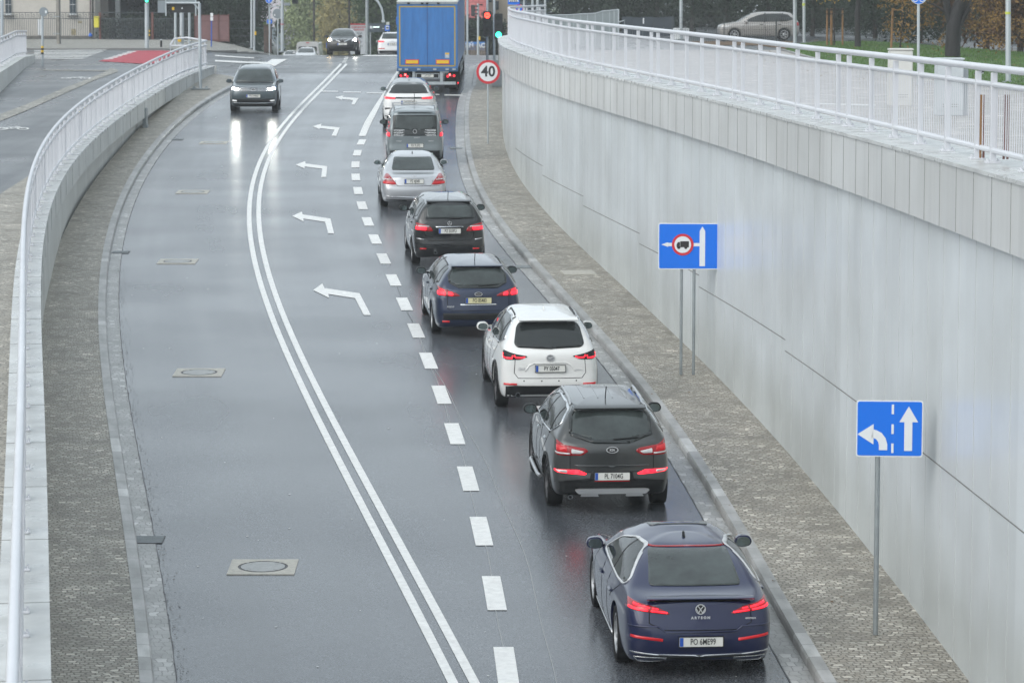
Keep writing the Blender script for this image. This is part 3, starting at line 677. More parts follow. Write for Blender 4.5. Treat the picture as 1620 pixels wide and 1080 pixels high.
# lane sign (near)
def footing(x, y, dz=.13): X, Y = at(x, y); return X, Y, zramp(Y)+dz
X, Y, z = footing(1385, 1021); s = F/Y
hz = 0
def zat(y, Y_): return atY(810, y, Y_).z
t = empty('road_sign', (X, Y, z), (0, 0, R(-4)), 'square blue lane sign with bent and straight white arrows on one pole', 'road sign')
w_ = 106/s; ztop = zat(633, Y)-z; zbot = zat(722, Y)-z; hh = ztop-zbot; zc_ = (ztop+zbot)/2; cx = (1408-1390)/s
post(t, 0, 0, ztop-.05, .032, .05, 'galv_dark', lean=-.0)
put('panel', MB().prism(rrect(w_, hh, .03, cx, zc_), .012, -.004).me('p'), M['sign_white'], t)
flat('face', [rrect(w_-.03, hh-.03, .025, cx, zc_)], -.004, M['sign_blue'], t)
def U(u, v): return (cx+(u-.5)*w_, zc_+(.5-v)*hh)
fy = -.008
# pixel layout of the sign face, 0..1 across and down
flat('straight_arrow', [[U(*p) for p in [(.785, .10), (.925, .38), (.84, .38), (.84, .89), (.72, .89), (.72, .38), (.645, .38)]]], fy, M['sign_white'], t)
arc = [(.405, .88), (.405, .78), (.385, .70), (.34, .63), (.28, .595), (.24, .585)]
flat('left_arrow', [ribbon_curve([U(*p) for p in arc], .125*w_), [U(*p) for p in [(.02, .60), (.26, .42), (.26, .78)]]], fy, M['sign_white'], t)
flat('lane_dashes', [rrect(.035*w_, .17*hh, .004, *U(.545, v)) for v in (.155, .505, .845)], fy, M['sign_white'], t)
# no lorries to the left (two poles)
X, Y, z = footing(1086.5, 604); s = F/Y
t = empty('road_sign', (X, Y, z), (0, 0, R(-3)), 'wide blue sign with a lorry ban disc on its left branch, on two poles', 'road sign')
for px in (1077, 1097): post(t, (px-1086.5)/s, 0, zat(370, Y)-z, .028, .05, 'galv_dark')
w_ = 97/s; ztop = zat(353, Y)-z; zbot = zat(426, Y)-z; hh = ztop-zbot; zc_ = (ztop+zbot)/2; cx = (1088.5-1086.5)/s
put('panel', MB().prism(rrect(w_, hh, .03, cx, zc_), .012, -.004).me('p'), M['sign_white'], t)
flat('face', [rrect(w_-.035, hh-.035, .025, cx, zc_)], -.004, M['sign_blue'], t)
flat('straight_arrow', [[U(*p) for p in [(.72, .07), (.765, .17), (.765, .93), (.675, .93), (.675, .17)]]], fy, M['sign_white'], t)
flat('left_branch', [[U(*p) for p in [(.675, .43), (.675, .50), (.16, .50), (.16, .515), (.05, .465), (.16, .415), (.16, .43)]]], fy, M['sign_white'], t)
d = flat('ban_ring', [circ(.235*hh, *U(.40, .465))], fy-.004, M['sign_red'], t)
put('ban_disc', MB().prism(circ(.18*hh, *U(.40, .465)), fy-.008, fy-.012).me('b'), M['sign_white'], t)
lor = MB()
for p in ([(.36, .39), (.50, .39), (.50, .52), (.36, .52)], [(.30, .46), (.32, .41), (.355, .41), (.355, .52), (.30, .52)]): lor.prism([U(*q) for q in p], fy-.012, fy-.016)
for u in (.335, .45): lor.prism(circ(.035*hh, *U(u, .525), 12), fy-.012, fy-.0165)
put('lorry_symbol', lor.me('l'), M['ink'], t)
# speed limit 40
X, Y, z = footing(772, 234); s = F/Y
t = empty('road_sign', (X, Y, z), (0, 0, R(3)), 'round speed limit 40 sign with a red ring on a thin pole', 'road sign')
zc_ = zat(114, Y)-z; r = 18.8/s; cx = .5/s; post(t, 0, 0, zc_+r*.8, .026, .05, 'galv')
put('panel', disc(r, -.004, .012).me('p'), M['sign_red'], t).location = (cx, 0, zc_)
put('face', disc(r*.79, -.008, -.004).me('p'), M['sign_white'], t).location = (cx, 0, zc_)
letters('digits', '40', r*1.22, M['ink'], t, (cx, -.011, zc_-.0), sx=.95, bold=.012, space=1.02)

# ------------------------------------------------------------------ traffic lights
def signal(parent, x, z, y=0, w_=.33, h_=1.0, lit=None, arrow=False, back=False, rot=0, name='signal_head'):
    "three lamp head; lit = (index, material)"
    hd = put(name, MB().prism(rrect(w_, h_, .05), 0, .2).me('h', bevel=.012), M['black_box'], parent, (x, y, z), (0, 0, rot))
    for i in range(3):
        zz = h_*(.33-.33*i); r = w_*.33
        mm = M['lamp_off']
        if lit and lit[0] == i: mm = lit[1]
        ln = put('lens', disc(r, -.02, 0, 24).me('l'), mm, hd, (0, 0, zz))
        v = MB(); n = 14; V = []; Fc = []
        for j in range(n+1):
            a = R(-10+200*j/n); V += [((r+.02)*math.cos(a), 0, (r+.02)*math.sin(a)), ((r+.02)*math.cos(a), -.2, (r+.02)*math.sin(a))]
            V += [((r+.008)*math.cos(a), 0, (r+.008)*math.sin(a)), ((r+.008)*math.cos(a), -.2, (r+.008)*math.sin(a))]
        for j in range(n): Fc += [(4*j, 4*j+1, 4*j+5, 4*j+4), (4*j+2, 4*j+6, 4*j+7, 4*j+3), (4*j+1, 4*j+3, 4*j+7, 4*j+5)]
        put('visor', v.add(V, Fc).me('v'), M['black_box'], hd, (0, 0, zz))
        if arrow and lit and lit[0] == i:
            q = MB()
            q.prism([(-.7*r, 0), (-.25*r, .3*r), (-.25*r, .09*r), (.65*r, .09*r), (.65*r, -.09*r), (-.25*r, -.09*r), (-.25*r, -.3*r)], -.02, -.03)
            put('arrow_mask', q.me('a'), M['lamp_red_ring'], hd, (0, 0, zz))
    return hd
def spot(x, y, Yw, zf=None):
    "base point of a pole at depth Yw under a point of the survey photograph"
    p = atY(x, y, Yw); return (p.x, Yw, G(p.x, Yw) if Yw >= 139 else p.z)
YT = 136
def lamp_post(x, yb, ytop, Yw, r, label, cat='pole', group=None, m='galv', name='pole', z=None):
    p = atY(x, yb, Yw); zz = z if z is not None else p.z
    t = empty(name, (p.x, Yw, zz), label=label, cat=cat, group=group)
    top = atY(x, ytop, Yw).z-zz
    put('shaft', MB().tube([(0, 0, 0), (0, 0, top*.5), (0, 0, top)], r, 12, r2=r*.85).me('s', True), M[m], t)
    put('base_plate', MB().box((0, 0, .012), (r*4, r*4, .024)).me('b', bevel=.004), M['galv_dark'], t)
    return t, zz
t, z0 = lamp_post(771, 143, -20, 134, .055, 'grey signal pole carrying the lit red arrow head', 'traffic light', name='traffic_light')
h1 = signal(t, 0, atY(771, 38, 134).z-z0, -.22, .36, 1.06, (0, M['lamp_red']), True)
t, z0 = lamp_post(782, 148, -60, 133, .055, 'grey signal pole carrying the lit green head beside the railing', 'traffic light', name='traffic_light')
h1 = signal(t, .18, atY(786, 42, 133).z-z0, -.2, .35, 1.06, (2, M['lamp_green']))
X, Y = at(788, 135); Y = 131
t = empty('control_cabinet', (atY(788, 0, Y).x, Y, zramp(Y)+.12), label='narrow grey cabinet half hidden behind the speed limit sign', cat='cabinet')
put('body', MB().box((0, 0, .55), (.5, .35, 1.1)).me('b', bevel=.02), M['galv_dark'], t); put('door', MB().box((0, -.185, .55), (.42, .02, 1.0)).me('d'), M['sign_back'], t)
# sign gantry seen from behind, left
X, Y = at(317, 147); z = zramp(Y)+.13; s = F/Y
t = empty('sign_gantry', (X, Y, z), label='L shaped grey gantry pole with sign backs, standing on the left footway', cat='sign gantry')
zt = zat(5, Y)-z
put('pole', MB().tube([(0, 0, 0), (0, 0, zt)], .062, 12).me('p', True), M['galv'], t)
put('arm', MB().tube([(.02, 0, zt), (-52/s, 0, zt)], .05, 10).tube([(0, 0, zt-.3), (-.25, 0, zt)], .03, 8).me('a', True), M['galv'], t)
put('base_plate', MB().box((0, 0, .03), (.75, .5, .06)).box((-.25, 0, .09), (.12, .12, .1)).box((.25, 0, .09), (.12, .12, .1)).me('b', bevel=.01), M['galv_dark'], t)
zb = lambda y: zat(y, Y)-z
def panel(x0, x1, y0, y1, m, nm, yy=.08): return put(nm, MB().box((((x0+x1)/2-317)/s, yy, (zb(y0)+zb(y1))/2), ((x1-x0)/s, .03, zb(y0)-zb(y1))).me('p', bevel=.008), m, t)
panel(251, 264, 1, 20.5, M['sign_back'], 'sign_panel', .1); panel(264, 311, -16, 4, M['sign_back'], 'sign_panel', .1); panel(270, 309, 7.5, 20.5, M['black_box'], 'display_box', .16)
for px in (264, 311): put('bracket', MB().box(((px-317)/s, .03, zb(8)), (.05, .05, .9)).me('b'), M['galv'], t)
put('sticker', MB().box(((275-317)/s, .14, zb(14)), (.09, .01, .12)).me('s'), M['yellow'], t); put('sticker', MB().box(((289-317)/s, .14, zb(13.5)), (.05, .01, .06)).me('s'), M['sign_white'], t)
# ------------------------------------------------------------------ vehicles
def ring_pts(r, ns=11):
    w, zf, yf, zsf, zsr, zr, yr, cf, cr, bf, br, tf, tr = r
    P = []
    for v in (0, .35, .66, .86):
        k = v**3*.8; P.append((v*w*tf, yf-bf*v*v, zf+(zsf-zf)*k))
    P.append((.97*w*tf, yf-bf-.22*cf, zf+(zsf-zf)*.92))
    y0 = yf-bf-cf; y1 = yr+br+cr
    for i in range(ns):
        u = i/(ns-1); wx = w*(1-(1-tf)*max(0, 1-u*3)**2-(1-tr)*max(0, 1-(1-u)*3)**2)
        P.append((wx, y0+(y1-y0)*u, zsf+(zsr-zsf)*u))
    P.append((.97*w*tr, yr+br+.22*cr, zr+(zsr-zr)*.92))
    for v in (.86, .66, .35, 0):
        k = v**3*.8; P.append((v*w*tr, yr+br*v*v, zr+(zsr-zr)*k))
    return P
def body_mesh(rings, arches, aw, W, sub=2):
    V = []; Fc = []; H = [ring_pts(r) for r in rings]; n = len(H[0]); m = 2*n-2
    for h in H: V += list(h)+[(-x, y, z) for x, y, z in h[-2:0:-1]]
    for k in range(len(H)-1):
        for i in range(m): Fc.append((k*m+i, k*m+(i+1) % m, (k+1)*m+(i+1) % m, (k+1)*m+i))
    for k, fl in ((0, False), (len(H)-1, True)):
        for i in range(n-1):
            a, b = k*m+i, k*m+i+1; c, d = k*m+(m-i-1) % m, k*m+(m-i) % m
            if i == 0: q = (a, b, k*m+m-1)
            elif i == n-2: q = (a, b, k*m+n)
            else: q = (a, b, c, d)
            Fc.append(q if fl else q[::-1])
    me = mesh_of('shell', V, Fc)
    bm = bmesh.new(); bm.from_mesh(me); bmesh.ops.recalc_face_normals(bm, faces=bm.faces); bm.to_mesh(me); bm.free()
    o = link(bpy.data.objects.new('shell', me)); sm = o.modifiers.new('s', 'SUBSURF'); sm.levels = sub; sm.render_levels = sub
    bpy.context.view_layer.update(); dg = bpy.context.evaluated_depsgraph_get()
    me2 = bpy.data.meshes.new_from_object(o.evaluated_get(dg)); bpy.data.objects.remove(o)
    bm = bmesh.new(); bm.from_mesh(me2); bvh = BVHTree.FromBMesh(bm); bm.free()
    # wheel arches
    o = link(bpy.data.objects.new('shell', me2))
    b = MB()
    for ya, ra in arches:
        for sx in (-1, 1):
            Mx = Matrix.Translation((sx*(W/2-aw/2+.06), ya, ra[1])); b.lathe([(0.0001, -aw/2-.06), (ra[0], -aw/2-.06), (ra[0], aw/2+.06), (0.0001, aw/2+.06)], 28, M=Mx, axis='X')
    cme = b.me('cut'); bmc = bmesh.new(); bmc.from_mesh(cme); bmesh.ops.remove_doubles(bmc, verts=bmc.verts, dist=.0005); bmc.to_mesh(cme); bmc.free()
    cme.materials.append(M['arch']); c = link(bpy.data.objects.new('cut', cme))
    me2.materials.append(M['arch'])
    bo = o.modifiers.new('b', 'BOOLEAN'); bo.operation = 'DIFFERENCE'; bo.object = c; bo.solver = 'EXACT'
    try: bo.material_mode = 'TRANSFER'
    except Exception: pass
    me2.materials.clear(); me2.materials.append(M['trim'])
    bpy.context.view_layer.update(); dg = bpy.context.evaluated_depsgraph_get()
    me3 = bpy.data.meshes.new_from_object(o.evaluated_get(dg)); bpy.data.objects.remove(o); bpy.data.objects.remove(c)
    smooth_by_angle(me3, 50)
    return me3, bvh

def rnd_poly(P, r=.03, n=4):
    "rounded corners"
    out = []; k = len(P)
    for i in range(k):
        p = Vector(P[i]); a = Vector(P[i-1]); b = Vector(P[(i+1) % k])
        ra = min(r, (a-p).length*.45); rb = min(r, (b-p).length*.45)
        s = p+(a-p).normalized()*ra; e = p+(b-p).normalized()*rb
        for j in range(n+1):
            t = j/n; out.append(tuple(s*(1-t)**2+p*2*t*(1-t)+e*t*t))
    return out
class Car:
    def __init__(c, root, bvh, W): c.root = root; c.bvh = bvh; c.W = W
    def patch(c, name, polys, side, m, offs=.004, grid=.07, mirror=False, parent=None, thick=.006, wrap=.36):
        "outline projected on the bodywork from behind ('B'), front ('F'), left ('L'), right ('R') or above ('T')"
        out = []
        for flip in ((False, True) if mirror else (False,)):
            bm = bmesh.new()
            for P in polys:
                if flip and side in 'BFT': P = [(-p[0], p[1]) for p in P][::-1]
                try: bm.faces.new([bm.verts.new((p[0], p[1], 0)) for p in P])
                except ValueError: pass
            bmesh.ops.triangulate(bm, faces=bm.faces[:])
            xs = [v.co.x for v in bm.verts]; ys = [v.co.y for v in bm.verts]
            for a, lo, hi in ((0, min(xs), max(xs)), (1, min(ys), max(ys))):
                k = math.ceil(lo/grid)*grid
                while k < hi:
                    co = (k, 0, 0) if a == 0 else (0, k, 0); no = (1, 0, 0) if a == 0 else (0, 1, 0)
                    bmesh.ops.bisect_plane(bm, geom=bm.verts[:]+bm.edges[:]+bm.faces[:], plane_co=co, plane_no=no); k += grid
            sd = side
            if flip and side in 'LR': sd = 'L' if side == 'R' else 'R'
            D = {'B': Vector((0, 1, 0)), 'F': Vector((0, -1, 0)), 'L': Vector((1, 0, 0)), 'R': Vector((-1, 0, 0)), 'T': Vector((0, 0, -1))}[sd]
            last = None; bad = []
            for v in bm.verts:
                a, b = v.co.x, v.co.y
                o = {'B': Vector((a, -4, b)), 'F': Vector((a, 9, b)), 'L': Vector((-3, a, b)), 'R': Vector((3, a, b)), 'T': Vector((a, b, 5))}[sd]
                h = c.bvh.ray_cast(o, D)
                if h[0] is None: bad.append(v); continue
                n_ = h[1] if h[1].dot(D) < 0 else -h[1]
                if side in 'BF' and abs(n_.y)+abs(n_.z)*.6 < wrap: bad.append(v); continue
                if side in 'LR' and abs(n_.x) < .33: bad.append(v); continue
                v.co = h[0]+n_*offs-D*.0015
            bmesh.ops.delete(bm, geom=bad, context='VERTS')
            if not bm.faces: bm.free(); continue
            ok = [f for f in bm.faces if max(e.calc_length() for e in f.edges) > .45]
            bmesh.ops.delete(bm, geom=ok, context='FACES')
            for f in bm.faces:
                f.normal_update()
                if f.normal.dot(D) > 0: f.normal_flip()
                f.smooth = True
            be = [e for e in bm.edges if len(e.link_faces) == 1]
            r = bmesh.ops.extrude_edge_only(bm, edges=be)
            for v in [g for g in r['geom'] if isinstance(g, bmesh.types.BMVert)]: v.co += D*(thick+offs)
            me = bpy.data.meshes.new(name); bm.to_mesh(me); bm.free()
            for e in me.edges: pass
            out.append(put(name, me, m, parent or c.root))
        return out[0] if len(out) == 1 else out
    def hit(c, x, z, side='B'):
        o, D = {'B': (Vector((x, -4, z)), Vector((0, 1, 0))), 'F': (Vector((x, 9, z)), Vector((0, -1, 0))), 'T': (Vector((x, z, 5)), Vector((0, 0, -1))), 'L': (Vector((-3, x, z)), Vector((1, 0, 0))), 'R': (Vector((3, x, z)), Vector((-1, 0, 0)))}[side]
        h = c.bvh.ray_cast(o, D); return h[0] if h[0] is not None else o+D*3
def line_poly(pts, wd): return ribbon_curve(pts, wd)
WCACHE = {}
def wheel_meshes(r, wd, style, n=5, m='alloy'):
    key = (r, wd, style, n, m)
    if key in WCACHE: return WCACHE[key]
    ri = r*.70
    ty = MB().lathe([(ri, -wd*.42), (r*.86, -wd*.5), (r*.96, -wd*.47), (r, -wd*.32), (r, wd*.32), (r*.96, wd*.47), (r*.86, wd*.5), (ri, wd*.42)], 40, axis='X').me('tyre', True)
    b = MB().lathe([(ri+.003, -wd*.40), (ri+.006, wd*.43), (ri-.02, wd*.44), (ri-.035, wd*.1), (ri-.04, -wd*.3)], 40, axis='X')
    b.lathe([(.0001, wd*.30), (.055, wd*.30), (.075, wd*.22), (.08, wd*.05)], 20, axis='X')
    for k in range(n):
        for dl in ((-.13, .13) if style == 'split' else (0,)):
            a0 = 2*math.pi*k/n; a1 = a0+dl; wA = .030 if style == 'split' else .05
            c0, s0, c1, s1 = math.cos(a0), math.sin(a0), math.cos(a1*1 if style != 'split' else a0+dl*2), math.sin(a0+dl*2)
            p = Vector((wd*.27, .05*c0, .05*s0)); q = Vector((wd*.38, (ri-.02)*c1, (ri-.02)*s1)); d = (q-p).normalized(); sd = Vector((1, 0, 0)).cross(d).normalized(); th = Vector((.03, 0, 0))
            b.add([p-sd*wA*.6-th, p+sd*wA*.6-th, p+sd*wA*.6, p-sd*wA*.6, q-sd*wA*.55-th, q+sd*wA*.55-th, q+sd*wA*.55, q-sd*wA*.55], [(0, 1, 2, 3), (4, 7, 6, 5), (0, 4, 5, 1), (1, 5, 6, 2), (2, 6, 7, 3), (3, 7, 4, 0)])
    rm = b.me('rim', True)
    dk = MB().lathe([(.0001, -wd*.1), (ri-.03, -wd*.1)], 24, axis='X').me('brake_disc')
    ty.materials.append(M['rubber']); rm.materials.append(M[m]); dk.materials.append(M['arch'])
    WCACHE[key] = (ty, rm, dk); return WCACHE[key]
def wheels(c, r, wd, WB, track, style='star', n=5, m='alloy', steer=0):
    ty, rm, dk = wheel_meshes(r, wd, style, n, m)
    for y in (0, WB):
        for sx in (-1, 1):
            o = empty('wheel', (sx*(track/2), y, r), (0, 0, (0 if sx > 0 else math.pi)+(steer if y else 0))); o.parent = c.root
            for nm, me in (('tyre', ty), ('rim', rm), ('brake_disc', dk)):
                q = link(bpy.data.objects.new(nm, me)); q.parent = o
def mirror(c, y, z, x, m, fold=0, cap=None):
    for sx in (-1, 1):
        b = MB()
        P = [(-.01, -.055), (.10, -.075), (.19, -.05), (.21, .01), (.17, .075), (.05, .085), (-.01, .04)]
        b.prism([(sx*p[0], p[1]) for p in rnd_poly(P, .04)], -.07, .05)
        h = put('mirror', b.me('mirror', True, bevel=.025, seg=3), m, c.root, (sx*x, y, z))
        b = MB().prism([(sx*p[0]*.82+sx*.015, p[1]*.8) for p in rnd_poly(P, .04)], -.073, -.071)
        put('mirror_glass', b.me('mg'), M['mirror_glass'], h)
        put('bracket', MB().box((-sx*.05, .02, -.04), (.12, .05, .035)).me('br'), M['trim'], h)
def number_plate(c, x, z, txt, side='B', w_=.52, h_=.114, tilt=0, y=None, name='license_plate', sq=.72):
    p = c.hit(x, z, side); yy = (p.y if y is None else y); sg = -1 if side == 'B' else 1
    pl = put(name, MB().prism(rrect(w_, h_, .01), 0, .012).me('pl'), M['plate'], c.root, (x, yy+sg*.022-.006, z), (tilt, 0, 0))
    f = sg*.002+(0 if side == 'B' else .012)
    fr = MB()
    for q in (rrect(w_+.02, .008, .002, 0, h_/2+.004), rrect(w_+.02, .008, .002, 0, -h_/2-.004), rrect(.008, h_+.01, .002, w_/2+.005), rrect(.008, h_+.01, .002, -w_/2-.005)): fr.prism(q, -.004, .014)
    put('plate_frame', fr.me('fr'), M['trim'], pl)
    sx = -1 if side == 'B' else 1
    put('blue_band', MB().prism(rrect(.042, h_-.01, .003, sx*(w_/2-.026)), f, f-sg*.003 if False else f+sg*.002).me('eu'), M['eu'], pl)
    letters('lettering', txt, .104, M['ink'], pl, (-sx*.022, f+sg*.002, 0), sx=sq*.93, bold=.0004, ext=.0015, flip=(side == 'F'))
    return pl
def emblem(c, x, z, kind, r=.06, side='B', m='badge', dy=.012):
    p = c.hit(x, z, side); sg = -1 if side == 'B' else 1
    b = MB()
    def rg(a, e, ax=1.0, n=28):
        V = []; Fc = []
        for j in range(n):
            t = 2*math.pi*j/n
            for q, yy in ((a, 0), (a, -.01), (e, -.01), (e, 0)): V.append((q*math.cos(t)*ax, yy, q*math.sin(t)))
        for j in range(n):
            k = (j+1) % n
            for i in range(4): Fc.append((4*j+i, 4*j+(i+1) % 4, 4*k+(i+1) % 4, 4*k+i))
        b.add(V, Fc)
    def st(a, e, t=.009): b.prism(ribbon_curve([a, e], t), -.002, -.011)
    if kind == 'star':
        rg(r, r*.86)
        for k in range(3):
            a = R(90+120*k); st((0, 0), (math.cos(a)*r*.93, math.sin(a)*r*.93), r*.16)
    elif kind == 'vw':
        rg(r, r*.86)
        for s in (-1, 1):
            st((s*r*.55, r*.68), (s*r*.1, r*.08), r*.15); st((s*r*.1, r*.08), (0, r*.05), r*.15)
            st((s*r*.86, r*.15), (s*r*.38, -r*.75), r*.15); st((s*r*.38, -r*.75), (0, r*.0), r*.15)
    elif kind == 'wings':
        rg(r, r*.88, 1.2)
        for s in (-1, 1): st((0, -r*.2), (s*r*.55, r*.25), r*.2); st((s*r*.55, r*.25), (s*r*1.05, r*.3), r*.15)
    elif kind == 'oval': rg(r, r*.84, 1.9)
    elif kind == 'dot': rg(r, r*.8)
    elif kind == 'rings':
        for k in (-1.5, -.5, .5, 1.5):
            n0 = len(b.v); rg(r*.5, r*.38); b.v = b.v[:n0]+[(q[0]+k*r*.72, q[1], q[2]) for q in b.v[n0:]]
    bd = put('emblem', b.me('emblem'), M[m], c.root, (x, p.y+sg*dy-0*sg, z), (0, 0, 0 if side == 'B' else math.pi))
    if kind in ('oval', 'dot', 'vw', 'wings'):
        put('emblem_field', MB().prism([(q[0]*{'oval': 1.9, 'wings': 1.2}.get(kind, 1), q[1]) for q in circ(r*.85)], -.002, .006).me('ef'), M['ink'] if kind != 'wings' else M['silver'], bd)
    return bd
def handles(c, ys, z, m, ln=.19):
    for y in ys:
        for sx in (-1, 1):
            p = c.hit(y, z, 'R' if sx > 0 else 'L')
            put('door_handle', MB().box((0, 0, 0), (.045, ln, .035)).me('h', True, bevel=.012), m, c.root, (p.x+sx*.012, y, z))
def tube_part(c, name, pts, r, m, n=8, parent=None): return put(name, MB().tube(pts, r, n).me(name, True), m, parent or c.root)
def antenna(c, y, kind='fin', m=None):
    p = c.hit(0, y, 'T')
    if kind == 'fin': put('antenna', MB().prism([(-.09, 0), (.06, 0), (-.05, .06), (-.085, .065)], -.014, .014, 'X').me('a', bevel=.008), m or M['trim'], c.root, (0, y, p.z-.004), (0, 0, math.pi))
    else: tube_part(c, 'antenna', [(0, y, p.z-.01), (0, y, p.z+.03), (0, y-.12, p.z+.20)], .008, M['trim'])
def wiper(c, x0, z0, x1, z1):
    P = [c.hit(x0+(x1-x0)*k/5, z0+(z1-z0)*k/5) for k in range(6)]
    tube_part(c, 'wiper', [p+Vector((0, -.022, .004)) for p in P], .011, M['trim'], 6)
def roof_rails(c, x, y0, y1, m, r=.018, lift=.035):
    for sx in (-1, 1):
        P = []
        for k in range(9):
            y = y0+(y1-y0)*k/8; p = c.hit(sx*x, y, 'T'); P.append(Vector((sx*x, y, p.z+(lift if 0 < k < 8 else -.005))))
        tube_part(c, 'roof_rail', P, r, m, 8)
def exhaust(c, x, z, r=.035, y=None, m='chrome'):
    p = c.hit(x, max(z, .36)); yy = y if y is not None else p.y+.04
    o = put('exhaust_pipe', MB().lathe([(r*.8, .12), (r*.8, -.03), (r, -.03), (r, .12)], 16, axis='Y').me('ex', True), M[m], c.root, (x, yy, z))
    put('pipe_bore', MB().lathe([(.0001, .0), (r*.8, .0)], 16, axis='Y').me('eb'), M['arch'], o)

def default_rings(W, H, yR, yF, gc=.17, zb=.98, zbf=1.0, zh=.74, cowl=1.15, wtop=1.95, rtop=.35, rbelt=.16, wb=.91, wr=.64, sh=.965, rsh=.06, bowf=.14, bowr=.07, cf=.28, cr=.22, zrb=None, hf=.35, rtz=None, lipz=None, bow_g=.05, tfl=.93, trl=.95, wsz=None):
    """side-on: cowl, wtop = metres from the nose to windscreen foot and top; rbelt, rtop = metres from the tail to the foot and top of the rear window"""
    h = W/2; zrb = zrb or zb; rtz = rtz or H-.07; lipz = lipz or zrb-.09
    T = []
    def r(w, zf, yf, zsf, zsr, zr, yr, cf_=cf, cr_=cr, bf=bowf, br=bowr, tf=tfl, tr=trl): T.append((w, zf, yf, zsf, zsr, zr, yr, cf_, cr_, bf, br, tf, tr))
    r(h*.55, gc+.04, yF-.75, gc+.02, gc+.02, gc+.06, yR+.7)
    r(h*.90, gc+.01, yF-.2, gc, gc, gc+.04, yR+.16)
    r(h*.965, gc+.07, yF-.08, gc+.06, gc+.06, gc+.10, yR+.06)
    r(h*.985, gc+.22, yF-.01, gc+.20, gc+.22, gc+.26, yR+.01)
    r(h*1.0, .50, yF, .50, .52, .54, yR)
    r(h*1.0, zh-.12, yF-.01, .68, .70, .68, yR+.03)
    r(h*.995, zh-.02, yF-.05, .80, .82, (lipz+.62)/2+.03, yR+rsh*.8)
    r(h*sh, zh+.05, yF-.16, zb-.12, zb-.10, lipz, yR+rsh)
    r(h*(sh+wb)/2, zh+.10, yF-hf, zbf-.05, zrb-.035, zrb-.025, yR+(rsh+rbelt)/2, bf=bowf+.04)
    r(h*wb, zbf+.03, yF-cowl, zbf, zrb, zrb, yR+rbelt, .18, cr*.8, .12, bow_g, .97, .96)
    t = .12; r(h*(wb*(1-t)+wr*t), zbf+.03+(H-zbf)*.13, yF-cowl-(wtop-cowl)*.13, zbf+(H-zbf)*.14, zrb+(H-zrb)*.14, zrb+(rtz-zrb)*.16, yR+rbelt+(rtop-rbelt)*.13, .16, .15, .11, bow_g, .96, .94)
    t = .55; r(h*(wb*(1-t)+wr*t)+.01, zbf+(H-zbf)*.58, yF-cowl-(wtop-cowl)*.56, zbf+(H-zbf)*.56, zrb+(H-zrb)*.56, zrb+(rtz-zrb)*.6, yR+rbelt+(rtop-rbelt)*.55, .14, .12, .10, bow_g, .94, .90)
    wsz = wsz or H-.09
    r(h*wr+.02, wsz, yF-wtop, H-.115, H-.125 if rtz > H-.1 else rtz-.03, rtz-.005, yR+rtop-.01, .12, .10, .09, bow_g*.8, .92, .90)
    Lr = (yF-wtop)-(yR+rtop)
    r(h*wr-.05, wsz+.045, yF-wtop-.07*Lr, H-.05, min(H-.06, rtz+.01), rtz+.022, yR+rtop+.05*Lr, .16, .14, .06, .03, .90, .90)
    r(h*wr*.62, H-.012, yF-wtop-.24*Lr, H-.008, min(H-.012, rtz+.05), min(H-.015, rtz+.045), yR+rtop+.2*Lr, .15, .15, .02, .0, .9, .9)
    r(h*wr*.28, H, yF-wtop-.42*Lr, H, min(H-.002, rtz+.065), min(H, rtz+.065), yR+rtop+.38*Lr, .05, .05, .0, .0, .9, .9)
    return T
def make_car(name, label, x, y, hd, P, paint_m, cat='car', group='cars queueing up the ramp', z=None, pitch=True, front=False, wheel=(.33, .21), wstyle=('star', 5, 'alloy'), sub=2, aclr=.045):
    """x, y = ground point under the rear axle; hd = heading in degrees to the left of straight ahead"""
    zz = zramp(y) if z is None else z
    sl_ = math.atan((zramp(y+1.5)-zramp(y-1.5))/3)+0 if pitch else 0
    if front: root = empty(name, (x, y, zz), (-sl_, 0, R(180+hd)), label, cat, group)
    else: root = empty(name, (x, y, zz), (sl_, 0, R(hd)), label, cat, group)
    W, WB, yR, yF = P['W'], P['WB'], -P['ro'], P['WB']+P['fo']
    kw = {k: v for k, v in P.items() if k not in ('W', 'WB', 'ro', 'fo', 'H')}
    rings = default_rings(W, P['H'], yR, yF, **kw)
    r, wd = wheel
    me, bvh = body_mesh(rings, [(0, (r+aclr, r+.01)), (WB, (r+aclr, r+.01))], .34, W, sub)
    put('body', me, None, root); me.materials.clear(); me.materials.append(paint_m); me.materials.append(M['arch'])
    c = Car(root, bvh, W); c.P = P; c.yR = yR; c.yF = yF; c.paint = paint_m
    wheels(c, r, wd, WB, W-wd-.045, *wstyle)
    # dark under tray
    return c
def side_glass(c, poly, m='glass', frame=None, fw=.022, split=(), r=.05):
    P = rnd_poly(poly, r, 3)
    c.patch('side_window', [P], 'R', M[m], .006, mirror=True)
    if frame:
        cl = P+[P[0]]
        c.patch('window_trim', [ribbon_curve(cl[i:i+2], fw) for i in range(len(cl)-1)], 'R', M[frame], .013, mirror=True, grid=.05)
    for a, b in split: c.patch('pillar', [ribbon_curve([a, b], .055)], 'R', M['trim'], .009, mirror=True)
def seams(c, lines, side='R', mirror=True, wd=.010):
    c.patch('panel_gap', [ribbon_curve(l[i:i+2], wd) for l in lines for i in range(len(l)-1)], side, M['gap'], .0012, mirror=mirror, grid=.1, thick=.004)
def arch_trim(c, r, WB, m, wd=.06):
    for ya in (0, WB):
        pts = [(ya+(r+.045+wd/2)*math.cos(R(a)), r+(r+.045+wd/2)*math.sin(R(a))) for a in range(-18, 199, 12)]
        c.patch('arch_trim', [ribbon_curve(pts[i:i+2], wd) for i in range(len(pts)-1)], 'R', m, .010, mirror=True, grid=.15)
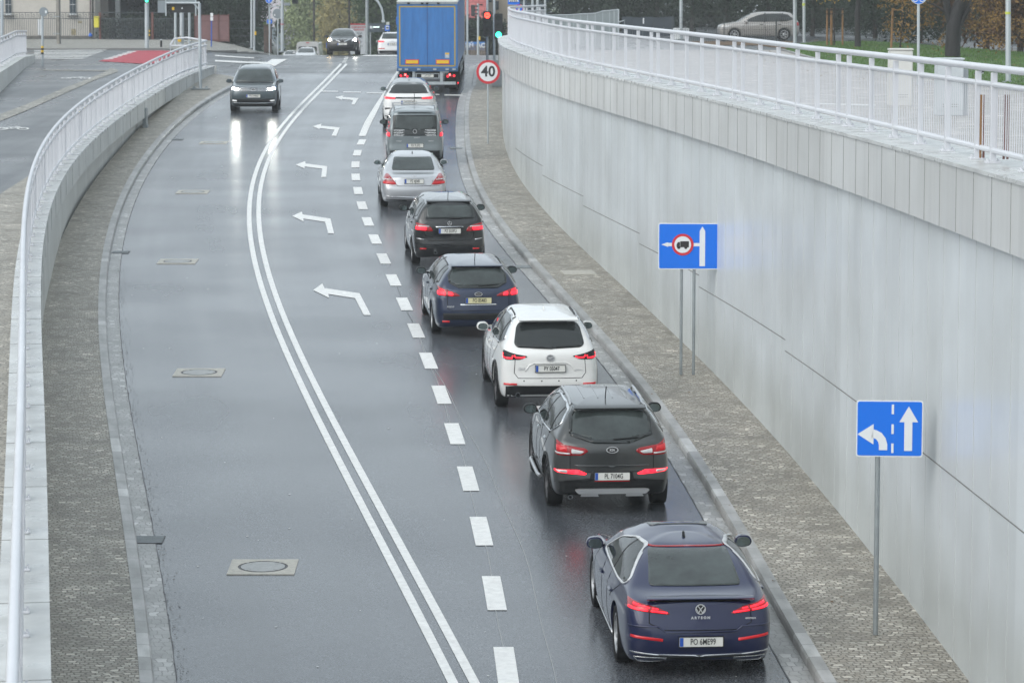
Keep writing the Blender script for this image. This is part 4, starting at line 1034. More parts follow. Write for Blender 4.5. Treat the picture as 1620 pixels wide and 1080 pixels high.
def lamp(c, poly, bars, side='B', mirror=True, r=.03, lens='lens', core='brake', off_=.010):
    "tail lamp with its lit elements on top"
    L_ = c.patch('tail_lamp' if side == 'B' else 'head_lamp', [rnd_poly(poly, r)], side, M[lens], off_, mirror=mirror, grid=.05, thick=.02)
    if bars: 
        B_ = c.patch('lamp_element', bars, side, M[core], off_+.006, mirror=mirror, grid=.05, thick=.004)
        for a, b in zip(L_ if isinstance(L_, list) else [L_], B_ if isinstance(B_, list) else [B_]): b.parent = a
    return L_
def wheelbase_under(c, gc=.17):
    put('underbody', MB().box((0, (c.yF+c.yR)/2, gc+.06), (c.W*.72, (c.yF-c.yR)*.86, .1)).me('u'), M['arch'], c.root)
def common(c, st, wl=None, hz=.9, hm=None, doors=None):
    pass
Q = 'queue'
# --- dark blue fastback, nearest
P = dict(W=1.87, H=1.44, WB=2.84, ro=1.06, fo=.93, gc=.16, zb=.955, zbf=.97, zrb=1.0, lipz=.995, zh=.72, cowl=1.30, wtop=2.1, rbelt=.50, rtop=1.38, rsh=.10, wr=.60, wb=.90, rtz=1.345, wsz=1.33, bowr=.10, cr=.34, bow_g=.10)
c = make_car('parked_car', '', 2.16, 37.9, 4.2, P, paint('blue_metallic', (.004, .009, .052), .1, .28), wheel=(.345, .235), wstyle=('split', 5, 'alloy'))
c.root.name = 'fastback_car'; tag(c.root, 'dark blue fastback saloon with wet roof, nearest car of the queue')
c.patch('rear_window', [rnd_poly([(-.56, 1.03), (.56, 1.03), (.485, 1.325), (-.485, 1.325)], .05)], 'B', M['glass_mid'], .004)
c.patch('rear_window_band', [ribbon_curve([(-.48, 1.335), (0, 1.343), (.48, 1.335)], .010)], 'B', M['lens'], .006)
c.patch('sunroof', [rnd_poly([(-.36, 1.15), (.36, 1.15), (.40, 1.75), (-.40, 1.75)], .06)], 'T', M['glass'], .009, grid=.05)
side_glass(c, [(-.16, .985), (.25, .975), (1.95, .985), (1.35, 1.25), (.85, 1.345), (.45, 1.335), (.1, 1.22), (-.22, 1.06)], frame='badge', fw=.015, split=[((.78, .96), (.74, 1.38))], r=.1)
c.patch('windscreen', [rnd_poly([(-.64, 1.02), (.64, 1.02), (.53, 1.33), (-.53, 1.33)], .05)], 'F', M['glass_mid'], .004)
put('spoiler', MB().prism(rnd_poly([(-.97, .972), (-.995, .992), (-.93, 1.004), (-.84, 1.0)], .01), -.64, .64, 'X').me('sp', True, bevel=.008), c.paint, c.root)
c.patch('painted_spoiler_shadow', [ribbon_curve([(-.60, .945), (0, .958), (.60, .945)], .024)], 'B', M['gap'], .002)  # dark strip laid on for the shade under the spoiler lip
lamp(c, [(-.875, .945), (-.87, .85), (-.40, .80), (-.355, .81), (-.52, .885), (-.80, .93)], [ribbon_curve([(-.835, .915), (-.825, .862), (-.62, .842)], .02), ribbon_curve([(-.775, .900), (-.60, .872)], .016), ribbon_curve([(-.585, .838), (-.395, .82)], .017), ribbon_curve([(-.57, .868), (-.50, .86)], .014)])
c.patch('reflector', [ribbon_curve([(-.82, .545), (-.45, .505)], .032)], 'B', M['lens_dim'], .006, mirror=True)
c.patch('bumper_crease', [ribbon_curve([(-.86, .66), (-.5, .66), (-.42, .60), (.42, .60), (.5, .66), (.86, .66)], .018)], 'B', c.paint, .012)
seams(c, [[(-.60, .955), (-.61, .70), (-.44, .62), (.44, .62), (.61, .70), (.60, .955)]], 'B', False)
c.patch('chrome_strip', [ribbon_curve([(-.93, .44), (-.80, .345), (-.5, .318), (0, .312), (.5, .318), (.80, .345), (.93, .44)], .020)], 'B', M['chrome'], .010)
for s in (-1, 1): c.patch('exhaust_trim', [ribbon_curve([(s*.78, .285), (s*.73, .225), (s*.46, .215), (s*.40, .275), (s*.78, .285)], .014)], 'B', M['chrome'], .008)
c.patch('lower_bumper', [[(-.80, .17), (.80, .17), (.84, .30), (-.84, .30)]], 'B', M['trim'], .005)
number_plate(c, 0, .49, 'PO 6ME99')
emblem(c, 0, .865, 'vw', .062)
letters('model_lettering', 'A R T E O N', .042, M['badge'], c.root, (0, c.hit(0, .765).y-.008, .765), bold=.002)
letters('badge_lettering', '4MOTION', .028, M['badge'], c.root, (.60, c.hit(.60, .745).y-.010, .745), bold=.001)
mirror(c, 2.12, 1.0, .86, c.paint); handles(c, (.42, 1.42), .80, c.paint)
seams(c, [[(.80, .93), (.80, .5), (.55, .28), (2.25, .26), (2.35, .7), (2.2, .93)], [(1.45, .95), (1.42, .27)], [(-.0, .95), (.5, .7)]])
c.patch('sill', [[(.5, .20), (2.36, .20), (2.36, .255), (.5, .255)]], 'R', M['silver'], .012, mirror=True)
antenna(c, .62, 'fin')

# --- dark grey SUV
P = dict(W=1.855, H=1.61, WB=2.64, ro=.90, fo=.90, gc=.24, zb=1.06, zbf=1.06, zrb=1.12, zh=.86, cowl=1.10, wtop=1.75, rbelt=.13, rtop=.50, rsh=.03, wr=.665, wb=.93, rtz=1.545, cr=.30, bowr=.10, bow_g=.08)
c = make_car('suv', 'dark grey sports utility car with silver roof rails and antenna, second in the queue', 1.41, 47.2, 4.6, P, paint('graphite', (.05, .053, .053), .35, .3), wheel=(.36, .235), wstyle=('star', 5, 'alloy_dark'))
c.patch('rear_window', [rnd_poly([(-.585, 1.20), (-.25, 1.115), (.25, 1.115), (.585, 1.20), (.57, 1.42), (.50, 1.505), (-.50, 1.505), (-.57, 1.42)], .05)], 'B', M['glass_mid'], .006)
c.patch('window_border', [ribbon_curve([(-.60, 1.20), (-.58, 1.43), (-.50, 1.52), (.50, 1.52), (.58, 1.43), (.60, 1.20), (.26, 1.10), (-.26, 1.10), (-.60, 1.20)], .05)], 'B', M['glass'], .008)
put('spoiler', MB().prism(rnd_poly([(-.40, 1.588), (-.53, 1.555), (-.51, 1.53), (-.36, 1.54)], .015), -.54, .54, 'X').me('sp', True, bevel=.01), c.paint, c.root)
side_glass(c, [(-.42, 1.30), (-.1, 1.14), (1.0, 1.09), (2.05, 1.09), (1.55, 1.42), (1.1, 1.525), (.2, 1.53), (-.2, 1.48)], frame='chrome', fw=.016, split=[((.0, 1.10), (-.02, 1.54)), ((.86, 1.06), (.82, 1.56))], r=.06)
c.patch('windscreen', [rnd_poly([(-.66, 1.12), (.66, 1.12), (.56, 1.5), (-.56, 1.5)], .05)], 'F', M['glass_mid'], .004)
LM = [(-.885, 1.11), (-.89, .96), (-.80, .90), (-.45, .905), (-.345, .97), (-.40, 1.01), (-.70, 1.05), (-.83, 1.13)]
lamp(c, LM, None)
c.patch('lamp_element', [ribbon_curve([(-.84, 1.07), (-.85, .97), (-.80, .935), (-.62, .93)], .02)], 'B', M['lens_clear'], .018, mirror=True, grid=.05)
c.patch('lamp_element', [rnd_poly([(-.60, .93), (-.46, .93), (-.41, .965), (-.60, 1.0)], .02)], 'B', M['lens_clear'], .018, mirror=True, grid=.05)
c.patch('lamp_element', [rnd_poly([(-.80, .96), (-.66, .95), (-.66, 1.02), (-.80, 1.05)], .02)], 'B', M['lens_dim'], .018, mirror=True, grid=.05)
c.patch('fog_lamp', [rnd_poly([(-.87, .69), (-.80, .645), (-.40, .615), (-.37, .635), (-.50, .69)], .02)], 'B', M['brake'], .008, mirror=True)
c.patch('fog_lamp_lens', [rnd_poly([(-.83, .685), (-.78, .65), (-.66, .64), (-.66, .685)], .02)], 'B', M['lens_clear'], .012, mirror=True)
c.patch('bumper_cladding', [[(-.93, .30), (.93, .30), (.93, .50), (.34, .52), (.30, .57), (-.30, .57), (-.34, .52), (-.93, .50)]], 'B', M['trim'], .006)
put('skid_plate', MB().prism(rnd_poly([(-.50, .34), (.50, .34), (.56, .40), (.50, .415), (-.50, .415), (-.56, .40)], .02), -.94, -.87).prism([(-.47, .30), (-.2, .30), (-.22, .35), (-.44, .35)], -.92, -.87).prism([(.47, .30), (.2, .30), (.22, .35), (.44, .35)], -.92, -.87).me('sk', True, bevel=.008), M['silver'], c.root)
c.patch('plate_recess', [rnd_poly([(-.34, .535), (.34, .535), (.30, .675), (-.30, .675)], .02)], 'B', M['trim'], .004)
number_plate(c, 0, .60, 'PL 7104G')
c.patch('plate_holder_text_bar', [ribbon_curve([(-.26, .53), (.26, .53)], .016)], 'B', M['lens_dim'], .012)
emblem(c, 0, .99, 'oval', .048); letters('badge_lettering', 'KIA', .05, M['badge'], c.root, (0, c.hit(0, .99).y-.024, .99), bold=.002)
seams(c, [[(-.62, .90), (-.62, .70), (-.5, .66), (.5, .66), (.62, .70), (.62, .90)]], 'B', False)
c.patch('tailgate_crease', [ribbon_curve([(-.55, .755), (0, .745), (.55, .755)], .02)], 'B', c.paint, .010)
wiper(c, .02, 1.13, .40, 1.15); roof_rails(c, .545, -.05, 1.45, M['silver'], .02, .04); antenna(c, .12, 'rod')
mirror(c, 1.98, 1.12, .88, M['trim']); handles(c, (.30, 1.22), .98, M['chrome'])
for x in (-.32, -.11, .11, .32):
    put('roof_rib', MB().tube([c.hit(x, y_, 'T')+Vector((0, 0, -.004)) for y_ in (.15, .5, .9, 1.3)], .012, 6).me('rr', True), c.paint, c.root)
seams(c, [[(.86, 1.04), (.86, .6), (.6, .36), (2.1, .36), (2.2, .8), (2.05, 1.04)], [(1.40, 1.06), (1.38, .36)], [(.0, 1.08), (.45, .75)]])
arch_trim(c, .36, 2.64, M['trim'], .05)
c.patch('sill_cladding', [[(.45, .27), (2.2, .27), (2.2, .37), (.45, .37)]], 'R', M['trim'], .01, mirror=True)
for s in (-1, 1): tube_part(c, 'side_step', [(s*.94, .55, .33), (s*.97, .7, .34), (s*.97, 1.9, .34), (s*.94, 2.05, .33)], .028, M['silver'])
exhaust(c, -.62, .29, .03, -.86)

# --- white crossover
P = dict(W=1.84, H=1.66, WB=2.70, ro=.92, fo=.92, gc=.22, zb=1.07, zbf=1.07, zrb=1.13, zh=.88, cowl=1.25, wtop=1.95, rbelt=.16, rtop=.58, rsh=.05, wr=.66, wb=.91, rtz=1.59, cr=.32, bowr=.10, bow_g=.08)
c = make_car('crossover_car', 'pearl white crossover with dark rear glass and black lower bumper, third in the queue', .59, 55.8, 5.0, P, paint('pearl_white', (.74, .74, .72), 0, .25), wheel=(.365, .225), wstyle=('star', 5, 'alloy_dark'))
c.patch('rear_window', [rnd_poly([(-.62, 1.20), (-.56, 1.145), (0, 1.125), (.56, 1.145), (.62, 1.20), (.56, 1.47), (.49, 1.545), (-.49, 1.545), (-.56, 1.47)], .05)], 'B', M['glass'], .006)
put('spoiler', MB().prism(rnd_poly([(-.36, 1.64), (-.53, 1.605), (-.51, 1.58), (-.32, 1.585)], .015), -.52, .52, 'X').me('sp', True, bevel=.01), c.paint, c.root)
side_glass(c, [(-.34, 1.24), (-.05, 1.15), (1.1, 1.10), (2.1, 1.10), (1.6, 1.43), (1.15, 1.56), (.3, 1.575), (-.1, 1.52)], frame='chrome', fw=.010, split=[((.08, 1.12), (.02, 1.58)), ((.98, 1.08), (.92, 1.6))])
c.patch('windscreen', [rnd_poly([(-.66, 1.14), (.66, 1.14), (.56, 1.54), (-.56, 1.54)], .05)], 'F', M['glass_mid'], .004)
lamp(c, [(-.875, 1.09), (-.86, .995), (-.76, .945), (-.52, .955), (-.385, 1.01), (-.60, 1.045), (-.80, 1.10)], [ribbon_curve([(-.80, 1.05), (-.81, .99), (-.76, .975), (-.66, .975), (-.65, 1.02)], .022), ribbon_curve([(-.62, 1.025), (-.60, .985), (-.50, .985), (-.44, 1.0)], .020)], lens='trim')
c.patch('lower_bumper', [[(-.90, .20), (.90, .20), (.915, .47), (.62, .50), (-.62, .50), (-.915, .47)]], 'B', M['trim'], .008)
c.patch('reflector', [ribbon_curve([(-.80, .525), (-.58, .525)], .030)], 'B', M['lens_dim'], .014, mirror=True)
number_plate(c, 0, .80, 'PY 05047'); emblem(c, 0, .985, 'wings', .062)
seams(c, [[(-.61, .98), (-.63, .72), (-.56, .63), (.56, .63), (.63, .72), (.61, .98)]], 'B', False)
c.patch('plate_crease', [ribbon_curve([(-.44, .75), (-.36, .86), (-.27, .895), (.27, .895), (.36, .86), (.44, .75)], .014)], 'B', c.paint, .010)
letters('model_lettering', 'CX-5', .055, M['badge'], c.root, (-.50, c.hit(-.50, .79).y-.008, .79), bold=.002); letters('badge_lettering', 'SKYACTIV', .026, M['badge'], c.root, (.50, c.hit(.50, .77).y-.008, .77), bold=.001)
for x in (-.46, -.15, .15, .46): put('parking_sensor', MB().lathe([(.0001, 0), (.013, 0)], 10, axis='Y').me('ps'), M['gap'], c.root, (x, c.hit(x, .585).y-.006, .585))
wiper(c, -.30, 1.15, .05, 1.135)
roof_rails(c, .53, .15, 1.05, M['trim'], .014, .012); antenna(c, .35, 'fin', c.paint)
mirror(c, 2.0, 1.13, .87, c.paint); handles(c, (.36, 1.32), .98, c.paint)
seams(c, [[(.9, 1.04), (.9, .62), (.62, .34), (2.2, .34), (2.28, .8), (2.12, 1.04)], [(1.48, 1.06), (1.46, .34)], [(.06, 1.08), (.48, .78)]])
arch_trim(c, .365, 2.70, M['trim'], .055)
c.patch('sill_cladding', [[(.45, .24), (2.26, .24), (2.26, .36), (.45, .36)]], 'R', M['trim'], .01, mirror=True)
exhaust(c, -.57, .34, .045, -.90)

# --- dark blue estate
P = dict(W=1.82, H=1.48, WB=2.65, ro=.98, fo=.90, gc=.17, zb=.97, zbf=.97, zrb=1.04, zh=.76, cowl=1.05, wtop=1.75, rbelt=.15, rtop=.48, rsh=.06, wr=.655, wb=.92, rtz=1.42, cr=.32, bowr=.11, bow_g=.08)
c = make_car('estate_car', 'dark blue estate car with a yellowish plate, behind the black hatchback', -.77, 64.4, 5.6, P, paint('night_blue', (.008, .018, .052), .25, .28), wheel=(.32, .205), wstyle=('star', 5, 'alloy'))
c.patch('rear_window', [rnd_poly([(-.55, 1.13), (-.38, 1.06), (.38, 1.06), (.55, 1.13), (.56, 1.25), (.48, 1.38), (-.48, 1.38), (-.56, 1.25)], .05)], 'B', M['glass_mid'], .006)
c.patch('window_border', [ribbon_curve([(-.565, 1.13), (-.575, 1.25), (-.49, 1.395), (.49, 1.395), (.575, 1.25), (.565, 1.13), (.39, 1.045), (-.39, 1.045), (-.565, 1.13)], .045)], 'B', M['glass'], .008)
put('spoiler', MB().prism(rnd_poly([(-.40, 1.462), (-.57, 1.44), (-.55, 1.415), (-.36, 1.42)], .015), -.52, .52, 'X').me('sp', True, bevel=.01), c.paint, c.root)
side_glass(c, [(-.45, 1.10), (-.1, 1.04), (1.0, 1.0), (2.05, 1.0), (1.5, 1.30), (1.1, 1.395), (.2, 1.405), (-.3, 1.36)], frame=None, split=[((.02, 1.01), (.0, 1.42)), ((.98, .98), (.94, 1.43))])
c.patch('windscreen', [rnd_poly([(-.64, 1.03), (.64, 1.03), (.55, 1.37), (-.55, 1.37)], .05)], 'F', M['glass_mid'], .004)
lamp(c, [(-.875, 1.07), (-.87, .93), (-.80, .88), (-.52, .865), (-.355, .875), (-.44, .93), (-.66, 1.0), (-.82, 1.06)], [rnd_poly([(-.80, .89), (-.66, .885), (-.66, .955), (-.80, .965)], .02), rnd_poly([(-.60, .885), (-.50, .885), (-.52, .945), (-.60, .955)], .02), ribbon_curve([(-.84, 1.02), (-.68, .975)], .02)], core='brake')
number_plate(c, 0, .79, 'PO 8S483').data.materials[0] = mat('plate_aged', (.70, .66, .40), .35)
emblem(c, 0, .915, 'oval', .042); letters('badge_lettering', 'Ford', .04, M['badge'], c.root, (0, c.hit(0, .915).y-.024, .915))
letters('model_lettering', 'FOCUS', .045, M['badge'], c.root, (-.56, c.hit(-.56, .66).y-.009, .66), bold=.001)
c.patch('handle_strip', [ribbon_curve([(-.36, .705), (.36, .705)], .028)], 'B', M['chrome'], .008)
seams(c, [[(-.62, 1.0), (-.62, .62), (-.55, .585), (.55, .585), (.62, .62), (.62, 1.0)]], 'B', False)
c.patch('bumper_insert', [rnd_poly([(-.70, .40), (.70, .40), (.72, .53), (-.72, .53)], .03)], 'B', M['trim'], .006)
c.patch('reflector', [ribbon_curve([(-.72, .36), (-.58, .36)], .035)], 'B', M['lens_dim'], .008, mirror=True)
wiper(c, .0, 1.065, .36, 1.09); antenna(c, .0, 'rod'); roof_rails(c, .55, .0, 1.4, M['trim'], .012, .008)
mirror(c, 2.0, 1.02, .86, M['trim']); handles(c, (.30, 1.26), .88, c.paint)
seams(c, [[(.86, .95), (.86, .6), (.58, .27), (2.1, .27), (2.2, .7), (2.05, .95)], [(1.40, .96), (1.38, .27)], [(.02, .96), (.42, .7)]])

# --- black compact
P = dict(W=1.78, H=1.59, WB=2.78, ro=.76, fo=.78, gc=.18, zb=1.04, zbf=1.05, zrb=1.12, zh=.86, cowl=.85, wtop=1.55, rbelt=.10, rtop=.34, rsh=.04, wr=.68, wb=.93, rtz=1.53, cr=.26, bowr=.08, bow_g=.06)
c = make_car('compact_car', 'black tall compact hatchback with a three pointed star badge, behind the silver saloon', -1.54, 75.3, 5.0, P, paint('black_metallic', (.006, .0065, .0075), 0, .22), wheel=(.315, .205), wstyle=('star', 7, 'alloy'))
c.patch('rear_window', [rnd_poly([(-.60, 1.15), (.60, 1.15), (.58, 1.38), (.51, 1.47), (-.51, 1.47), (-.58, 1.38)], .05)], 'B', M['glass'], .006)
c.patch('rear_glass_reflection_pane', [rnd_poly([(-.53, 1.18), (.53, 1.18), (.52, 1.36), (.46, 1.44), (-.46, 1.44), (-.52, 1.36)], .06)], 'B', M['glass_mid'], .010).name = 'painted_reflection_pane'  # lighter inset paints the sky's reflection onto the rear glass
put('spoiler', MB().prism(rnd_poly([(-.28, 1.567), (-.41, 1.535), (-.39, 1.51), (-.26, 1.515)], .015), -.53, .53, 'X').me('sp', True, bevel=.01), c.paint, c.root)
side_glass(c, [(-.40, 1.20), (-.1, 1.14), (1.1, 1.08), (2.15, 1.08), (1.7, 1.36), (1.3, 1.49), (.2, 1.515), (-.25, 1.47)], frame=None, split=[((.05, 1.08), (.02, 1.53)), ((1.05, 1.06), (1.0, 1.54))])
c.patch('windscreen', [rnd_poly([(-.64, 1.10), (.64, 1.10), (.56, 1.47), (-.56, 1.47)], .05)], 'F', M['glass_mid'], .004)
lamp(c, [(-.84, 1.06), (-.835, .93), (-.76, .88), (-.42, .86), (-.39, .875), (-.44, .96), (-.52, 1.0), (-.80, 1.065)], [rnd_poly([(-.80, .90), (-.56, .885), (-.53, .955), (-.80, .97)], .02)], core='brake')
c.patch('lamp_band', [ribbon_curve([(-.80, .985), (-.48, .975)], .025)], 'B', M['lens_clear'], .016, mirror=True)
c.patch('chrome_strip', [ribbon_curve([(-.33, .965), (.33, .965)], .025)], 'B', M['chrome'], .012)
number_plate(c, 0, .87, 'PZ 503FU'); emblem(c, 0, 1.05, 'star', .05)
seams(c, [[(-.60, 1.0), (-.56, .72), (-.50, .64), (.50, .64), (.56, .72), (.60, 1.0)]], 'B', False)
c.patch('bumper_strip', [ribbon_curve([(-.85, .70), (-.60, .665)], .016)], 'B', M['chrome'], .012, mirror=True)
c.patch('loading_edge', [ribbon_curve([(-.50, .645), (.50, .645)], .03)], 'B', M['trim'], .012)
c.patch('reflector', [ribbon_curve([(-.70, .45), (-.55, .45)], .03)], 'B', M['lens_dim'], .008, mirror=True)
exhaust(c, -.34, .37, .038, -.80); wiper(c, 0, 1.155, .36, 1.17); antenna(c, -.08, 'rod')
mirror(c, 2.1, 1.11, .85, M['trim']); handles(c, (.30, 1.34), .98, c.paint)
seams(c, [[(.92, 1.02), (.92, .6), (.6, .3), (2.25, .3), (2.35, .8), (2.2, 1.02)], [(1.50, 1.04), (1.48, .3)]])

# --- silver saloon
P = dict(W=1.86, H=1.44, WB=2.96, ro=1.08, fo=.95, gc=.17, zb=.93, zbf=.95, zrb=.985, lipz=.96, zh=.72, cowl=1.40, wtop=2.15, rbelt=.78, rtop=1.42, rsh=.10, wr=.63, wb=.90, rtz=1.36, wsz=1.34, cr=.36, bowr=.12, bow_g=.10)
c = make_car('saloon_car', 'silver saloon with a boot lid and triangular red tail lamps, ahead of the black hatchback', -2.75, 87.7, 3.6, P, paint('silver_metallic', (.50, .51, .53), .55, .28), wheel=(.33, .215), wstyle=('star', 5, 'alloy'))
c.patch('rear_window', [rnd_poly([(-.60, 1.02), (.60, 1.02), (.52, 1.335), (-.52, 1.335)], .06)], 'B', M['glass_mid'], .005)
side_glass(c, [(.18, 1.0), (1.2, .97), (2.2, .97), (1.6, 1.25), (1.2, 1.35), (.75, 1.355), (.35, 1.2)], frame='chrome', fw=.012, split=[((1.2, .95), (1.15, 1.37))])
c.patch('windscreen', [rnd_poly([(-.62, 1.01), (.62, 1.01), (.54, 1.33), (-.54, 1.33)], .05)], 'F', M['glass_mid'], .004)
lamp(c, [(-.86, .72), (-.875, .78), (-.76, .955), (-.68, .95), (-.54, .80), (-.47, .70), (-.60, .69)], [rnd_poly([(-.84, .72), (-.50, .715), (-.53, .76), (-.84, .78)], .015)], core='lens_dim')
c.patch('lamp_band', [ribbon_curve([(-.80, .84), (-.60, .83)], .02)], 'B', M['lens_clear'], .016, mirror=True)
c.patch('plate_recess_edge', [ribbon_curve([(-.36, .88), (.36, .88), (.33, .71), (-.33, .71), (-.36, .88)], .014)], 'B', M['silver'], .006)
number_plate(c, 0, .79, 'PZ 4J340'); emblem(c, 0, .925, 'star', .045)
seams(c, [[(-.52, .98), (-.50, .72), (-.44, .665), (.44, .665), (.50, .72), (.52, .98)], [(-.88, .66), (.88, .66)]], 'B', False)
c.patch('bumper_strip', [ribbon_curve([(-.92, .40), (-.6, .365), (0, .355), (.6, .365), (.92, .40)], .022)], 'B', M['chrome'], .012)
c.patch('lower_bumper', [[(-.80, .16), (.80, .16), (.84, .29), (-.84, .29)]], 'B', M['trim'], .005)
antenna(c, .6, 'fin'); mirror(c, 2.28, 1.0, .85, c.paint); handles(c, (.5, 1.56), .82, c.paint)
c.patch('side_strip', [ribbon_curve([(.4, .52), (2.5, .52)], .035)], 'R', M['silver'], .010, mirror=True)
seams(c, [[(1.0, .93), (1.0, .6), (.6, .26), (2.3, .26), (2.4, .7), (2.25, .93)], [(1.62, .94), (1.6, .26)]])

# --- grey van with lettering
P = dict(W=1.83, H=1.80, WB=2.58, ro=.76, fo=.88, gc=.2, zb=1.12, zbf=1.12, zrb=1.14, zh=.95, cowl=.95, wtop=1.6, rbelt=.06, rtop=.14, rsh=.04, wr=.80, wb=.95, rtz=1.72, cr=.16, bowr=.04, bow_g=.03)
c = make_car('panel_van', 'grey van with roof bars and white lettering on its black rear glass', -3.06, 99.5, 2.2, P, paint('van_grey', (.19, .22, .23), .4, .34), wheel=(.32, .2), wstyle=('star', 5, 'alloy_dark'))
c.patch('rear_window', [rnd_poly([(-.70, .96), (.70, .96), (.68, 1.60), (-.68, 1.60)], .06)], 'B', M['glass'], .006)
c.patch('rear_window_pane', [rnd_poly([(-.62, 1.20), (-.2, 1.14), (.2, 1.14), (.62, 1.20), (.60, 1.56), (-.60, 1.56)], .06)], 'B', M['glass_mid'], .010)
for s in (-1, 1):
    L_ = c.patch('tail_lamp', [rnd_poly([(s*.895, .94), (s*.76, .92), (s*.78, 1.38), (s*.87, 1.40)], .03)], 'B', M['lens'], .012, wrap=.0)
    q = c.patch('lamp_element', [rnd_poly([(s*.88, .95), (s*.78, .94), (s*.785, 1.05), (s*.88, 1.06)], .02), rnd_poly([(s*.875, 1.25), (s*.785, 1.24), (s*.79, 1.36), (s*.87, 1.37)], .02)], 'B', M['brake'], .018, wrap=.0); q.parent = L_
def rows(x, z, lines, sz, al):
    for k, l in enumerate(lines): letters('lettering', l, sz, M['sign_white'], c.root, (x, c.hit(x*.9, z-k*.075).y-.018, z-k*.075), bold=.002, align=al, sx=.85)
rows(-.66, 1.13, ['WCIĄGARKI', 'WCIĄGNIKI', 'PRZEGLĄDY'], .07, 'LEFT')
rows(.66, 1.13, ['OGRODZENIA', 'KONSERWACJA', 'DIAGNOSTYKA'], .062, 'RIGHT')
emblem(c, 0, 1.10, 'dot', .065); letters('model_lettering', 'DOBLO', .05, M['badge'], c.root, (.06, c.hit(.06, .90).y-.02, .905))
number_plate(c, 0, .66, 'PO 7L392'); c.patch('bumper', [rnd_poly([(-.92, .24), (.92, .24), (.92, .50), (-.92, .50)], .03)], 'B', M['trim'], .008)
for s in (-.50, .50): letters('lettering', 'www', .06, M['sign_white'], c.root, (s, c.hit(s, .80).y-.008, .80), sx=1.2)
put('spoiler', MB().prism(rnd_poly([(-.62, 1.735), (-.70, 1.705), (-.68, 1.69), (-.60, 1.69)], .015), -.54, .54, 'X').me('sp', True, bevel=.01), c.paint, c.root)
roof_rails(c, .66, -.35, 1.4, M['silver'], .022, .05)
for y_ in (-.15, .75): put('roof_bar', MB().box((0, y_, 1.875), (1.44, .07, .03)).box((-.68, y_, 1.83), (.05, .05, .09)).box((.68, y_, 1.83), (.05, .05, .09)).me('rb', bevel=.006), M['silver'], c.root)
tube_part(c, 'antenna', [(0, 1.1, 1.78), (0, 1.0, 2.15)], .008, M['trim'])
side_glass(c, [(-.3, 1.19), (1.9, 1.16), (1.5, 1.5), (1.2, 1.6), (-.28, 1.6)], split=[((.3, 1.15), (.3, 1.62)), ((1.0, 1.14), (.98, 1.62))])
c.patch('windscreen', [rnd_poly([(-.7, 1.18), (.7, 1.18), (.64, 1.64), (-.64, 1.64)], .05)], 'F', M['glass_mid'], .004)
mirror(c, 1.85, 1.18, .90, M['trim']); handles(c, (.5, 1.2), 1.0, M['trim'])

# --- white SUV with dark roof
P = dict(W=1.93, H=1.66, WB=2.87, ro=.98, fo=.95, gc=.23, zb=1.12, zbf=1.10, zrb=1.17, zh=.93, cowl=1.35, wtop=2.1, rbelt=.20, rtop=.70, rsh=.06, wr=.60, wb=.88, rtz=1.56, cr=.36, bowr=.14, bow_g=.12)
c = make_car('luxury_suv', 'white sports utility car with a dark grey roof, ahead of the grey van', -3.69, 113.5, 1.0, P, paint('polar_white', (.72, .72, .71), 0, .25), wheel=(.37, .24), wstyle=('split', 5, 'alloy'))
GR = paint('roof_grey', (.10, .11, .115), .4, .3)
c.patch('roof', [rnd_poly([(-.66, -.24), (.66, -.24), (.70, .9), (.66, 1.75), (-.66, 1.75), (-.70, .9)], .1)], 'T', GR, .004)
c.patch('rear_pillar', [[(-.80, 1.22), (.80, 1.22), (.66, 1.50), (.58, 1.60), (-.58, 1.60), (-.66, 1.50)]], 'B', GR, .004)
c.patch('rear_window', [rnd_poly([(-.68, 1.235), (.68, 1.235), (.58, 1.44), (.48, 1.51), (-.48, 1.51), (-.58, 1.44)], .05)], 'B', M['glass'], .010)
side_glass(c, [(-.45, 1.24), (1.0, 1.17), (2.2, 1.15), (1.6, 1.45), (1.1, 1.55), (.2, 1.54), (-.2, 1.44)])
c.patch('windscreen', [rnd_poly([(-.66, 1.16), (.66, 1.16), (.56, 1.54), (-.56, 1.54)], .05)], 'F', M['glass_mid'], .004)
c.patch('black_band', [ribbon_curve([(-.46, 1.075), (.46, 1.075)], .05)], 'B', M['trim'], .008)
letters('model_lettering', 'RANGE ROVER', .045, M['badge'], c.root, (0, c.hit(0, 1.075).y-.02, 1.075), sx=1.2, space=1.3)
lamp(c, [(-.87, 1.115), (-.86, 1.03), (-.46, 1.03), (-.44, 1.085)], [ribbon_curve([(-.83, 1.055), (-.66, 1.055)], .028), ribbon_curve([(-.62, 1.055), (-.49, 1.055)], .028), ribbon_curve([(-.84, 1.09), (-.50, 1.08)], .016)])
number_plate(c, 0, .92, 'PO 8TT438')
seams(c, [[(-.84, .66), (-.50, .74), (.50, .74), (.84, .66)]], 'B', False, .02)
c.patch('bumper_vent', [ribbon_curve([(-.93, .66), (-.80, .70), (-.66, .71)], .05)], 'B', M['trim'], .008, mirror=True)
c.patch('lower_bumper', [[(-.90, .22), (.90, .22), (.93, .45), (-.93, .45)]], 'B', M['trim'], .006)
antenna(c, .2, 'fin'); mirror(c, 2.2, 1.17, .87, GR)
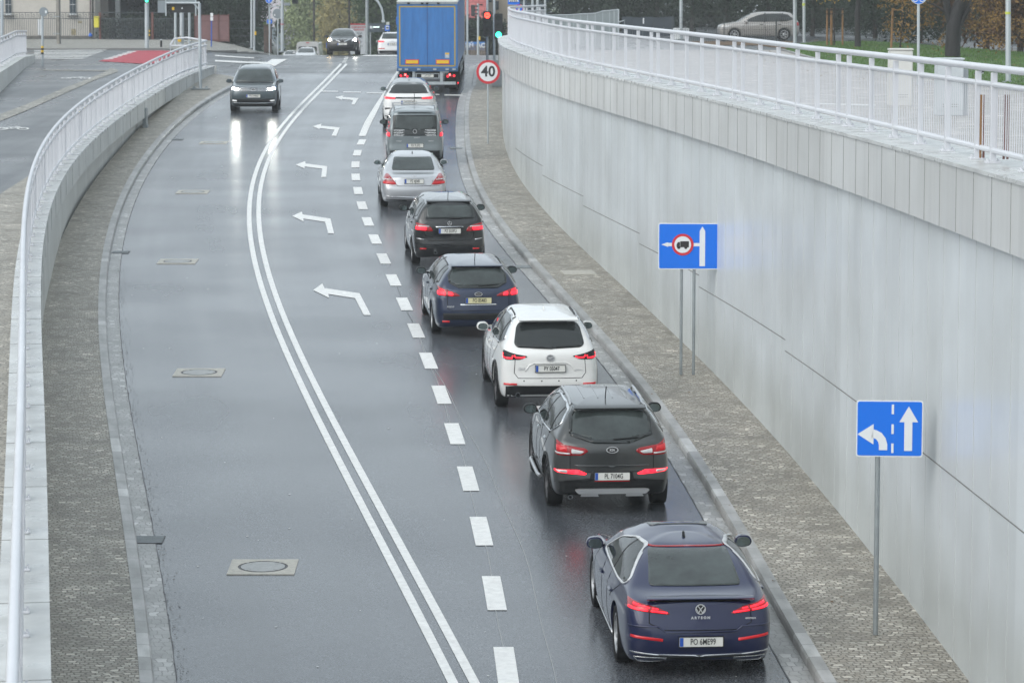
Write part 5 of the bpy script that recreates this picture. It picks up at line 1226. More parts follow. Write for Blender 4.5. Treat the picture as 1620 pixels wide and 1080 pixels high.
# --- oncoming grey SUV
P = dict(W=1.84, H=1.66, WB=2.68, ro=.91, fo=.90, gc=.22, zb=1.08, zbf=1.08, zrb=1.12, zh=.93, cowl=1.12, wtop=1.72, rbelt=.12, rtop=.45, rsh=.04, wr=.68, wb=.93, rtz=1.6, cf=.30, bowf=.12)
def front_detail(c, zg, zl_, w1, w2, hm='head', dr=True, lp=None):
    pass
c = make_car('oncoming_suv', 'dark grey sports utility car driving towards the camera with lit headlamps', -9.84, 122.4, 2.2, P, paint('slate', (.055, .075, .085), .35, .3), group='oncoming traffic', front=True, wheel=(.355, .225), wstyle=('star', 5, 'alloy'))
c.patch('windscreen', [rnd_poly([(-.70, 1.12), (.70, 1.12), (.595, 1.545), (-.595, 1.545)], .05)], 'F', M['glass_mid'], .006)
c.patch('window_border', [ribbon_curve([(-.72, 1.11), (.72, 1.11)], .035)], 'F', M['glass'], .010)
side_glass(c, [(-.40, 1.16), (1.0, 1.12), (2.05, 1.12), (1.55, 1.45), (1.1, 1.57), (.1, 1.58), (-.25, 1.5)], frame='chrome', fw=.012, split=[((.05, 1.12), (.0, 1.6)), ((.95, 1.1), (.9, 1.6))])
c.patch('rear_window', [rnd_poly([(-.62, 1.17), (.62, 1.17), (.54, 1.53), (-.54, 1.53)], .05)], 'B', M['glass'], .004)
c.patch('grille', [rnd_poly([(-.46, .83), (.46, .83), (.48, .95), (-.48, .95)], .02)], 'F', M['trim'], .008)
c.patch('grille_bar', [ribbon_curve([(-.50, z_), (.50, z_)], .018) for z_ in (.85, .895, .94)], 'F', M['chrome'], .016)
for s in (-1, 1):
    L_ = c.patch('head_lamp', [rnd_poly([(s*.49, .845), (s*.47, .945), (s*.84, .99), (s*.86, .90), (s*.70, .85)], .03)], 'F', M['lens_clear'], .012)
    q = c.patch('lamp_element', [rnd_poly([(s*.56, .875), (s*.56, .93), (s*.78, .955), (s*.80, .895)], .02)], 'F', M['head'], .018); q.parent = L_
    c.patch('fog_lamp', [rnd_poly([(s*.62, .47), (s*.62, .505), (s*.78, .52), (s*.78, .48)], .01)], 'F', M['drl'], .012)
c.patch('air_intake', [rnd_poly([(-.78, .44), (.78, .44), (.74, .56), (-.74, .56)], .03)], 'F', M['trim'], .008)
c.patch('bumper_strip', [ribbon_curve([(-.84, .44), (-.5, .40), (.5, .40), (.84, .44)], .018)], 'F', M['chrome'], .012)
c.patch('lower_bumper', [[(-.84, .22), (.84, .22), (.86, .37), (-.86, .37)]], 'F', M['trim'], .006)
number_plate(c, 0, .67, 'PO 2VW60', 'F'); emblem(c, 0, .895, 'vw', .07, 'F', dy=.02)
roof_rails(c, .60, -.2, 1.5, M['silver'], .018, .03); mirror(c, 2.05, 1.12, .88, c.paint); handles(c, (.30, 1.25), .98, c.paint)
seams(c, [[(-.70, 1.06), (-.66, 1.0), (-.50, .97), (.50, .97), (.66, 1.0), (.70, 1.06)]], 'F', False)
seams(c, [[(-.72, 2.35), (-.60, 3.3)], [(.72, 2.35), (.60, 3.3)]], 'T', False)
arch_trim(c, .355, 2.68, M['trim'], .05)
# --- black car at the crest
P = dict(W=1.80, H=1.47, WB=2.78, ro=1.0, fo=.98, gc=.18, zb=.95, zbf=.96, zrb=1.0, zh=.80, cowl=1.2, wtop=2.0, rbelt=.6, rtop=1.1, wr=.62, wb=.9, bowf=.20, cf=.36)
c = make_car('oncoming_saloon', 'black saloon with chrome grille wings and warm headlamps, at the top of the ramp', -9.4, 178.2, 1.0, P, paint('deep_black', (.006, .006, .007), 0, .3), group='oncoming traffic', front=True, wheel=(.33, .21), z=G(-9.4, 177))
c.patch('windscreen', [rnd_poly([(-.66, 1.02), (.66, 1.02), (.55, 1.38), (-.55, 1.38)], .05)], 'F', M['glass_mid'], .006)
side_glass(c, [(.1, 1.0), (2.0, .98), (1.5, 1.25), (1.1, 1.36), (.5, 1.36)])
c.patch('grille_wing', [ribbon_curve([(-.40, .86), (-.30, .79), (-.14, .745), (-.13, .70)], .035), ribbon_curve([(.40, .86), (.30, .79), (.14, .745), (.13, .70)], .035)], 'F', M['chrome'], .014)
emblem(c, 0, .80, 'dot', .07, 'F', dy=.02); number_plate(c, 0, .60, 'PO 4H1', 'F')
for s in (-1, 1):
    L_ = c.patch('head_lamp', [rnd_poly([(s*.50, .72), (s*.55, .86), (s*.80, .93), (s*.82, .78)], .04)], 'F', M['lens_clear'], .012)
    q = c.patch('lamp_element', [circ(.06, s*.70, .82, 14)], 'F', M['head_warm' if s > 0 else 'head'], .018); q.parent = L_
c.patch('air_intake', [rnd_poly([(-.60, .33), (.60, .33), (.55, .47), (-.55, .47)], .03)], 'F', M['trim'], .008)
mirror(c, 2.0, 1.02, .84, c.paint)
# --- white SUV beyond the crest
P = dict(W=1.89, H=1.66, WB=2.82, ro=.98, fo=.9, gc=.22, zb=1.08, zrb=1.14, zh=.9, rbelt=.18, rtop=.6, wr=.64, wb=.9, rtz=1.58)
c = make_car('white_suv', 'white sports utility car driving away over the crest beside the lorry', -7.25, 193, 0, P, paint('glacier_white', (.72, .72, .72), 0, .25), group='cars beyond the crest', wheel=(.37, .24))
c.patch('rear_window', [rnd_poly([(-.66, 1.19), (.66, 1.19), (.56, 1.53), (-.56, 1.53)], .05)], 'B', M['glass_mid'], .006)
lamp(c, [(-.89, 1.10), (-.88, .98), (-.50, .98), (-.45, 1.04)], [rnd_poly([(-.85, 1.08), (-.85, 1.0), (-.54, 1.0), (-.50, 1.05)], .02)])
c.patch('chrome_strip', [ribbon_curve([(-.42, .97), (.42, .97)], .018)], 'B', M['chrome'], .010)
number_plate(c, 0, .87, 'PO 6XC52'); emblem(c, 0, 1.05, 'rings', .06)
c.patch('reflector', [ribbon_curve([(-.84, .60), (-.45, .60)], .05)], 'B', M['lens_dim'], .008, mirror=True)
c.patch('lower_bumper', [[(-.88, .22), (.88, .22), (.90, .48), (-.90, .48)]], 'B', M['trim'], .006)
side_glass(c, [(-.35, 1.18), (1.9, 1.14), (1.4, 1.5), (.1, 1.55)]); roof_rails(c, .6, 0, 1.4, M['silver'])
mirror(c, 2.1, 1.12, .88, c.paint)
# --- far vehicles
P = dict(W=1.78, H=1.47, WB=2.6, ro=.8, fo=.85, zb=.95, zrb=1.0, zh=.78)
xx = (484-810)*250/F
c = make_car('far_car', 'pale hatchback seen from the front just beyond the crest, left of the black saloon', xx, 253, 0, P, paint('pale_silver', (.6, .61, .62), .1, .3), group='cars beyond the crest', front=True, z=zramp(250)-.02)
c.patch('windscreen', [rnd_poly([(-.64, 1.02), (.64, 1.02), (.54, 1.38), (-.54, 1.38)], .05)], 'F', M['glass_mid'], .006)
mirror(c, 1.9, 1.02, .84, c.paint); side_glass(c, [(-.2, 1.0), (1.9, .98), (1.4, 1.3), (.2, 1.36)])
P = dict(W=1.78, H=1.45, WB=2.6, ro=.8, fo=.85, zb=.95, zrb=1.0, zh=.78)
c = make_car('far_car', 'white car beyond the crest, leftmost, with only its roof showing', (462-810)*300/F, 302, 0, P, paint('far_white', (.7, .7, .7), 0, .3), group='cars beyond the crest', front=True, z=zramp(300)+.3)
c.patch('windscreen', [rnd_poly([(-.64, 1.02), (.64, 1.02), (.54, 1.36), (-.54, 1.36)], .05)], 'F', M['glass_mid'], .006)
# far white van
xx = (491-810)*268/F; t = empty('delivery_van', (xx, 268, zramp(268)-.22), label='white high roofed delivery van behind the pale hatchback beyond the crest', cat='van', group='cars beyond the crest')
prof = rnd_poly([(-1.0, .3), (1.0, .3), (1.0, 1.4), (.88, 2.42), (-.88, 2.42), (-1.0, 1.4)], .25, 6)
WH = paint('van_white', (.7, .7, .69), 0, .3)
put('body', MB().prism(prof, -2.5, 2.6).me('b', True, bevel=.05), WH, t)
for s in (-1, 1): put('rear_window', MB().prism(rnd_poly([(s*.08, 1.35), (s*.82, 1.35), (s*.76, 2.02), (s*.08, 2.02)], .1), -2.53, -2.50).me('w'), M['glass_mid'], t); put('tail_lamp', MB().box((s*.93, -2.52, 1.1), (.1, .05, .35)).me('l'), M['lens_dim'], t)
put('top_lamp', MB().box((0, -2.54, 2.33), (.25, .03, .05)).me('l'), M['lens_dim'], t)
for s in (-1, 1):
    for y_ in (-1.5, 1.7): put('wheel', MB().lathe([(.0001, -.1), (.33, -.1), (.33, .1), (.0001, .1)], 20, axis='X').me('w', True), M['rubber'], t, (s*.88, y_, .33))
# --- parked hatchback on the right, side on
P = dict(W=1.72, H=1.50, WB=2.60, ro=.86, fo=.88, gc=.18, zb=.95, zbf=.95, zrb=1.04, zh=.80, cowl=1.02, wtop=1.75, rbelt=.14, rtop=.48, rsh=.05, wr=.70, wb=.93, rtz=1.44, wsz=1.41)
c = make_car('parked_hatchback', 'beige hatchback standing side on behind the wire fence at the upper right', 14.25, 167, 90, P, paint('cappuccino', (.38, .36, .34), .5, .32), group='parked cars', z=.92, pitch=False, wheel=(.31, .2), wstyle=('split', 5, 'alloy'))
side_glass(c, [(-.50, 1.08), (-.1, .99), (1.0, .96), (2.15, .96), (1.80, 1.14), (1.40, 1.30), (1.0, 1.385), (.2, 1.395), (-.2, 1.34)], m='glass', split=[((.12, .96), (.08, 1.41)), ((1.05, .93), (1.0, 1.42))])
seams(c, [[(1.02, .9), (1.02, .6), (.7, .3), (2.05, .28), (2.15, .7), (2.05, .9)], [(1.02, .9), (1.0, .28)]])
lamp(c, [(-.84, .93), (-.83, .75), (-.50, .78), (-.55, .90)], None)
c.patch('tail_lamp_side', [rnd_poly([(-.74, .94), (-.72, .76), (-.52, .80), (-.55, .93)], .03)], 'R', M['lens'], .008, mirror=True)
c.patch('head_lamp_side', [rnd_poly([(2.75, .80), (3.30, .72), (3.36, .66), (3.0, .66)], .03)], 'R', M['lens_clear'], .010, mirror=True)
c.patch('windscreen', [rnd_poly([(-.6, .99), (.6, .99), (.54, 1.36), (-.54, 1.36)], .05)], 'F', M['glass_mid'], .006)
c.patch('rear_window', [rnd_poly([(-.56, 1.05), (.56, 1.05), (.5, 1.34), (-.5, 1.34)], .05)], 'B', M['glass'], .004)
mirror(c, 2.0, .97, .80, c.paint); handles(c, (.25, 1.2), .82, M['trim']); number_plate(c, 0, .70, 'PO 3K771')

# --- lorry with blue trailer
t = empty('lorry_trailer', (-3.42, 130.2, zramp(130.2)), (math.atan(.035), 0, R(-.3)), 'tall blue box trailer of a lorry with yellow outline tape', 'lorry')
TW, T0, T1, TL = 2.46, 1.02, 3.68, 13.4; y0 = -1.6
BL = mat('trailer_blue', (.035, .16, .42), .4, coat=.3, noise=(3, .12, (3, 3, .4)))
put('body', MB().box((0, y0+TL/2, (T0+T1)/2), (TW, TL, T1-T0)).me('b', bevel=.02), BL, t)
put('roof', MB().box((0, y0+TL/2, T1+.03), (TW+.02, TL+.02, .09)).me('r', bevel=.03), mat('trailer_roof', (.62, .62, .6), .3, noise=(2, .15)), t)
f = y0-.006
fr = MB()
x_, za, zb_ = TW/2-.09, T0+.08, T1-.14
for q in ([(-x_, za), (x_, za), (x_, za+.05), (-x_, za+.05)], [(-x_, zb_-.05), (x_, zb_-.05), (x_, zb_), (-x_, zb_)], [(-x_, za), (-x_+.05, za), (-x_+.05, zb_), (-x_, zb_)], [(x_-.05, za), (x_, za), (x_, zb_), (x_-.05, zb_)]): fr.prism(q, f, f-.004)
put('outline_tape', fr.me('t'), mat('yellow_tape', (.42, .31, .04), .4), t)
put('door_gap', MB().box((0, f, (T0+T1)/2), (.02, .008, T1-T0-.1)).me('g'), mat('door_seal', (.02, .06, .2), .5), t)
put('door_ribs', MB().box((-.6, f, 2.3), (.006, .006, 2.4)).box((.6, f, 2.3), (.006, .006, 2.4)).box((-.95, f, 2.3), (.006, .006, 2.4)).box((.95, f, 2.3), (.006, .006, 2.4)).me('g'), mat('door_rib', (.03, .13, .36), .5), t)
for s in (-.62, .62):
    q = put('hazard_plate', MB().box((s, f-.008, T0+.27), (.55, .012, .19)).me('h'), M['sign_red'], t)
    put('hazard_plate_field', MB().box((s, f-.016, T0+.27), (.49, .008, .13)).me('h'), M['yellow'], q)
q = put('sticker', MB().box((.80, f-.004, T0+.53), (.18, .006, .22)).me('s'), mat('sticker_pale', (.35, .42, .5), .5), t)
letters('lettering', 'TIR', .085, M['sign_white'], q, (.80, f-.010, T0+.50)); put('sticker_cap', MB().box((.80, f-.009, T0+.60), (.16, .004, .06)).me('s'), M['yellow'], q)
put('top_edge', MB().box((0, y0-.02, T1-.035), (TW, .05, .06)).me('e', bevel=.01), M['galv_dark'], t)
for s in (-.75, -.2, .0, .45): put('top_hinge', MB().box((s, y0-.05, T1-.035), (.1, .03, .07)).me('e'), M['trim'], t)
put('rear_sill', MB().box((0, y0+.05, T0-.05), (TW+.02, .14, .14)).me('e', bevel=.01), mat('sill_blue', (.04, .10, .20), .5), t)
for s in (-1.1, -.85, -.35, .3, .8, 1.08): put('buffer', MB().box((s, y0-.05, T0-.03), (.13, .06, .06)).me('e'), M['galv'], t)
for s in (-.56, .56): put('chassis_beam', MB().box((s, y0+.2, T0-.33), (.11, .3, .45)).me('e'), M['galv'], t)
put('chassis', MB().box((0, y0+6, T0-.2), (1.0, 11, .22)).me('e'), M['trim'], t)
put('underrun_bar', MB().box((0, y0+.12, .42), (2.3, .1, .12)).me('e', bevel=.01), M['galv'], t)
q = put('plate_board', MB().box((0, y0+.1, .72), (.96, .03, .21)).me('e', bevel=.01), M['galv'], t)
put('plate_board_face', MB().box((0, y0+.08, .72), (.88, .01, .15)).me('e'), M['trim'], q)
put('license_plate', MB().box((0, y0+.07, .72), (.5, .012, .11)).me('e'), M['plate'], q); letters('lettering', 'PZ 12427', .09, M['ink'], q, (.02, y0+.062, .72), sx=.72)
for s in (-1, 1):
    q = put('tail_lamp_box', MB().box((s*.92, y0+.1, .72), (.46, .08, .2)).me('e', bevel=.01), M['trim'], t)
    for k, (dx, dz, m_) in enumerate(((-.16, 0, 'brake'), (.02, .04, 'brake_hot'), (.10, -.02, 'brake'), (-.06, -.02, 'lens'))):
        put('lamp_element', MB().box((s*(.92-dx), y0+.055, .72+dz), (.07, .02, .08 if k != 3 else .1)).me('l', bevel=.01), M[m_], q)
    put('mudflap', MB().box((s*.95, y0+.5, .48), (.55, .02, .55)).me('e'), M['trim'], t)
put('side_marker', MB().box((1.24, y0+.1, .43), (.03, .06, .06)).me('l'), M['brake'], t)
for k, y_ in enumerate((0.0, 1.31, 2.62)):
    for s in (-1, 1):
        o = put('wheel', MB().lathe([(.28, -.17), (.46, -.19), (.5, -.12), (.5, .12), (.46, .19), (.28, .17), (.26, -.17)], 28, axis='X').me('w', True), M['rubber'], t, (s*1.02, y_+.35, .5))
        put('rim', MB().lathe([(.0001, s*.05), (.12, s*.08), (.27, s*.02), (.27, s*.16)], 20, axis='X').me('w', True), M['galv_dark'], o)
put('side_guard', MB().box((1.2, 6.5, .75), (.04, 5.0, .12)).box((1.2, 6.5, .5), (.04, 5, .12)).box((-1.2, 6.5, .75), (.04, 5.0, .12)).box((-1.2, 6.5, .5), (.04, 5, .12)).me('g'), M['galv_dark'], t)
# tractor unit ahead of the trailer
put('cab', MB().prism(rnd_poly([(y0+TL+.5, .5), (y0+TL+2.75, .5), (y0+TL+2.7, 2.2), (y0+TL+2.3, 3.5), (y0+TL+.5, 3.55)], .2), -1.22, 1.22, 'X').me('c', True, bevel=.05), paint('cab_white', (.6, .6, .62), 0, .3), t)
for s in (-1, 1):
    for y_ in (y0+TL-1.3, y0+TL+2.0): put('wheel', MB().lathe([(.0001, -.15), (.5, -.15), (.5, .15), (.0001, .15)], 24, axis='X').me('w', True), M['rubber'], t, (s*1.03, y_, .5))
# ------------------------------------------------------------------ trees and hedges
def leafmat(name, c, v=.35): return mat(name, c, .6, noise=(1.2, v), spec=.25)
M['lf_dark'] = leafmat('leaf_dark_green', (.020, .034, .020)); M['lf_green'] = leafmat('leaf_green', (.045, .075, .028)); M['lf_willow'] = leafmat('leaf_willow', (.27, .32, .16))  # willow green lightened to hold the mist beyond the crest
M['lf_yellow'] = leafmat('leaf_yellow', (.42, .27, .04)); M['lf_orange'] = leafmat('leaf_orange', (.20, .115, .03)); M['lf_rust'] = leafmat('leaf_rust', (.075, .038, .018)); M['lf_mist'] = leafmat('leaf_misted_green', (.29, .34, .23)); M['lf_tan'] = leafmat('leaf_tan', (.36, .31, .13)); M['lf_olive'] = leafmat('leaf_olive', (.10, .10, .03)); M['lf_brown'] = leafmat('twigs_brown', (.06, .045, .032))  # lf_mist and lf_tan carry the far mist in their lightened colour
M['bark'] = mat('bark', (.035, .03, .027), .85, noise=(4, .4, (3, 3, .6)), bump=(14, .8, .03)); M['bark_wet'] = mat('wet_bark', (.016, .015, .016), .6, noise=(4, .4, (3, 3, .6)), bump=(12, .9, .04))
nr = np.random.default_rng(5)
def leaf_mesh(name, centers, per, spread, size, mats, weights, aspect=1.6):
    C = np.asarray(centers); k = len(C)
    idx = np.repeat(np.arange(k), per); P = C[idx]+nr.normal(0, 1, (len(idx), 3))*spread*np.array([1, 1, .8])
    n = len(P); a = nr.normal(0, 1, (n, 3)); a /= np.linalg.norm(a, axis=1)[:, None]; b = np.cross(a, nr.normal(0, 1, (n, 3))); b /= np.linalg.norm(b, axis=1)[:, None]
    s = size*nr.uniform(.6, 1.35, n)[:, None]; a *= s*aspect; b *= s
    V = np.stack([P-a, P+b*.55-a*.1, P+a, P-b*.55-a*.1], 1).reshape(-1, 3)
    me = bpy.data.meshes.new(name); me.vertices.add(4*n); me.vertices.foreach_set('co', V.ravel()); me.loops.add(4*n); me.polygons.add(n)
    me.loops.foreach_set('vertex_index', np.arange(4*n)); me.polygons.foreach_set('loop_start', np.arange(0, 4*n, 4)); me.polygons.foreach_set('loop_total', np.full(n, 4))
    w = np.array(weights, float); w /= w.sum(); ci = nr.choice(len(mats), k, p=w); mi = ci[idx]; fl = nr.random(n) < .2; mi[fl] = nr.choice(len(mats), fl.sum(), p=w)
    me.polygons.foreach_set('material_index', mi.astype(np.int32)); me.update(); me.validate(); return me
def tree(label, x, y, z, h, r, cb, mats, weights, clusters=150, per=34, size=.09, tr=.18, spread=.38, kind='tree', group=None, name=None, limbs=6, bark='bark', lean=0, shape=1.0):
    t = empty(name or 'tree', (x, y, z), (0, 0, 0), label, kind, group)
    b = MB(); top = Vector((lean, 0, h*.8)); P = [Vector((lean*(k/5)**1.3+rnd.uniform(-.05, .05)*(0 < k), rnd.uniform(-.05, .05)*(0 < k), h*.8*k/5)) for k in range(6)]
    b.tube([P[0]+Vector((0, 0, -.1))]+P, tr, 10, r2=tr*.3)
    ends = []
    for i in range(limbs):
        s = P[1+i % 4].lerp(P[2+i % 4], rnd.random()); a = rnd.uniform(0, 6.28); e = s+Vector((math.cos(a)*r*.8, math.sin(a)*r*.8, r*.6)); mm = s.lerp(e, .5)+Vector((0, 0, .15))
        b.tube([s, mm, e], tr*.42, 7, r2=tr*.1); ends.append(e)
        for _ in range(2):
            a2 = a+rnd.uniform(-1, 1); e2 = mm+Vector((math.cos(a2)*r*.5, math.sin(a2)*r*.5, r*.35)); b.tube([mm, e2], tr*.16, 5, r2=tr*.05); ends.append(e2)
    put('trunk', b.me('trunk', True), M[bark], t)
    C = []
    while len(C) < clusters:
        u = nr.normal(0, 1, 3); u /= np.linalg.norm(u); q = u*(nr.random()**.4)
        zz = cb+(h-cb)*(q[2]*.5+.5); f = (1-(zz-cb)/(h-cb)*(1-1/shape)) if shape > 1 else 1
        if math.sin(q[0]*5+x)*math.cos(q[2]*6+y) > .55: continue
        C.append((q[0]*r*f+lean*.7, q[1]*r*f, zz))
    put('crown', leaf_mesh('crown', C, per, spread, size, mats, weights), [M[k] for k in mats], t); return t
def shrub(label, x, y, z, w_, d_, h, mats, weights, clusters=60, per=34, size=.07, name='bush', cat='bush', group=None, stuff=False, spread=.28):
    C = [(nr.uniform(-w_/2, w_/2), nr.uniform(-d_/2, d_/2), h*nr.random()**.8*(1-.25*nr.random())) for _ in range(clusters)]
    o = put(name, leaf_mesh(name, C, per, spread, size, mats, weights), [M[k] for k in mats], None, (x, y, z)); tag(o, label, cat, group, 'stuff' if stuff else None); return o
def bxp(x0, x1, y0, y1, Y, depth):
    "box whose camera side fills a rectangle of the survey photograph at distance Y"
    a = atY(x0, y0, Y); c_ = atY(x1, y1, Y); return ((a.x+c_.x)/2, Y+depth/2, (a.z+c_.z)/2), (abs(c_.x-a.x), depth, abs(a.z-c_.z))
def addbx(b, *a): c_, d = bxp(*a); return b.box(c_, d)

# ------------------------------------------------------------------ upper left: verge, house, fence, street furniture
vz = lambda X, Y: G(X, Y)
marks('street_verge', [[(-70, 177.5), (-17.5, 177.5), (-15.6, 179.5), (-14.8, 184), (-15.2, 206), (-70, 206)]], vz, .09, 'setts_far')
X0 = -14.8
kb = MB()
for a, b_ in (((-70, 177.4), (-17.5, 177.4)), ((-17.5, 177.4), (-15.6, 179.4)), ((-15.6, 179.4), (-14.75, 184)), ((-14.75, 184), (-15.1, 206))):
    L_ = math.dist(a, b_); n_ = max(1, int(L_/2))
    for i in range(n_):
        p = [a[k]+(b_[k]-a[k])*(i+.5)/n_ for k in (0, 1)]; kb.box((p[0], p[1], G(*p)+.035), (L_/n_, .18, .13), math.atan2(b_[1]-a[1], b_[0]-a[0]))
struct('street_kerb', kb.me('k'), M['kerb'])
M['render'] = mat('cream_render', (.50, .47, .42), .8, noise=(.8, .12)); M['render_dark'] = mat('grey_brown_render', (.17, .155, .14), .8, noise=(.8, .2)); M['plinth'] = mat('plinth', (.16, .15, .13), .8, noise=(2, .3))
M['pane'] = mat('house_window_glass', (.03, .045, .055), .08); M['winframe'] = mat('window_frame_white', (.55, .55, .55), .5)
hx = atY(60, 60, 214); t = empty('house', (hx.x, 218, .2), label='cream rendered house behind the ornamental iron fence at the upper left', cat='house')
YH = 214
wpart('wall', addbx(addbx(MB(), -60, 146, -120, 62, YH, 8), 146, 151, -120, 62, YH+.2, 7.5).me('w'), M['render'], t)
wpart('plinth', addbx(MB(), -60, 148, 57, 64, YH-.06, .05).me('p'), M['plinth'], t)
for i, (a, b_) in enumerate(((8, 18), (110, 120), (-14, -3))):
    y1 = 22.5; f = wpart('window', addbx(MB(), a, b_, -30, y1, YH-.05, .08).me('w'), M['pane'], t)
    q = addbx(addbx(MB(), a-1, a, -31, y1, YH-.08, .07), b_, b_+1, -31, y1, YH-.08, .07); addbx(q, a, b_, 7.2, 8, YH-.08, .07); addbx(q, (a+b_)/2-.3, (a+b_)/2+.3, -31, y1, YH-.085, .05)
    o = put('frame', q.me('f'), M['winframe'], f); sl_ = put('sill', addbx(MB(), a-2.5, b_+2.5, y1+2.2, y1+5, YH-.25, .25).me('s'), M['plinth'], f)
    fl = MB()
    for k in range(6): p = atY(a+(b_-a)*(k+.5)/6, y1+1.2, YH-.15); fl.lathe([(.0001, 0), (.09, .03), (.11, .09), (.0001, .13)], 7, M=Matrix.Translation(p-Vector((0, 0, .05))))
    put('flower_pots', fl.me('fl', True), M['sign_white'], f)
wpart('roof', MB().prism([(atY(-62, 0, YH).x, 9), (atY(152, 0, YH).x, 9), (atY(40, 0, YH).x, 12.5)], YH-.4, YH+8.6).me('r'), mat('roof_tiles_brown', (.12, .06, .045), .7), t)
wpart('downpipe', MB().tube([atY(143, -30, YH-.15), atY(143, 60, YH-.15)], .055, 8).me('d', True), mat('pipe_brown', (.13, .10, .10), .5), t)
wpart('wall_stain', addbx(addbx(MB(), 113, 120, 46, 56, YH-.012, .008), 124, 130, 34, 37, YH-.012, .008).me('s'), mat('wall_stain', (.33, .28, .16), .85, noise=(5, .4)), t)
wpart('meter_box', addbx(MB(), 59, 65, 31, 56, YH-.14, .12).me('m', bevel=.01), M['sign_white'], t)
YB = 217; t = empty('annex', (atY(200, 0, YB).x, YB+3, .2), label='dark grey brown annex with a pale column, right of the cream house', cat='building')
wpart('wall', addbx(addbx(MB(), 151, 172, -90, 64, YB, 5), 172, 300, -90, -10, YB, 5).me('w'), M['render_dark'], t)
wpart('column', addbx(MB(), 182, 190, -12, 64, YB, .5).me('c'), mat('column_pale', (.28, .29, .29), .7), t)
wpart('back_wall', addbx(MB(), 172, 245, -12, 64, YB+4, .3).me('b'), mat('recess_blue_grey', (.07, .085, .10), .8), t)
# iron fence
YFn = 207
def zfe(y): return atY(810, y, YFn).z
M['iron_fence'] = mat('fence_iron', (.055, .065, .075), .5); M['rust'] = mat('rust_brown', (.14, .055, .045), .7); M['fence_brown'] = mat('fence_sheet_brown', (.17, .085, .085), .55, noise=(3, .15))
def pxx(x, Y): return (x-810)*Y/F*1.006
def iron_fence(x0, x1, label, scroll=True, step=2.9, m='iron_fence', posts=(), group=None):
    a = atY(x0, 40, YFn).x; b_ = atY(x1, 40, YFn).x; t = empty('iron_fence', (a, YFn, .15), label=label, cat='fence', group=group)
    zt, zm, zb = zfe(20.3), zfe(29.7), zfe(60)
    q = MB()
    for z_ in (zt, zm, zfe(62.5)): q.box(((a+b_)/2, YFn, z_), (b_-a, .04, .045))
    wpart('fence_rails', q.me('r'), M[m], t)
    q = MB(); n_ = int((x1-x0)/step)
    for i in range(n_+1): X = a+(b_-a)*i/n_; q.box((X, YFn, (zm+zfe(64))/2), (.028, .028, zm-zfe(64)))
    o = wpart('pickets', q.me('p'), M[m], t)
    if n_ > 100: o['kind'] = 'stuff'
    if scroll:
        q = MB(); n_ = int((x1-x0)/9)
        for i in range(n_+1):
            X = a+(b_-a)*i/n_; q.box((X, YFn, (zt+zm)/2), (.035, .03, zt-zm))
            if i < n_:
                cx = X+(b_-a)/n_*.5; cz = (zt+zm)/2; R0 = (zt-zm)*.34; pts = [Vector((cx+R0*(1-k/18)*math.cos(R(-40-k*32)), YFn, cz+R0*(1-k/18)*math.sin(R(-40-k*32)))) for k in range(15)]
                q.tube(pts, .018, 5, cap=False)
        wpart('scrollwork', q.me('s'), M[m], t)
    for px in posts: wpart('fence_post', addbx(MB(), px-2, px+2, 20, 66, YFn-.05, .12).me('p'), M['rust'], t)
    wpart('fence_base', addbx(MB(), x0, x1, 63, 67, YFn-.1, .25).me('b'), M['plinth'], t)
iron_fence(-60, 150, 'ornamental iron fence with spiral scrolls in front of the cream house')
iron_fence(155, 308, 'plain dark iron railing fence with rusty posts, right of the yellow box', scroll=False, step=2.6, posts=(158, 241))
t = empty('sheet_fence', (atY(335, 60, YFn-2).x, YFn-2, .2), label='solid brown sheet metal fence beside the blue stop pole', cat='fence')
wpart('panel', addbx(addbx(MB(), 308, 345, 24, 66, YFn-2, .05), 346, 362, 25, 66, YFn-2, .05).me('p'), M['fence_brown'], t); q = MB()
for px in (308, 345.5, 362): addbx(q, px-.8, px+.8, 22.5, 67, YFn-2.06, .1)
addbx(q, 308, 362, 24, 25, YFn-2.05, .04); addbx(q, 308, 362, 33, 34, YFn-2.05, .04); addbx(q, 308, 362, 63, 64.5, YFn-2.05, .04); wpart('frame', q.me('f'), M['rust'], t)
t = empty('wire_fence', (atY(385, 60, 206).x, 206, .2), label='thin wire fence in front of the evergreen hedge, right of the brown sheets', cat='fence'); q = MB()
for y_ in (33, 45, 57, 70): addbx(q, 362, 400, y_, y_+.7, 206, .02)
for k in range(14): addbx(q, 362+k*2.9, 362.4+k*2.9, 33, 74, 206, .02)
wpart('mesh', q.me('m'), M['iron_fence'], t)
t = empty('letter_box', (atY(152, 45, 206.6).x, 206.6, 0), label='tall yellow box hanging on the iron fence by the house corner', cat='box'); wpart('body', addbx(MB(), 148.3, 156.3, 27, 44.3, 206.4, .35).me('b', bevel=.03), mat('box_yellow', (.62, .55, .05), .5), t); wpart('lid', addbx(MB(), 147.8, 156.8, 26, 28.5, 206.35, .42).me('l', bevel=.03), mat('box_lid', (.5, .44, .05), .5), t)
t = empty('bag', (atY(143, 57, 206.3).x, 206.3, .3), label='small blue bag lying by the fence foot below the downpipe', cat='bag'); wpart('body', MB().lathe([(.0001, 0), (.12, .02), (.13, .12), (.07, .2), (.05, .24), (.0001, .25)], 10, M=Matrix.Translation(atY(143, 58.5, 206.3))).me('b', True), mat('bag_blue', (.02, .12, .5), .5), t)
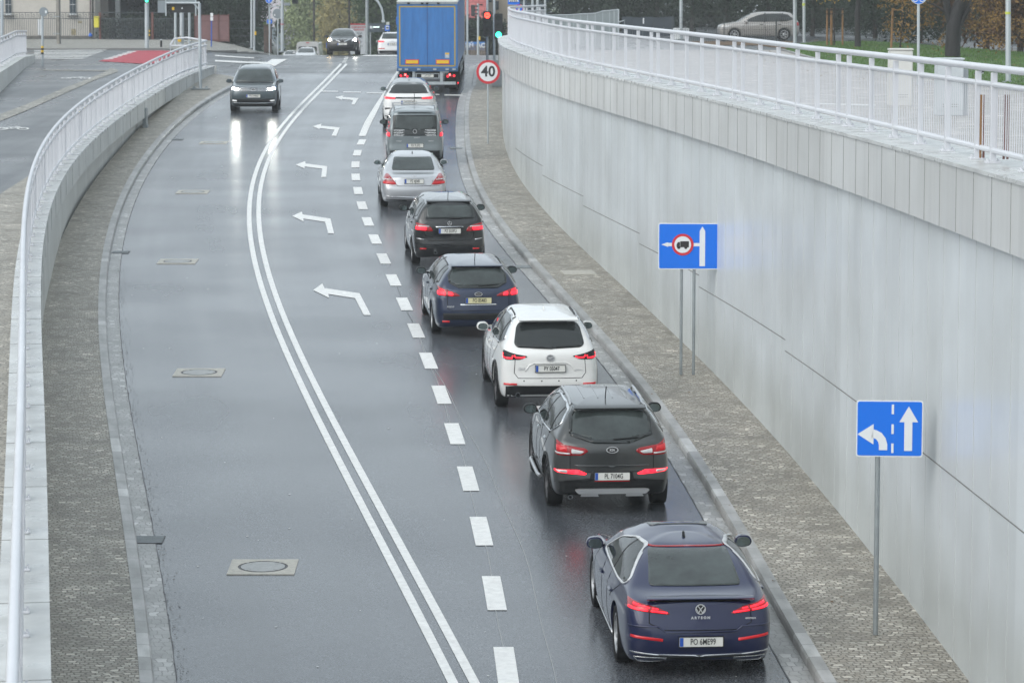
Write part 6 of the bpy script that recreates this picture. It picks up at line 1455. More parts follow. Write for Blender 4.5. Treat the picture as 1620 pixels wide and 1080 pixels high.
# utility pole
t = empty('utility_pole', (atY(89.5, 72, 190).x, 190, G(-27, 190)), label='square concrete utility pole in front of the iron fence', cat='pole')
wpart('shaft', addbx(MB(), 84.3, 94.3, -260, 72.5, 190, .38).me('s', bevel=.02), mat('old_concrete', (.24, .225, .20), .85, noise=(3, .25)), t); wpart('edge_pipe', addbx(MB(), 94.4, 95.6, -60, 73, 190.05, .05).me('p'), M['iron_fence'], t)
for y_ in (26, 53): wpart('band', addbx(MB(), 84, 94.6, y_, y_+1.4, 189.98, .42).me('b'), M['galv_dark'], t)
def gpole(px, yb, yt, Y, r, label, name='pole', cat='pole', group=None, m='galv'):
    p = atY(px, yb, Y); t = empty(name, (p.x, Y, p.z), label=label, cat=cat, group=group); top = atY(px, yt, Y)
    wpart('shaft', MB().tube([p, p.lerp(top, .5), top], r, 12).me('s', True), M[m], t); wpart('base_plate', MB().box((p.x, Y, p.z+.02), (r*4, r*4, .04)).me('b', bevel=.005), M['galv_dark'], t); return t
def bandset(t, px, y0, y1, Y, r):
    for k in range(4):
        a = y0+(y1-y0)*k/4; b_ = y0+(y1-y0)*(k+1)/4
        P = atY(px, a, Y); Q_ = atY(px, b_, Y); wpart('warning_band', MB().tube([P, Q_], r*1.06+.004, 10).me('w', True), M['yellow'] if k % 2 == 0 else M['ink'], t)
t = gpole(67, 112, 12, 142, .055, 'thin grey pole with the back of a round sign and a yellow black band', 'sign_pole', 'sign pole')
p = atY(69, 19, 141.9); o = wpart('sign_back', disc(.20, 0, .02).me('d'), M['sign_back'], t); o.location = p-t.location; wpart('sticker', addbx(MB(), 71, 74, 17, 21.5, 141.86, .02).me('s'), M['sign_white'], t); bandset(t, 67, 73, 86.5, 142, .055)
gpole(3, 88, -40, 150, .085, 'grey pole rising behind the far left parapet at the photo edge')
def back_signal(t, px, y0, y1, Y, w_=8, lit=None, dx=0, m=None):
    a = atY(px, (y0+y1)/2, Y); h_ = (y1-y0)*Y/F; hd = signal(t, 0, 0, 0, w_*Y/F, h_, lit); hd.location = a-t.location; return hd
t = gpole(232.3, 80.5, -80, 178, .12, 'thick grey traffic signal mast with a green light at its top edge', 'traffic_light', 'traffic light'); back_signal(t, 232, -14, 4.5, 177.7, 7, (2, M['lamp_green'])); bandset(t, 236.5, 48, 60, 177.9, .03)
gpole(277.5, 74, 18, 184, .075, 'slim grey post left of the yellow push button mast', group='grey posts behind the gantry')
t = gpole(287.5, 86, 18, 178, .12, 'thick grey mast with a yellow push button box', group=None); p = atY(284, 63, 177.8); wpart('push_button', MB().box(p, (.19, .16, .26)).me('b', bevel=.03), M['yellow'], t); wpart('cable', MB().tube([p+Vector((.05, 0, .1)), p+Vector((.07, 0, .22)), p+Vector((.1, 0, .2))], .015, 6).me('c'), M['trim'], t)
gpole(299.7, 82, 18, 179, .075, 'slim grey post right of the yellow push button mast', group='grey posts behind the gantry')
t = gpole(255, 76.5, 64, 181, .06, 'short black bollard on the verge between two grey masts', 'bollard', 'bollard', m='trim'); wpart('cap', MB().lathe([(.0001, .04), (.05, .03), (.065, 0)], 10, M=Matrix.Translation(atY(255, 64, 181))).me('c', True), M['sign_white'], t)
t = empty('barrier', (atY(298, 80, 180).x, 180, .2), label='low grey tubular barrier beside the push button mast', cat='barrier'); wpart('frame', MB().tube([atY(290, 80, 180), atY(290, 66.5, 180), atY(291.5, 65.5, 180), atY(306, 66.5, 180), atY(307.5, 67.5, 180), atY(307.5, 80, 180)], .035, 8).me('f', True), M['galv_dark'], t); wpart('rail', MB().tube([atY(290, 73, 180), atY(307.5, 74, 180)], .025, 8).me('r'), M['galv_dark'], t)
t = gpole(334.5, 75, 32, 186, .035, 'blue bus stop post topped by two small white plates', 'bus_stop_post', 'sign post', m='eu')
wpart('plate', addbx(addbx(MB(), 332.7, 337, 21, 26.8, 185.9, .04), 332.7, 337, 27.5, 33, 185.9, .04).me('p'), M['sign_white'], t)
t = gpole(398, 77, -60, 176, .065, 'grey signal pole carrying a dark head, left of its twin near the hedge', 'traffic_light', 'traffic light'); back_signal(t, 402.5, -4, 18, 176.1, 8)
gpole(402.3, 81, -60, 171, .055, 'grey pole standing tight behind the signal pole near the hedge'); 
t = empty('push_button', (atY(404, 53, 170.8).x, 170.8, 1.2), label='yellow push button box on the pole by the stone pillar', cat='push button'); wpart('body', addbx(MB(), 402.5, 405.3, 50, 56, 170.8, .14).me('b', bevel=.02), M['yellow'], t)
t = gpole(446.5, 82.5, -60, 172, .085, 'grey signal mast with a red ring, nearest the centre of the far crossing', 'traffic_light', 'traffic light'); back_signal(t, 443.2, 30, 53, 172.2, 4)
wpart('red_band', MB().tube([atY(446.5, 38, 172), atY(446.5, 39.3, 172)], .09, 12).me('r'), M['sign_red'], t)
for a, y_ in ((452, -1), (453, 6)): wpart('bracket', addbx(MB(), 447, 458, y_, y_+1.2, 172, .05).me('b'), M['galv_dark'], t)
back_signal(t, 466.5, -14, 6.5, 172, 9); wpart('camera_box', addbx(MB(), 450, 459, 4.5, 9.5, 171.9, .2).me('c', bevel=.02), M['sign_back'], t)
wpart('hoop', MB().tube([atY(427, 62, 178), atY(427, 13, 178), atY(429, 10.5, 178), atY(442, 10.5, 178), atY(444.5, 13, 178), atY(444.5, 60, 178)], .03, 8).me('h', True), M['galv'], t)
def round_sign(px, py, rpx, Y, m, label, yb=70, m2=None, name='road_sign'):
    p = atY(px, py, Y); g = G(p.x, Y); t = empty(name, (p.x, Y, g), label=label, cat='road sign'); o = wpart('panel', disc(rpx*Y/F, 0, .02).me('d'), M['sign_white'], t); o.location = p-t.location
    o = wpart('face', disc(rpx*.93*Y/F, -.005, 0).me('d'), M[m], t); o.location = p-t.location; wpart('pole', MB().tube([Vector((p.x, Y+.05, g)), p+Vector((0, .05, 0))], .03, 8).me('p'), M['galv'], t); return t, p
t, p = round_sign(425.5, 0, 5.6, 176, 'sign_blue', 'round blue sign at the top edge, left of the grey signal mast'); flat('arrow', [[(-.02, .08), (.02, .08), (.02, -.05), (.05, -.05), (0, -.12), (-.05, -.05), (-.02, -.05)]], -.008, M['sign_white'], t).location = p-t.location
t, p = round_sign(439, 22, 8.5, 180, 'sign_back', 'large grey round sign seen from behind, at the grey signal mast'); wpart('sticker', addbx(MB(), 433.5, 435.5, 23, 25.5, 179.9, .02).me('s'), M['sign_white'], t)
t = empty('road_sign', (atY(427, 60, 179).x, 179, 0), label='small square sign with a blue disc above the mossy stone pillar', cat='road sign'); wpart('panel', addbx(MB(), 421, 431.5, 29.5, 38.5, 179, .02).me('p'), M['sign_back'], t); o = wpart('face', disc(.15, -.005, 0).me('d'), M['sign_blue'], t); o.location = atY(426.5, 34.5, 178.97)-t.location
flat('arrow', [[(-.08, -.02), (.02, .06), (.02, .02), (.09, .02), (.09, -.02), (.02, -.02)]], -.008, M['sign_white'], t).location = atY(426.5, 34.5, 178.97)-t.location
t = empty('stone_pillar', (atY(424, 82, 196).x, 196, 0), label='dark mossy brick gate pillar beyond the far crossing', cat='pillar'); wpart('shaft', addbx(MB(), 417, 429.3, 41, 84, 196, .55).me('s', bevel=.02), mat('old_brick', (.085, .06, .05), .9, noise=(3, .5)), t); wpart('cap', addbx(MB(), 415.5, 430.8, 39, 41.5, 195.9, .7).me('c', bevel=.03), mat('mossy_cap', (.06, .055, .04), .9), t)
wpart('moss', leaf_mesh('m', [tuple(atY(423+k, 38.5, 196.2)) for k in (-3, 0, 3)], 60, .08, .03, ['lf_olive'], [1]), [mat('moss', (.10, .17, .03), .9)], t)
t = empty('gate', (atY(409, 82, 197).x, 197, 0), label='dark green iron gate beside the brick pillar', cat='gate'); q = MB()
for k in range(8): addbx(q, 403.5+k*1.8, 404.1+k*1.8, 43, 83, 197, .04)
for y_ in (44, 60, 80): addbx(q, 403, 417, y_, y_+1.2, 197, .05)
wpart('bars', q.me('b'), mat('gate_green', (.015, .05, .035), .5), t)
# parked cars behind the plain fence hinted by pale roofs are left out; shrubs and trees
shrub('dark evergreen hedge behind the wire fence, left of the far crossing', atY(378, 60, 213).x, 213, .1, 3.6, 3, 4.2, ['lf_dark', 'lf_green', 'lf_brown'], [5, 2, 2], 220, 40, name='hedge', cat='hedge')
for i, (px, Y, h, r, mm, wt, lb) in enumerate([(245, 223, 8, 3.0, ['lf_dark', 'lf_rust', 'lf_brown'], [5, 2, 2], 'dark tree with reddish leaves behind the plain iron fence'), (300, 226, 9, 3.3, ['lf_dark', 'lf_green'], [5, 1], 'dark evergreen tree behind the sign gantry'), (350, 224, 9, 2.2, ['lf_dark', 'lf_green'], [5, 1], 'dark evergreen tree behind the brown sheet fence'), (386, 221, 10, 1.1, ['lf_dark', 'lf_green', 'lf_brown'], [5, 2, 1], 'spruce with low dark branches at the signal poles near the hedge')]):
    tree(lb, atY(px, 60, Y).x, Y, .1, h, r, .1, mm, wt, 300, 40, .10, group='trees along the far side of the street', spread=.45, limbs=4)
shrub('low dark bushes growing along the inside of the plain iron fence', atY(270, 60, 212).x, 212, .1, 9, 1.5, 1.9, ['lf_dark', 'lf_brown'], [3, 1], 160, 34, name='shrubbery', cat='bushes')
# beyond the crest
YC = 345
t = empty('building', (atY(430, 60, YC).x, YC+6, -4), label='pale lilac white building far behind the signal poles', cat='building')
wpart('wall', addbx(MB(), 396, 456, -120, 100, YC, 10).me('w'), mat('lilac_render', (.58, .54, .58), .8, noise=(.3, .06)), t)
wpart('lower_wall', addbx(MB(), 429, 450, 43, 100, YC-3, 2).me('w'), mat('grey_render', (.20, .24, .27), .8), t); wpart('window', addbx(addbx(MB(), 440, 446, -20, -5, YC-.05, .04), 452, 455, -20, -5, YC-.05, .04).me('w'), M['pane'], t)
BT = 'trees beyond the crest of the road'
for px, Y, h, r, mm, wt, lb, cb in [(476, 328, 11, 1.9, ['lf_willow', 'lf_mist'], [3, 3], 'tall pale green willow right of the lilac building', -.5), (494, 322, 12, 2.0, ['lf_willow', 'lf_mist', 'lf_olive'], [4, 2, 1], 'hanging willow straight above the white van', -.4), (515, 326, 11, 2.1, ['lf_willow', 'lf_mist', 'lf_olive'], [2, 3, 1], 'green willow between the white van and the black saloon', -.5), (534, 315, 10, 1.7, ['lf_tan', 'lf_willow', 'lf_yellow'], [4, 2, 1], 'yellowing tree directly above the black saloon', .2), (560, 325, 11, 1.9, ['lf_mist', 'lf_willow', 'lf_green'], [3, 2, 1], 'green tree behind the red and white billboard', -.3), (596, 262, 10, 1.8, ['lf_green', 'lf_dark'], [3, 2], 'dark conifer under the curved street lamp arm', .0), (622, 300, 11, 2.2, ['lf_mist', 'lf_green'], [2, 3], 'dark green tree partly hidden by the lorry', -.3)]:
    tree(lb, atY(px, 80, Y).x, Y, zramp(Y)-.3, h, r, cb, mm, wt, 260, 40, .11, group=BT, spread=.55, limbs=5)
def massed(name, label, x0, x1, Y, z0, h, n, mats, wt, size=.4, d=8):
    C = [(nr.uniform(x0, x1), Y+nr.uniform(0, d), z0+h*nr.random()) for _ in range(n)]
    o = put(name, leaf_mesh(name, C, 40, size*2.6, size, mats, wt), [M[k] for k in mats]); return tag(o, label, 'woodland', kind='stuff')
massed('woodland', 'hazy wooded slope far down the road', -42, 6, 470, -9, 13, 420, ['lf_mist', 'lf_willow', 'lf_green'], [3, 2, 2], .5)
massed('woodland', 'dim wood at the far left behind the house', -75, -22, 260, -2, 12, 420, ['lf_dark', 'lf_green'], [3, 1], .35)
# tall utility poles beyond
for px, Y, r, lb in ((497, 312, .11, 'slim wooden pole in front of the willow'), (553, 250, .09, 'dark wooden pole left of the billboard')):
    p = atY(px, 84, Y); p.z = zramp(Y); t = empty('wooden_pole', p, label=lb, cat='pole', group='wooden poles beyond the crest'); wpart('shaft', MB().tube([p, Vector((p.x, Y, 8))], r, 10, r2=r*.8).me('s', True), M['bark'], t); wpart('crossbar', MB().box((p.x, Y, 7.4), (1.4, .1, .1)).me('c'), M['bark'], t)
# street lamp with curved arm
p = atY(580.5, 84, 197); p.z = zramp(197); t = empty('street_lamp', p, label='tall grey street lamp whose curved arm bends over the road', cat='street lamp')
wpart('post', MB().tube([p, atY(580.5, -60, 197)], .10, 12).me('s', True), M['galv_dark'], t)
wpart('arm', MB().tube([atY(582, -9, 197), atY(590, -4, 197), atY(598, 3, 197), atY(603.5, 13, 197), atY(606, 24, 197), atY(606.5, 33, 197)], .075, 10).me('a', True), M['galv'], t); wpart('lamp_head', addbx(MB(), 603.5, 609, 32, 36, 196.9, .2).me('l', bevel=.02), M['galv'], t)
def board(x0, x1, y0, y1, Y, label, m, name='billboard', cat='billboard', legs=True, header=None):
    c_, d = bxp(x0, x1, y0, y1, Y, .12); t = empty(name, (c_[0], Y, zramp(Y)), label=label, cat=cat); wpart('panel', MB().box(c_, d).me('p'), m, t)
    if legs: wpart('legs', MB().box((c_[0]-d[0]*.4, Y+.1, zramp(Y)+1), (.1, .1, 3)).box((c_[0]+d[0]*.4, Y+.1, zramp(Y)+1), (.1, .1, 3)).me('l'), M['galv_dark'], t)
    return t, c_, d
t, c_, d = board(554, 578.5, 38, 86, 232, 'tall white billboard with red and dark lettering beyond the crest', M['sign_white'])
wpart('top_stripe', addbx(MB(), 554, 578.5, 37.8, 39.7, 231.95, .05).me('s'), M['sign_red'], t)
for k, (tx, sz, m_) in enumerate((('KOMPLEKSOWE', .145, 'sign_red'), ('USŁUGI BUD', .145, 'sign_red'), ('OKNA', .20, 'sign_back'), ('DRZWI', .18, 'sign_back'), ('BRAMY', .18, 'sign_back'), ('ROLETY', .18, 'sign_back'))):
    p = atY(567, (43.5, 47.5, 53, 60, 67, 74)[k], 231.96); o = letters('lettering', tx, sz, M[m_], t, tuple(p-t.location), bold=.004)
t, c_, d = board(583, 609, 37.5, 51, 214, 'dark passenger display board with a bright line, beside the street lamp', mat('display_dark', (.05, .065, .08), .4), 'display_board', 'display board')
wpart('lit_text', addbx(MB(), 590, 600, 42.6, 43.8, 213.95, .04).me('s'), mat('lit_line', (.7, .9, .8), .4, emit=(.8, 1, .9), es=1.2), t); o = wpart('symbol', disc(.085, 0, .02, 16).me('d'), M['sign_white'], t); o.location = atY(586.8, 43.2, 213.93)-t.location; wpart('small_text', addbx(addbx(MB(), 585, 590, 45, 45.8, 213.95, .04), 605, 608, 45, 45.8, 213.95, .04).me('s'), M['sign_white'], t)
t, c_, d = board(609, 616.5, 40.5, 49.5, 205, 'blue and white bus stop sign with a bus symbol, near the lorry', M['sign_blue'], 'bus_stop_sign', 'bus stop sign', False)
wpart('pole', MB().tube([Vector((c_[0], 205.1, zramp(205))), Vector((c_[0], 205.1, c_[2]))], .03, 8).me('p'), M['galv'], t); wpart('field', addbx(MB(), 610.3, 615.2, 41.3, 47, 204.96, .02).me('f'), M['sign_white'], t); wpart('bus_symbol', addbx(MB(), 611, 614.5, 43.2, 45.3, 204.93, .02).me('b', bevel=.005), M['ink'], t); wpart('upper_plate', addbx(MB(), 611, 616, 35, 39.8, 205, .03).me('u'), mat('plate_pale', (.5, .52, .5), .5), t)
for (x0, x1, y0, y1, Y, lb) in ((627, 633, 27.5, 39.5, 190, 'blue sign peeping out left of the lorry trailer'), (516, 520, 68, 77, 230, 'small blue crossing sign low beside the black saloon')):
    t, c_, d = board(x0, x1, y0, y1, Y, lb, M['sign_blue'], 'road_sign', 'road sign', False); wpart('triangle', MB().prism([(-d[0]*.35, -d[2]*.35), (d[0]*.35, -d[2]*.35), (0, d[2]*.35)], -.02, 0).me('t'), M['sign_white'], t).location = Vector((c_[0], Y-.01, c_[2]))-t.location; wpart('pole', MB().tube([Vector((c_[0], Y+.1, zramp(Y))), Vector((c_[0], Y+.1, c_[2]))], .03, 8).me('p'), M['galv'], t)
# ------------------------------------------------------------------ right of the lorry
YR = 236
t = empty('building', (atY(750, 60, YR).x, YR+4, -1), label='building with a red tiled roof above dark hedges, right of the lorry', cat='building')
RT = bpy.data.materials.new('red_roof_tiles'); RT.use_nodes = True; n_ = RT.node_tree; bt = n_.nodes.new('ShaderNodeTexBrick'); tc = n_.nodes.new('ShaderNodeTexCoord'); mp = n_.nodes.new('ShaderNodeMapping'); mp.inputs['Rotation'].default_value = (R(90), 0, 0)
n_.links.new(tc.outputs['Object'], mp.inputs[0]); n_.links.new(mp.outputs[0], bt.inputs[0]); bt.inputs['Scale'].default_value = 1; bt.inputs['Brick Width'].default_value = .45; bt.inputs['Row Height'].default_value = .30; bt.inputs['Mortar Size'].default_value = .02
bt.inputs['Color1'].default_value = (.40, .10, .10, 1); bt.inputs['Color2'].default_value = (.48, .14, .13, 1); bt.inputs['Mortar'].default_value = (.2, .05, .05, 1); n_.links.new(bt.outputs[0], n_.nodes['Principled BSDF'].inputs[0])
a = atY(724, 30, YR); b_ = atY(772, 30, YR)
wpart('roof', MB().prism([(YR, a.z), (YR+5, a.z+4.5), (YR+5, a.z+4.0), (YR+.3, a.z-.2)], a.x, b_.x, 'X').me('r'), RT, t)
wpart('wall', MB().box(((a.x+b_.x)/2, YR+3.2, a.z-2), (b_.x-a.x, 5, 4.6)).me('w'), M['render_dark'], t)
t = empty('building', (atY(788, 60, 240).x, 244, -1), label='beige rendered building behind the lit traffic lights', cat='building'); wpart('wall', addbx(MB(), 770, 868, -110, 80, 240, 9).me('w'), mat('beige_render', (.47, .41, .33), .8, noise=(.5, .1)), t)
wpart('window', addbx(addbx(MB(), 774, 778, -20, 4, 239.93, .06), 783, 789, 2, 16, 239.93, .06).me('w'), M['pane'], t); wpart('grey_panel', addbx(MB(), 820, 870, -110, 30, 238.9, .6).me('w'), mat('dark_blue_panel', (.06, .09, .12), .6), t)
shrub('dark hedge below the red tiled roof', atY(752, 70, 222).x, 222, -1.6, 4.0, 2.5, 3.4, ['lf_dark', 'lf_brown', 'lf_green'], [4, 2, 1], 260, 36, .09, 'hedge', 'hedge')
YW = 190
t = empty('wooden_fence', (atY(750, 88, YW).x, YW, 0), label='low wooden slat fence at the kerb bend, right of the lorry', cat='fence'); q = MB()
for k in range(17): addbx(q, 727+k*2.6, 728.7+k*2.6, 70+(k % 3)*.6, 89, YW, .05)
wpart('slats', q.me('s'), mat('old_wood', (.24, .20, .17), .8, noise=(5, .3)), t); wpart('rails', addbx(addbx(MB(), 726, 772, 73.5, 74.6, YW+.06, .05), 726, 772, 84, 85.2, YW+.06, .05).me('r'), mat('old_wood_dark', (.13, .10, .08), .8), t)
t = empty('banner', (atY(750, 75, YW+.3).x, YW+.3, 0), label='blue banner with white capital letters behind the wooden slat fence', cat='banner'); wpart('cloth', addbx(MB(), 730, 767, 66.5, 80, YW+.3, .03).me('c'), mat('banner_blue', (.06, .20, .50), .5), t)
letters('lettering', 'CEŃ  AC', .36, M['sign_white'], t, tuple(atY(749, 72.5, YW-.1)-t.location), bold=.012, sx=1.0)
for px, yb, yt, Y, r, lb in ((739.5, 88, -60, 184, .06, 'grey pole leftmost of the three poles right of the lorry'), (756.3, 88.5, 6, 180, .065, 'shorter grey pole carrying a dark signal seen from the side'), (731, 88, -60, 188, .05, 'thin grey pole touching the lorry edge')):
    t = gpole(px, yb, yt, Y, r, lb, 'traffic_light' if '756' in str(px) or px == 731 else 'pole', 'traffic light' if px != 739.5 else 'pole')
    if px == 756.3:
        o = back_signal(t, 751, 8, 26, 180, 5); o.rotation_euler = (0, 0, R(80)); wpart('push_button', addbx(MB(), 757, 760, 58, 64, 179.9, .14).me('b', bevel=.02), M['yellow'], t); wpart('top_arm', addbx(MB(), 757, 764, 7, 9, 180, .1).me('b'), M['trim'], t)
    if px == 731: back_signal(t, 733, 27, 47.5, 186, 7.5)
t, c_, d = board(803.5, 822, -12, 7.6, 150, 'blue pedestrian crossing sign above the start of the railing', M['sign_blue'], 'road_sign', 'road sign', False)
tr_ = wpart('triangle', MB().prism([(-.24, -.17), (.24, -.17), (0, .27)], -.02, 0).me('t'), M['sign_white'], t); tr_.location = Vector((c_[0], 149.99, c_[2]+.01))-t.location
q = MB()
for k in (-.16, -.06, .05, .15): q.prism([(k-.02, -.17), (k+.02, -.17), (k*.7+.015, -.07), (k*.7-.015, -.07)], -.03, -.021)
q.prism(ribbon_curve([(-.02, .06), (0, -.02), (-.06, -.08)], .03), -.03, -.021).prism(ribbon_curve([(0, -.02), (.06, -.08)], .03), -.03, -.021).prism(circ(.025, 0, .1, 10), -.03, -.021)
q = wpart('walker_symbol', q.me('w'), M['ink'], t); q.location = tr_.location; wpart('pole', MB().tube([Vector((c_[0], 150.1, .5)), Vector((c_[0], 150.1, c_[2]))], .035, 8).me('p'), M['galv'], t)
t, p = round_sign(821.5, 13.5, 6.2, 152, 'sign_blue', 'round blue no parking sign with a red slash, right of the crossing sign'); s_ = 6.2*152/F
flat('ring', [ribbon_curve([(math.cos(R(a_))*s_*.9, math.sin(R(a_))*s_*.9) for a_ in range(0, 361, 20)], s_*.18)], -.008, M['sign_red'], t).location = p-t.location; flat('slash', [ribbon_curve([(-s_*.6, -s_*.6), (s_*.6, s_*.6)], s_*.18)], -.010, M['sign_red'], t).location = p-t.location
for px, Y, r, lb in ((829, 160, .045, 'thin grey pole just right of the round blue sign'), (842.5, 158, .065, 'left pole of the close pair behind the railing start'), (850.5, 156, .07, 'right pole of the close pair behind the railing start'), (862.5, 170, .055, 'slim pole where the pale mesh panels begin')):
    gpole(px, 62, -60, Y, r, lb, group='grey poles behind the railing start')
t = empty('railing', (atY(835, 60, 158).x, 158, .8), label='low pale pipe railing between the poles behind the railing start', cat='railing'); wpart('rails', MB().tube([atY(818, 11.5, 158), atY(845, 12, 158)], .025, 8).tube([atY(818, 18.5, 158), atY(845, 19, 158)], .025, 8).me('r'), M['galv'], t)
# pale mesh panels
M['mesh_pale'] = mat('mesh_screen', (.27, .31, .32), .5, metal=.2)
t = empty('mesh_fence', (atY(920, 40, 148).x, 148, .9), label='pale steel mesh screen stepping up behind the railing', cat='fence')
pts = [(862, 24, 165), (873, 24.5, 162), (886, 24, 159), (897, 24, 156), (908, 23.5, 153), (919, 22.6, 150), (930, 22.2, 147), (942, 21.5, 144), (954, 18.2, 142), (965, 17, 140), (972, 16.3, 139), (978.5, 15.6, 138)]
for i in range(len(pts)-1):
    A = atY(*pts[i][:2], pts[i][2]); B = atY(*pts[i+1][:2], pts[i+1][2]); d_ = B-A
    q = MB(); nb = 12
    for k in range(1, nb): c0 = A.lerp(B, k/nb); q.box((c0.x, c0.y, (c0.z+.95)/2), (.022, .02, c0.z-.95))
    q.add([(A.x, A.y+.03, .95), (B.x, B.y+.03, .95), (B.x, B.y+.03, B.z), (A.x, A.y+.03, A.z)], [(0, 1, 2, 3)])
    wpart('mesh_panel', q.me('m', fix=False), M['mesh_pale'], t)
    wpart('frame', MB().tube([A, B], .03, 6).tube([A, Vector((A.x, A.y, .9))], .03, 6).me('f'), M['galv'], t)
wpart('frame', MB().tube([B, Vector((B.x, B.y, .9))], .035, 6).tube([atY(978, 36, 137.5), atY(988, 32.5, 136), Vector((atY(988, 32.5, 136).x, 136, .9))], .03, 6).me('f', True), M['galv'], t)
# dark board fence and wire mesh fence
YD = 186
t = empty('board_fence', (atY(1025, 58, YD).x, YD, .9), label='dark blue grey panel fence with one white slip, left of the beige hatchback', cat='fence'); DB = mat('dark_panel', (.035, .047, .06), .5, noise=(1, .2))
for k in range(5): a = 984+k*16.5; wpart('panel', addbx(MB(), a+.3, a+16.2, 27+(k % 2), 66, YD, .05).me('p'), DB, t)
wpart('slip', addbx(MB(), 1017, 1019, 29, 38, YD-.03, .02).me('s'), M['sign_white'], t)
YM = 158
t = empty('wire_fence', (atY(1160, 60, YM).x, YM, .9), label='green grey wire mesh fence in front of the beige hatchback', cat='fence'); q = MB(); WM = mat('wire_dark', (.05, .06, .06), .5)
for k in range(66): x = 1064+k*3.0; addbx(q, x, x+.16, 27.5, 67, YM, .006)
for y_ in (27.5, 37, 47, 57): addbx(q, 1064, 1260, y_, y_+.35, YM, .01)
wpart('mesh', q.me('m'), WM, t)
for x in (1064, 1145.5, 1228): wpart('fence_post', addbx(MB(), x-.7, x+.7, 26, 67, YM-.03, .05).me('p'), WM, t)
t = gpole(1077.5, 63, -60, 165, .085, 'grey lamp pole with a white box at its foot, left of the beige hatchback'); wpart('white_box', addbx(MB(), 1064.5, 1090, 45, 63, 165.3, .5).me('w', bevel=.02), M['sign_white'], t)
# grass, trees on stakes, oak
gz = lambda X, Y: .9
GR_ = [at(x, y, .9) for x, y in [(1242, 79), (1262, 70.5), (1300, 66.5), (1380, 66.5), (1440, 70), (1620, 84), (1800, 92), (1800, 175), (1620, 137), (1500, 122), (1380, 108), (1300, 96)]]
M['grass'] = mat('lawn', (.06, .115, .025), .8, noise=(.9, .5))
struct('lawn', drape('lawn', [GR_], gz, .02), M['grass'])
def in_poly(x, y, P):
    c_ = False; j = len(P)-1
    for i in range(len(P)):
        if (P[i][1] > y) != (P[j][1] > y) and x < (P[j][0]-P[i][0])*(y-P[i][1])/(P[j][1]-P[i][1])+P[i][0]: c_ = not c_
        j = i
    return c_
xs = [p[0] for p in GR_]; ys = [p[1] for p in GR_]; v = []; f = []; fm = []
while len(f) < 30000:
    x, y = rnd.uniform(min(xs), min(max(xs), 24)), rnd.uniform(min(ys), max(ys))
    if not in_poly(x, y, GR_): continue
    a = rnd.uniform(0, 3.14); k = len(v); w_ = .012; h = rnd.uniform(.04, .10); lx, ly = rnd.uniform(-.03, .03), rnd.uniform(-.03, .03)
    v += [(x-math.cos(a)*w_, y-math.sin(a)*w_, .91), (x+math.cos(a)*w_, y+math.sin(a)*w_, .91), (x+lx, y+ly, .91+h)]; f.append((k, k+1, k+2)); fm.append(rnd.random() < .25)
me = mesh_of('grass', v, f); o = put('grass', me, [leafmat('grass_blade', (.085, .17, .035)), leafmat('grass_blade_dark', (.05, .095, .025))]); me.polygons.foreach_set('material_index', [int(q) for q in fm]); tag(o, 'short green lawn grass behind the railing at the upper right', 'grass', kind='stuff')
v = []; f = []
for _ in range(700):
    x, y = (rnd.uniform(9, 22), rnd.uniform(85, 168)); k = len(v); s_ = rnd.uniform(.03, .07); a = rnd.uniform(0, 6)
    v += [(x+math.cos(a+q)*s_, y+math.sin(a+q)*s_*1.5, .925+rnd.uniform(0, .03)) for q in (0, 1.6, 3.1, 4.7)]; f.append((k, k+1, k+2, k+3))
tag(put('fallen_leaves', mesh_of('l', v, f), M['lf_orange']), 'fallen orange leaves on the lawn and paving', 'fallen leaves', kind='stuff')
struct('leafy_verge', drape('lv', [[at(x, y, .9) for x, y in [(1060, 66), (1260, 66), (1262, 70.5), (1242, 78), (1200, 72.5), (1140, 72), (1060, 70)]]], gz, .012), mat('leafy_soil', (.12, .075, .04), .9, noise=(3, .5)))
struct('pavement_kerb', drape('pk', [[at(x, y, .9) for x, y in [(1225, 77), (1240, 79), (1310, 98), (1306, 99)]]], gz, .03), M['kerb'])
struct('pavement_marking', drape('pm', [[at(x, y, .9) for x, y in [(1290, 163.5), (1385, 166), (1385, 168), (1290, 165.5)]]], gz, .006), M['paint'])
M['stake'] = mat('stake_wood', (.24, .13, .055), .7, noise=(5, .3, (3, 3, .5)))
t = empty('tree_stakes', (atY(1322, 72, 150).x, 150, .9), label='three brown stakes joined by crossbars round the young yellow tree', cat='tree stakes')
for x0 in (1308.5, 1315.3, 1333): wpart('stake', MB().tube([atY(x0, 72.5, 150), atY(x0, 14, 150)], .045 if x0 != 1315.3 else .06, 8).me('s', True), M['stake'], t)
wpart('crossbar', MB().tube([atY(1307, 16, 149.9), atY(1334.5, 15.5, 149.9)], .04, 6).tube([atY(1307, 22.5, 149.9), atY(1334.5, 22.5, 149.9)], .025, 6).me('c'), M['bark'], t)
t = empty('tree_stakes', (atY(1411, 72, 140).x, 140, .9), label='single brown stake with a crossbar above the white cabinet', cat='tree stakes'); wpart('stake', MB().tube([atY(1410, 76, 140), atY(1412.5, 13, 140)], .05, 8).me('s', True), M['stake'], t); wpart('crossbar', MB().tube([atY(1411, 16, 139.9), atY(1427, 16, 139.9)], .03, 6).me('c'), M['stake'], t)
TG = 'trees on the right bank'
tree('young tree with yellow leaves between three stakes', atY(1320, 72, 150.4).x, 150.4, .9, 5.2, 1.5, 2.25, ['lf_yellow', 'lf_olive', 'lf_orange'], [5, 2, 1], 60, 34, .07, .05, .3, limbs=5, group=TG)
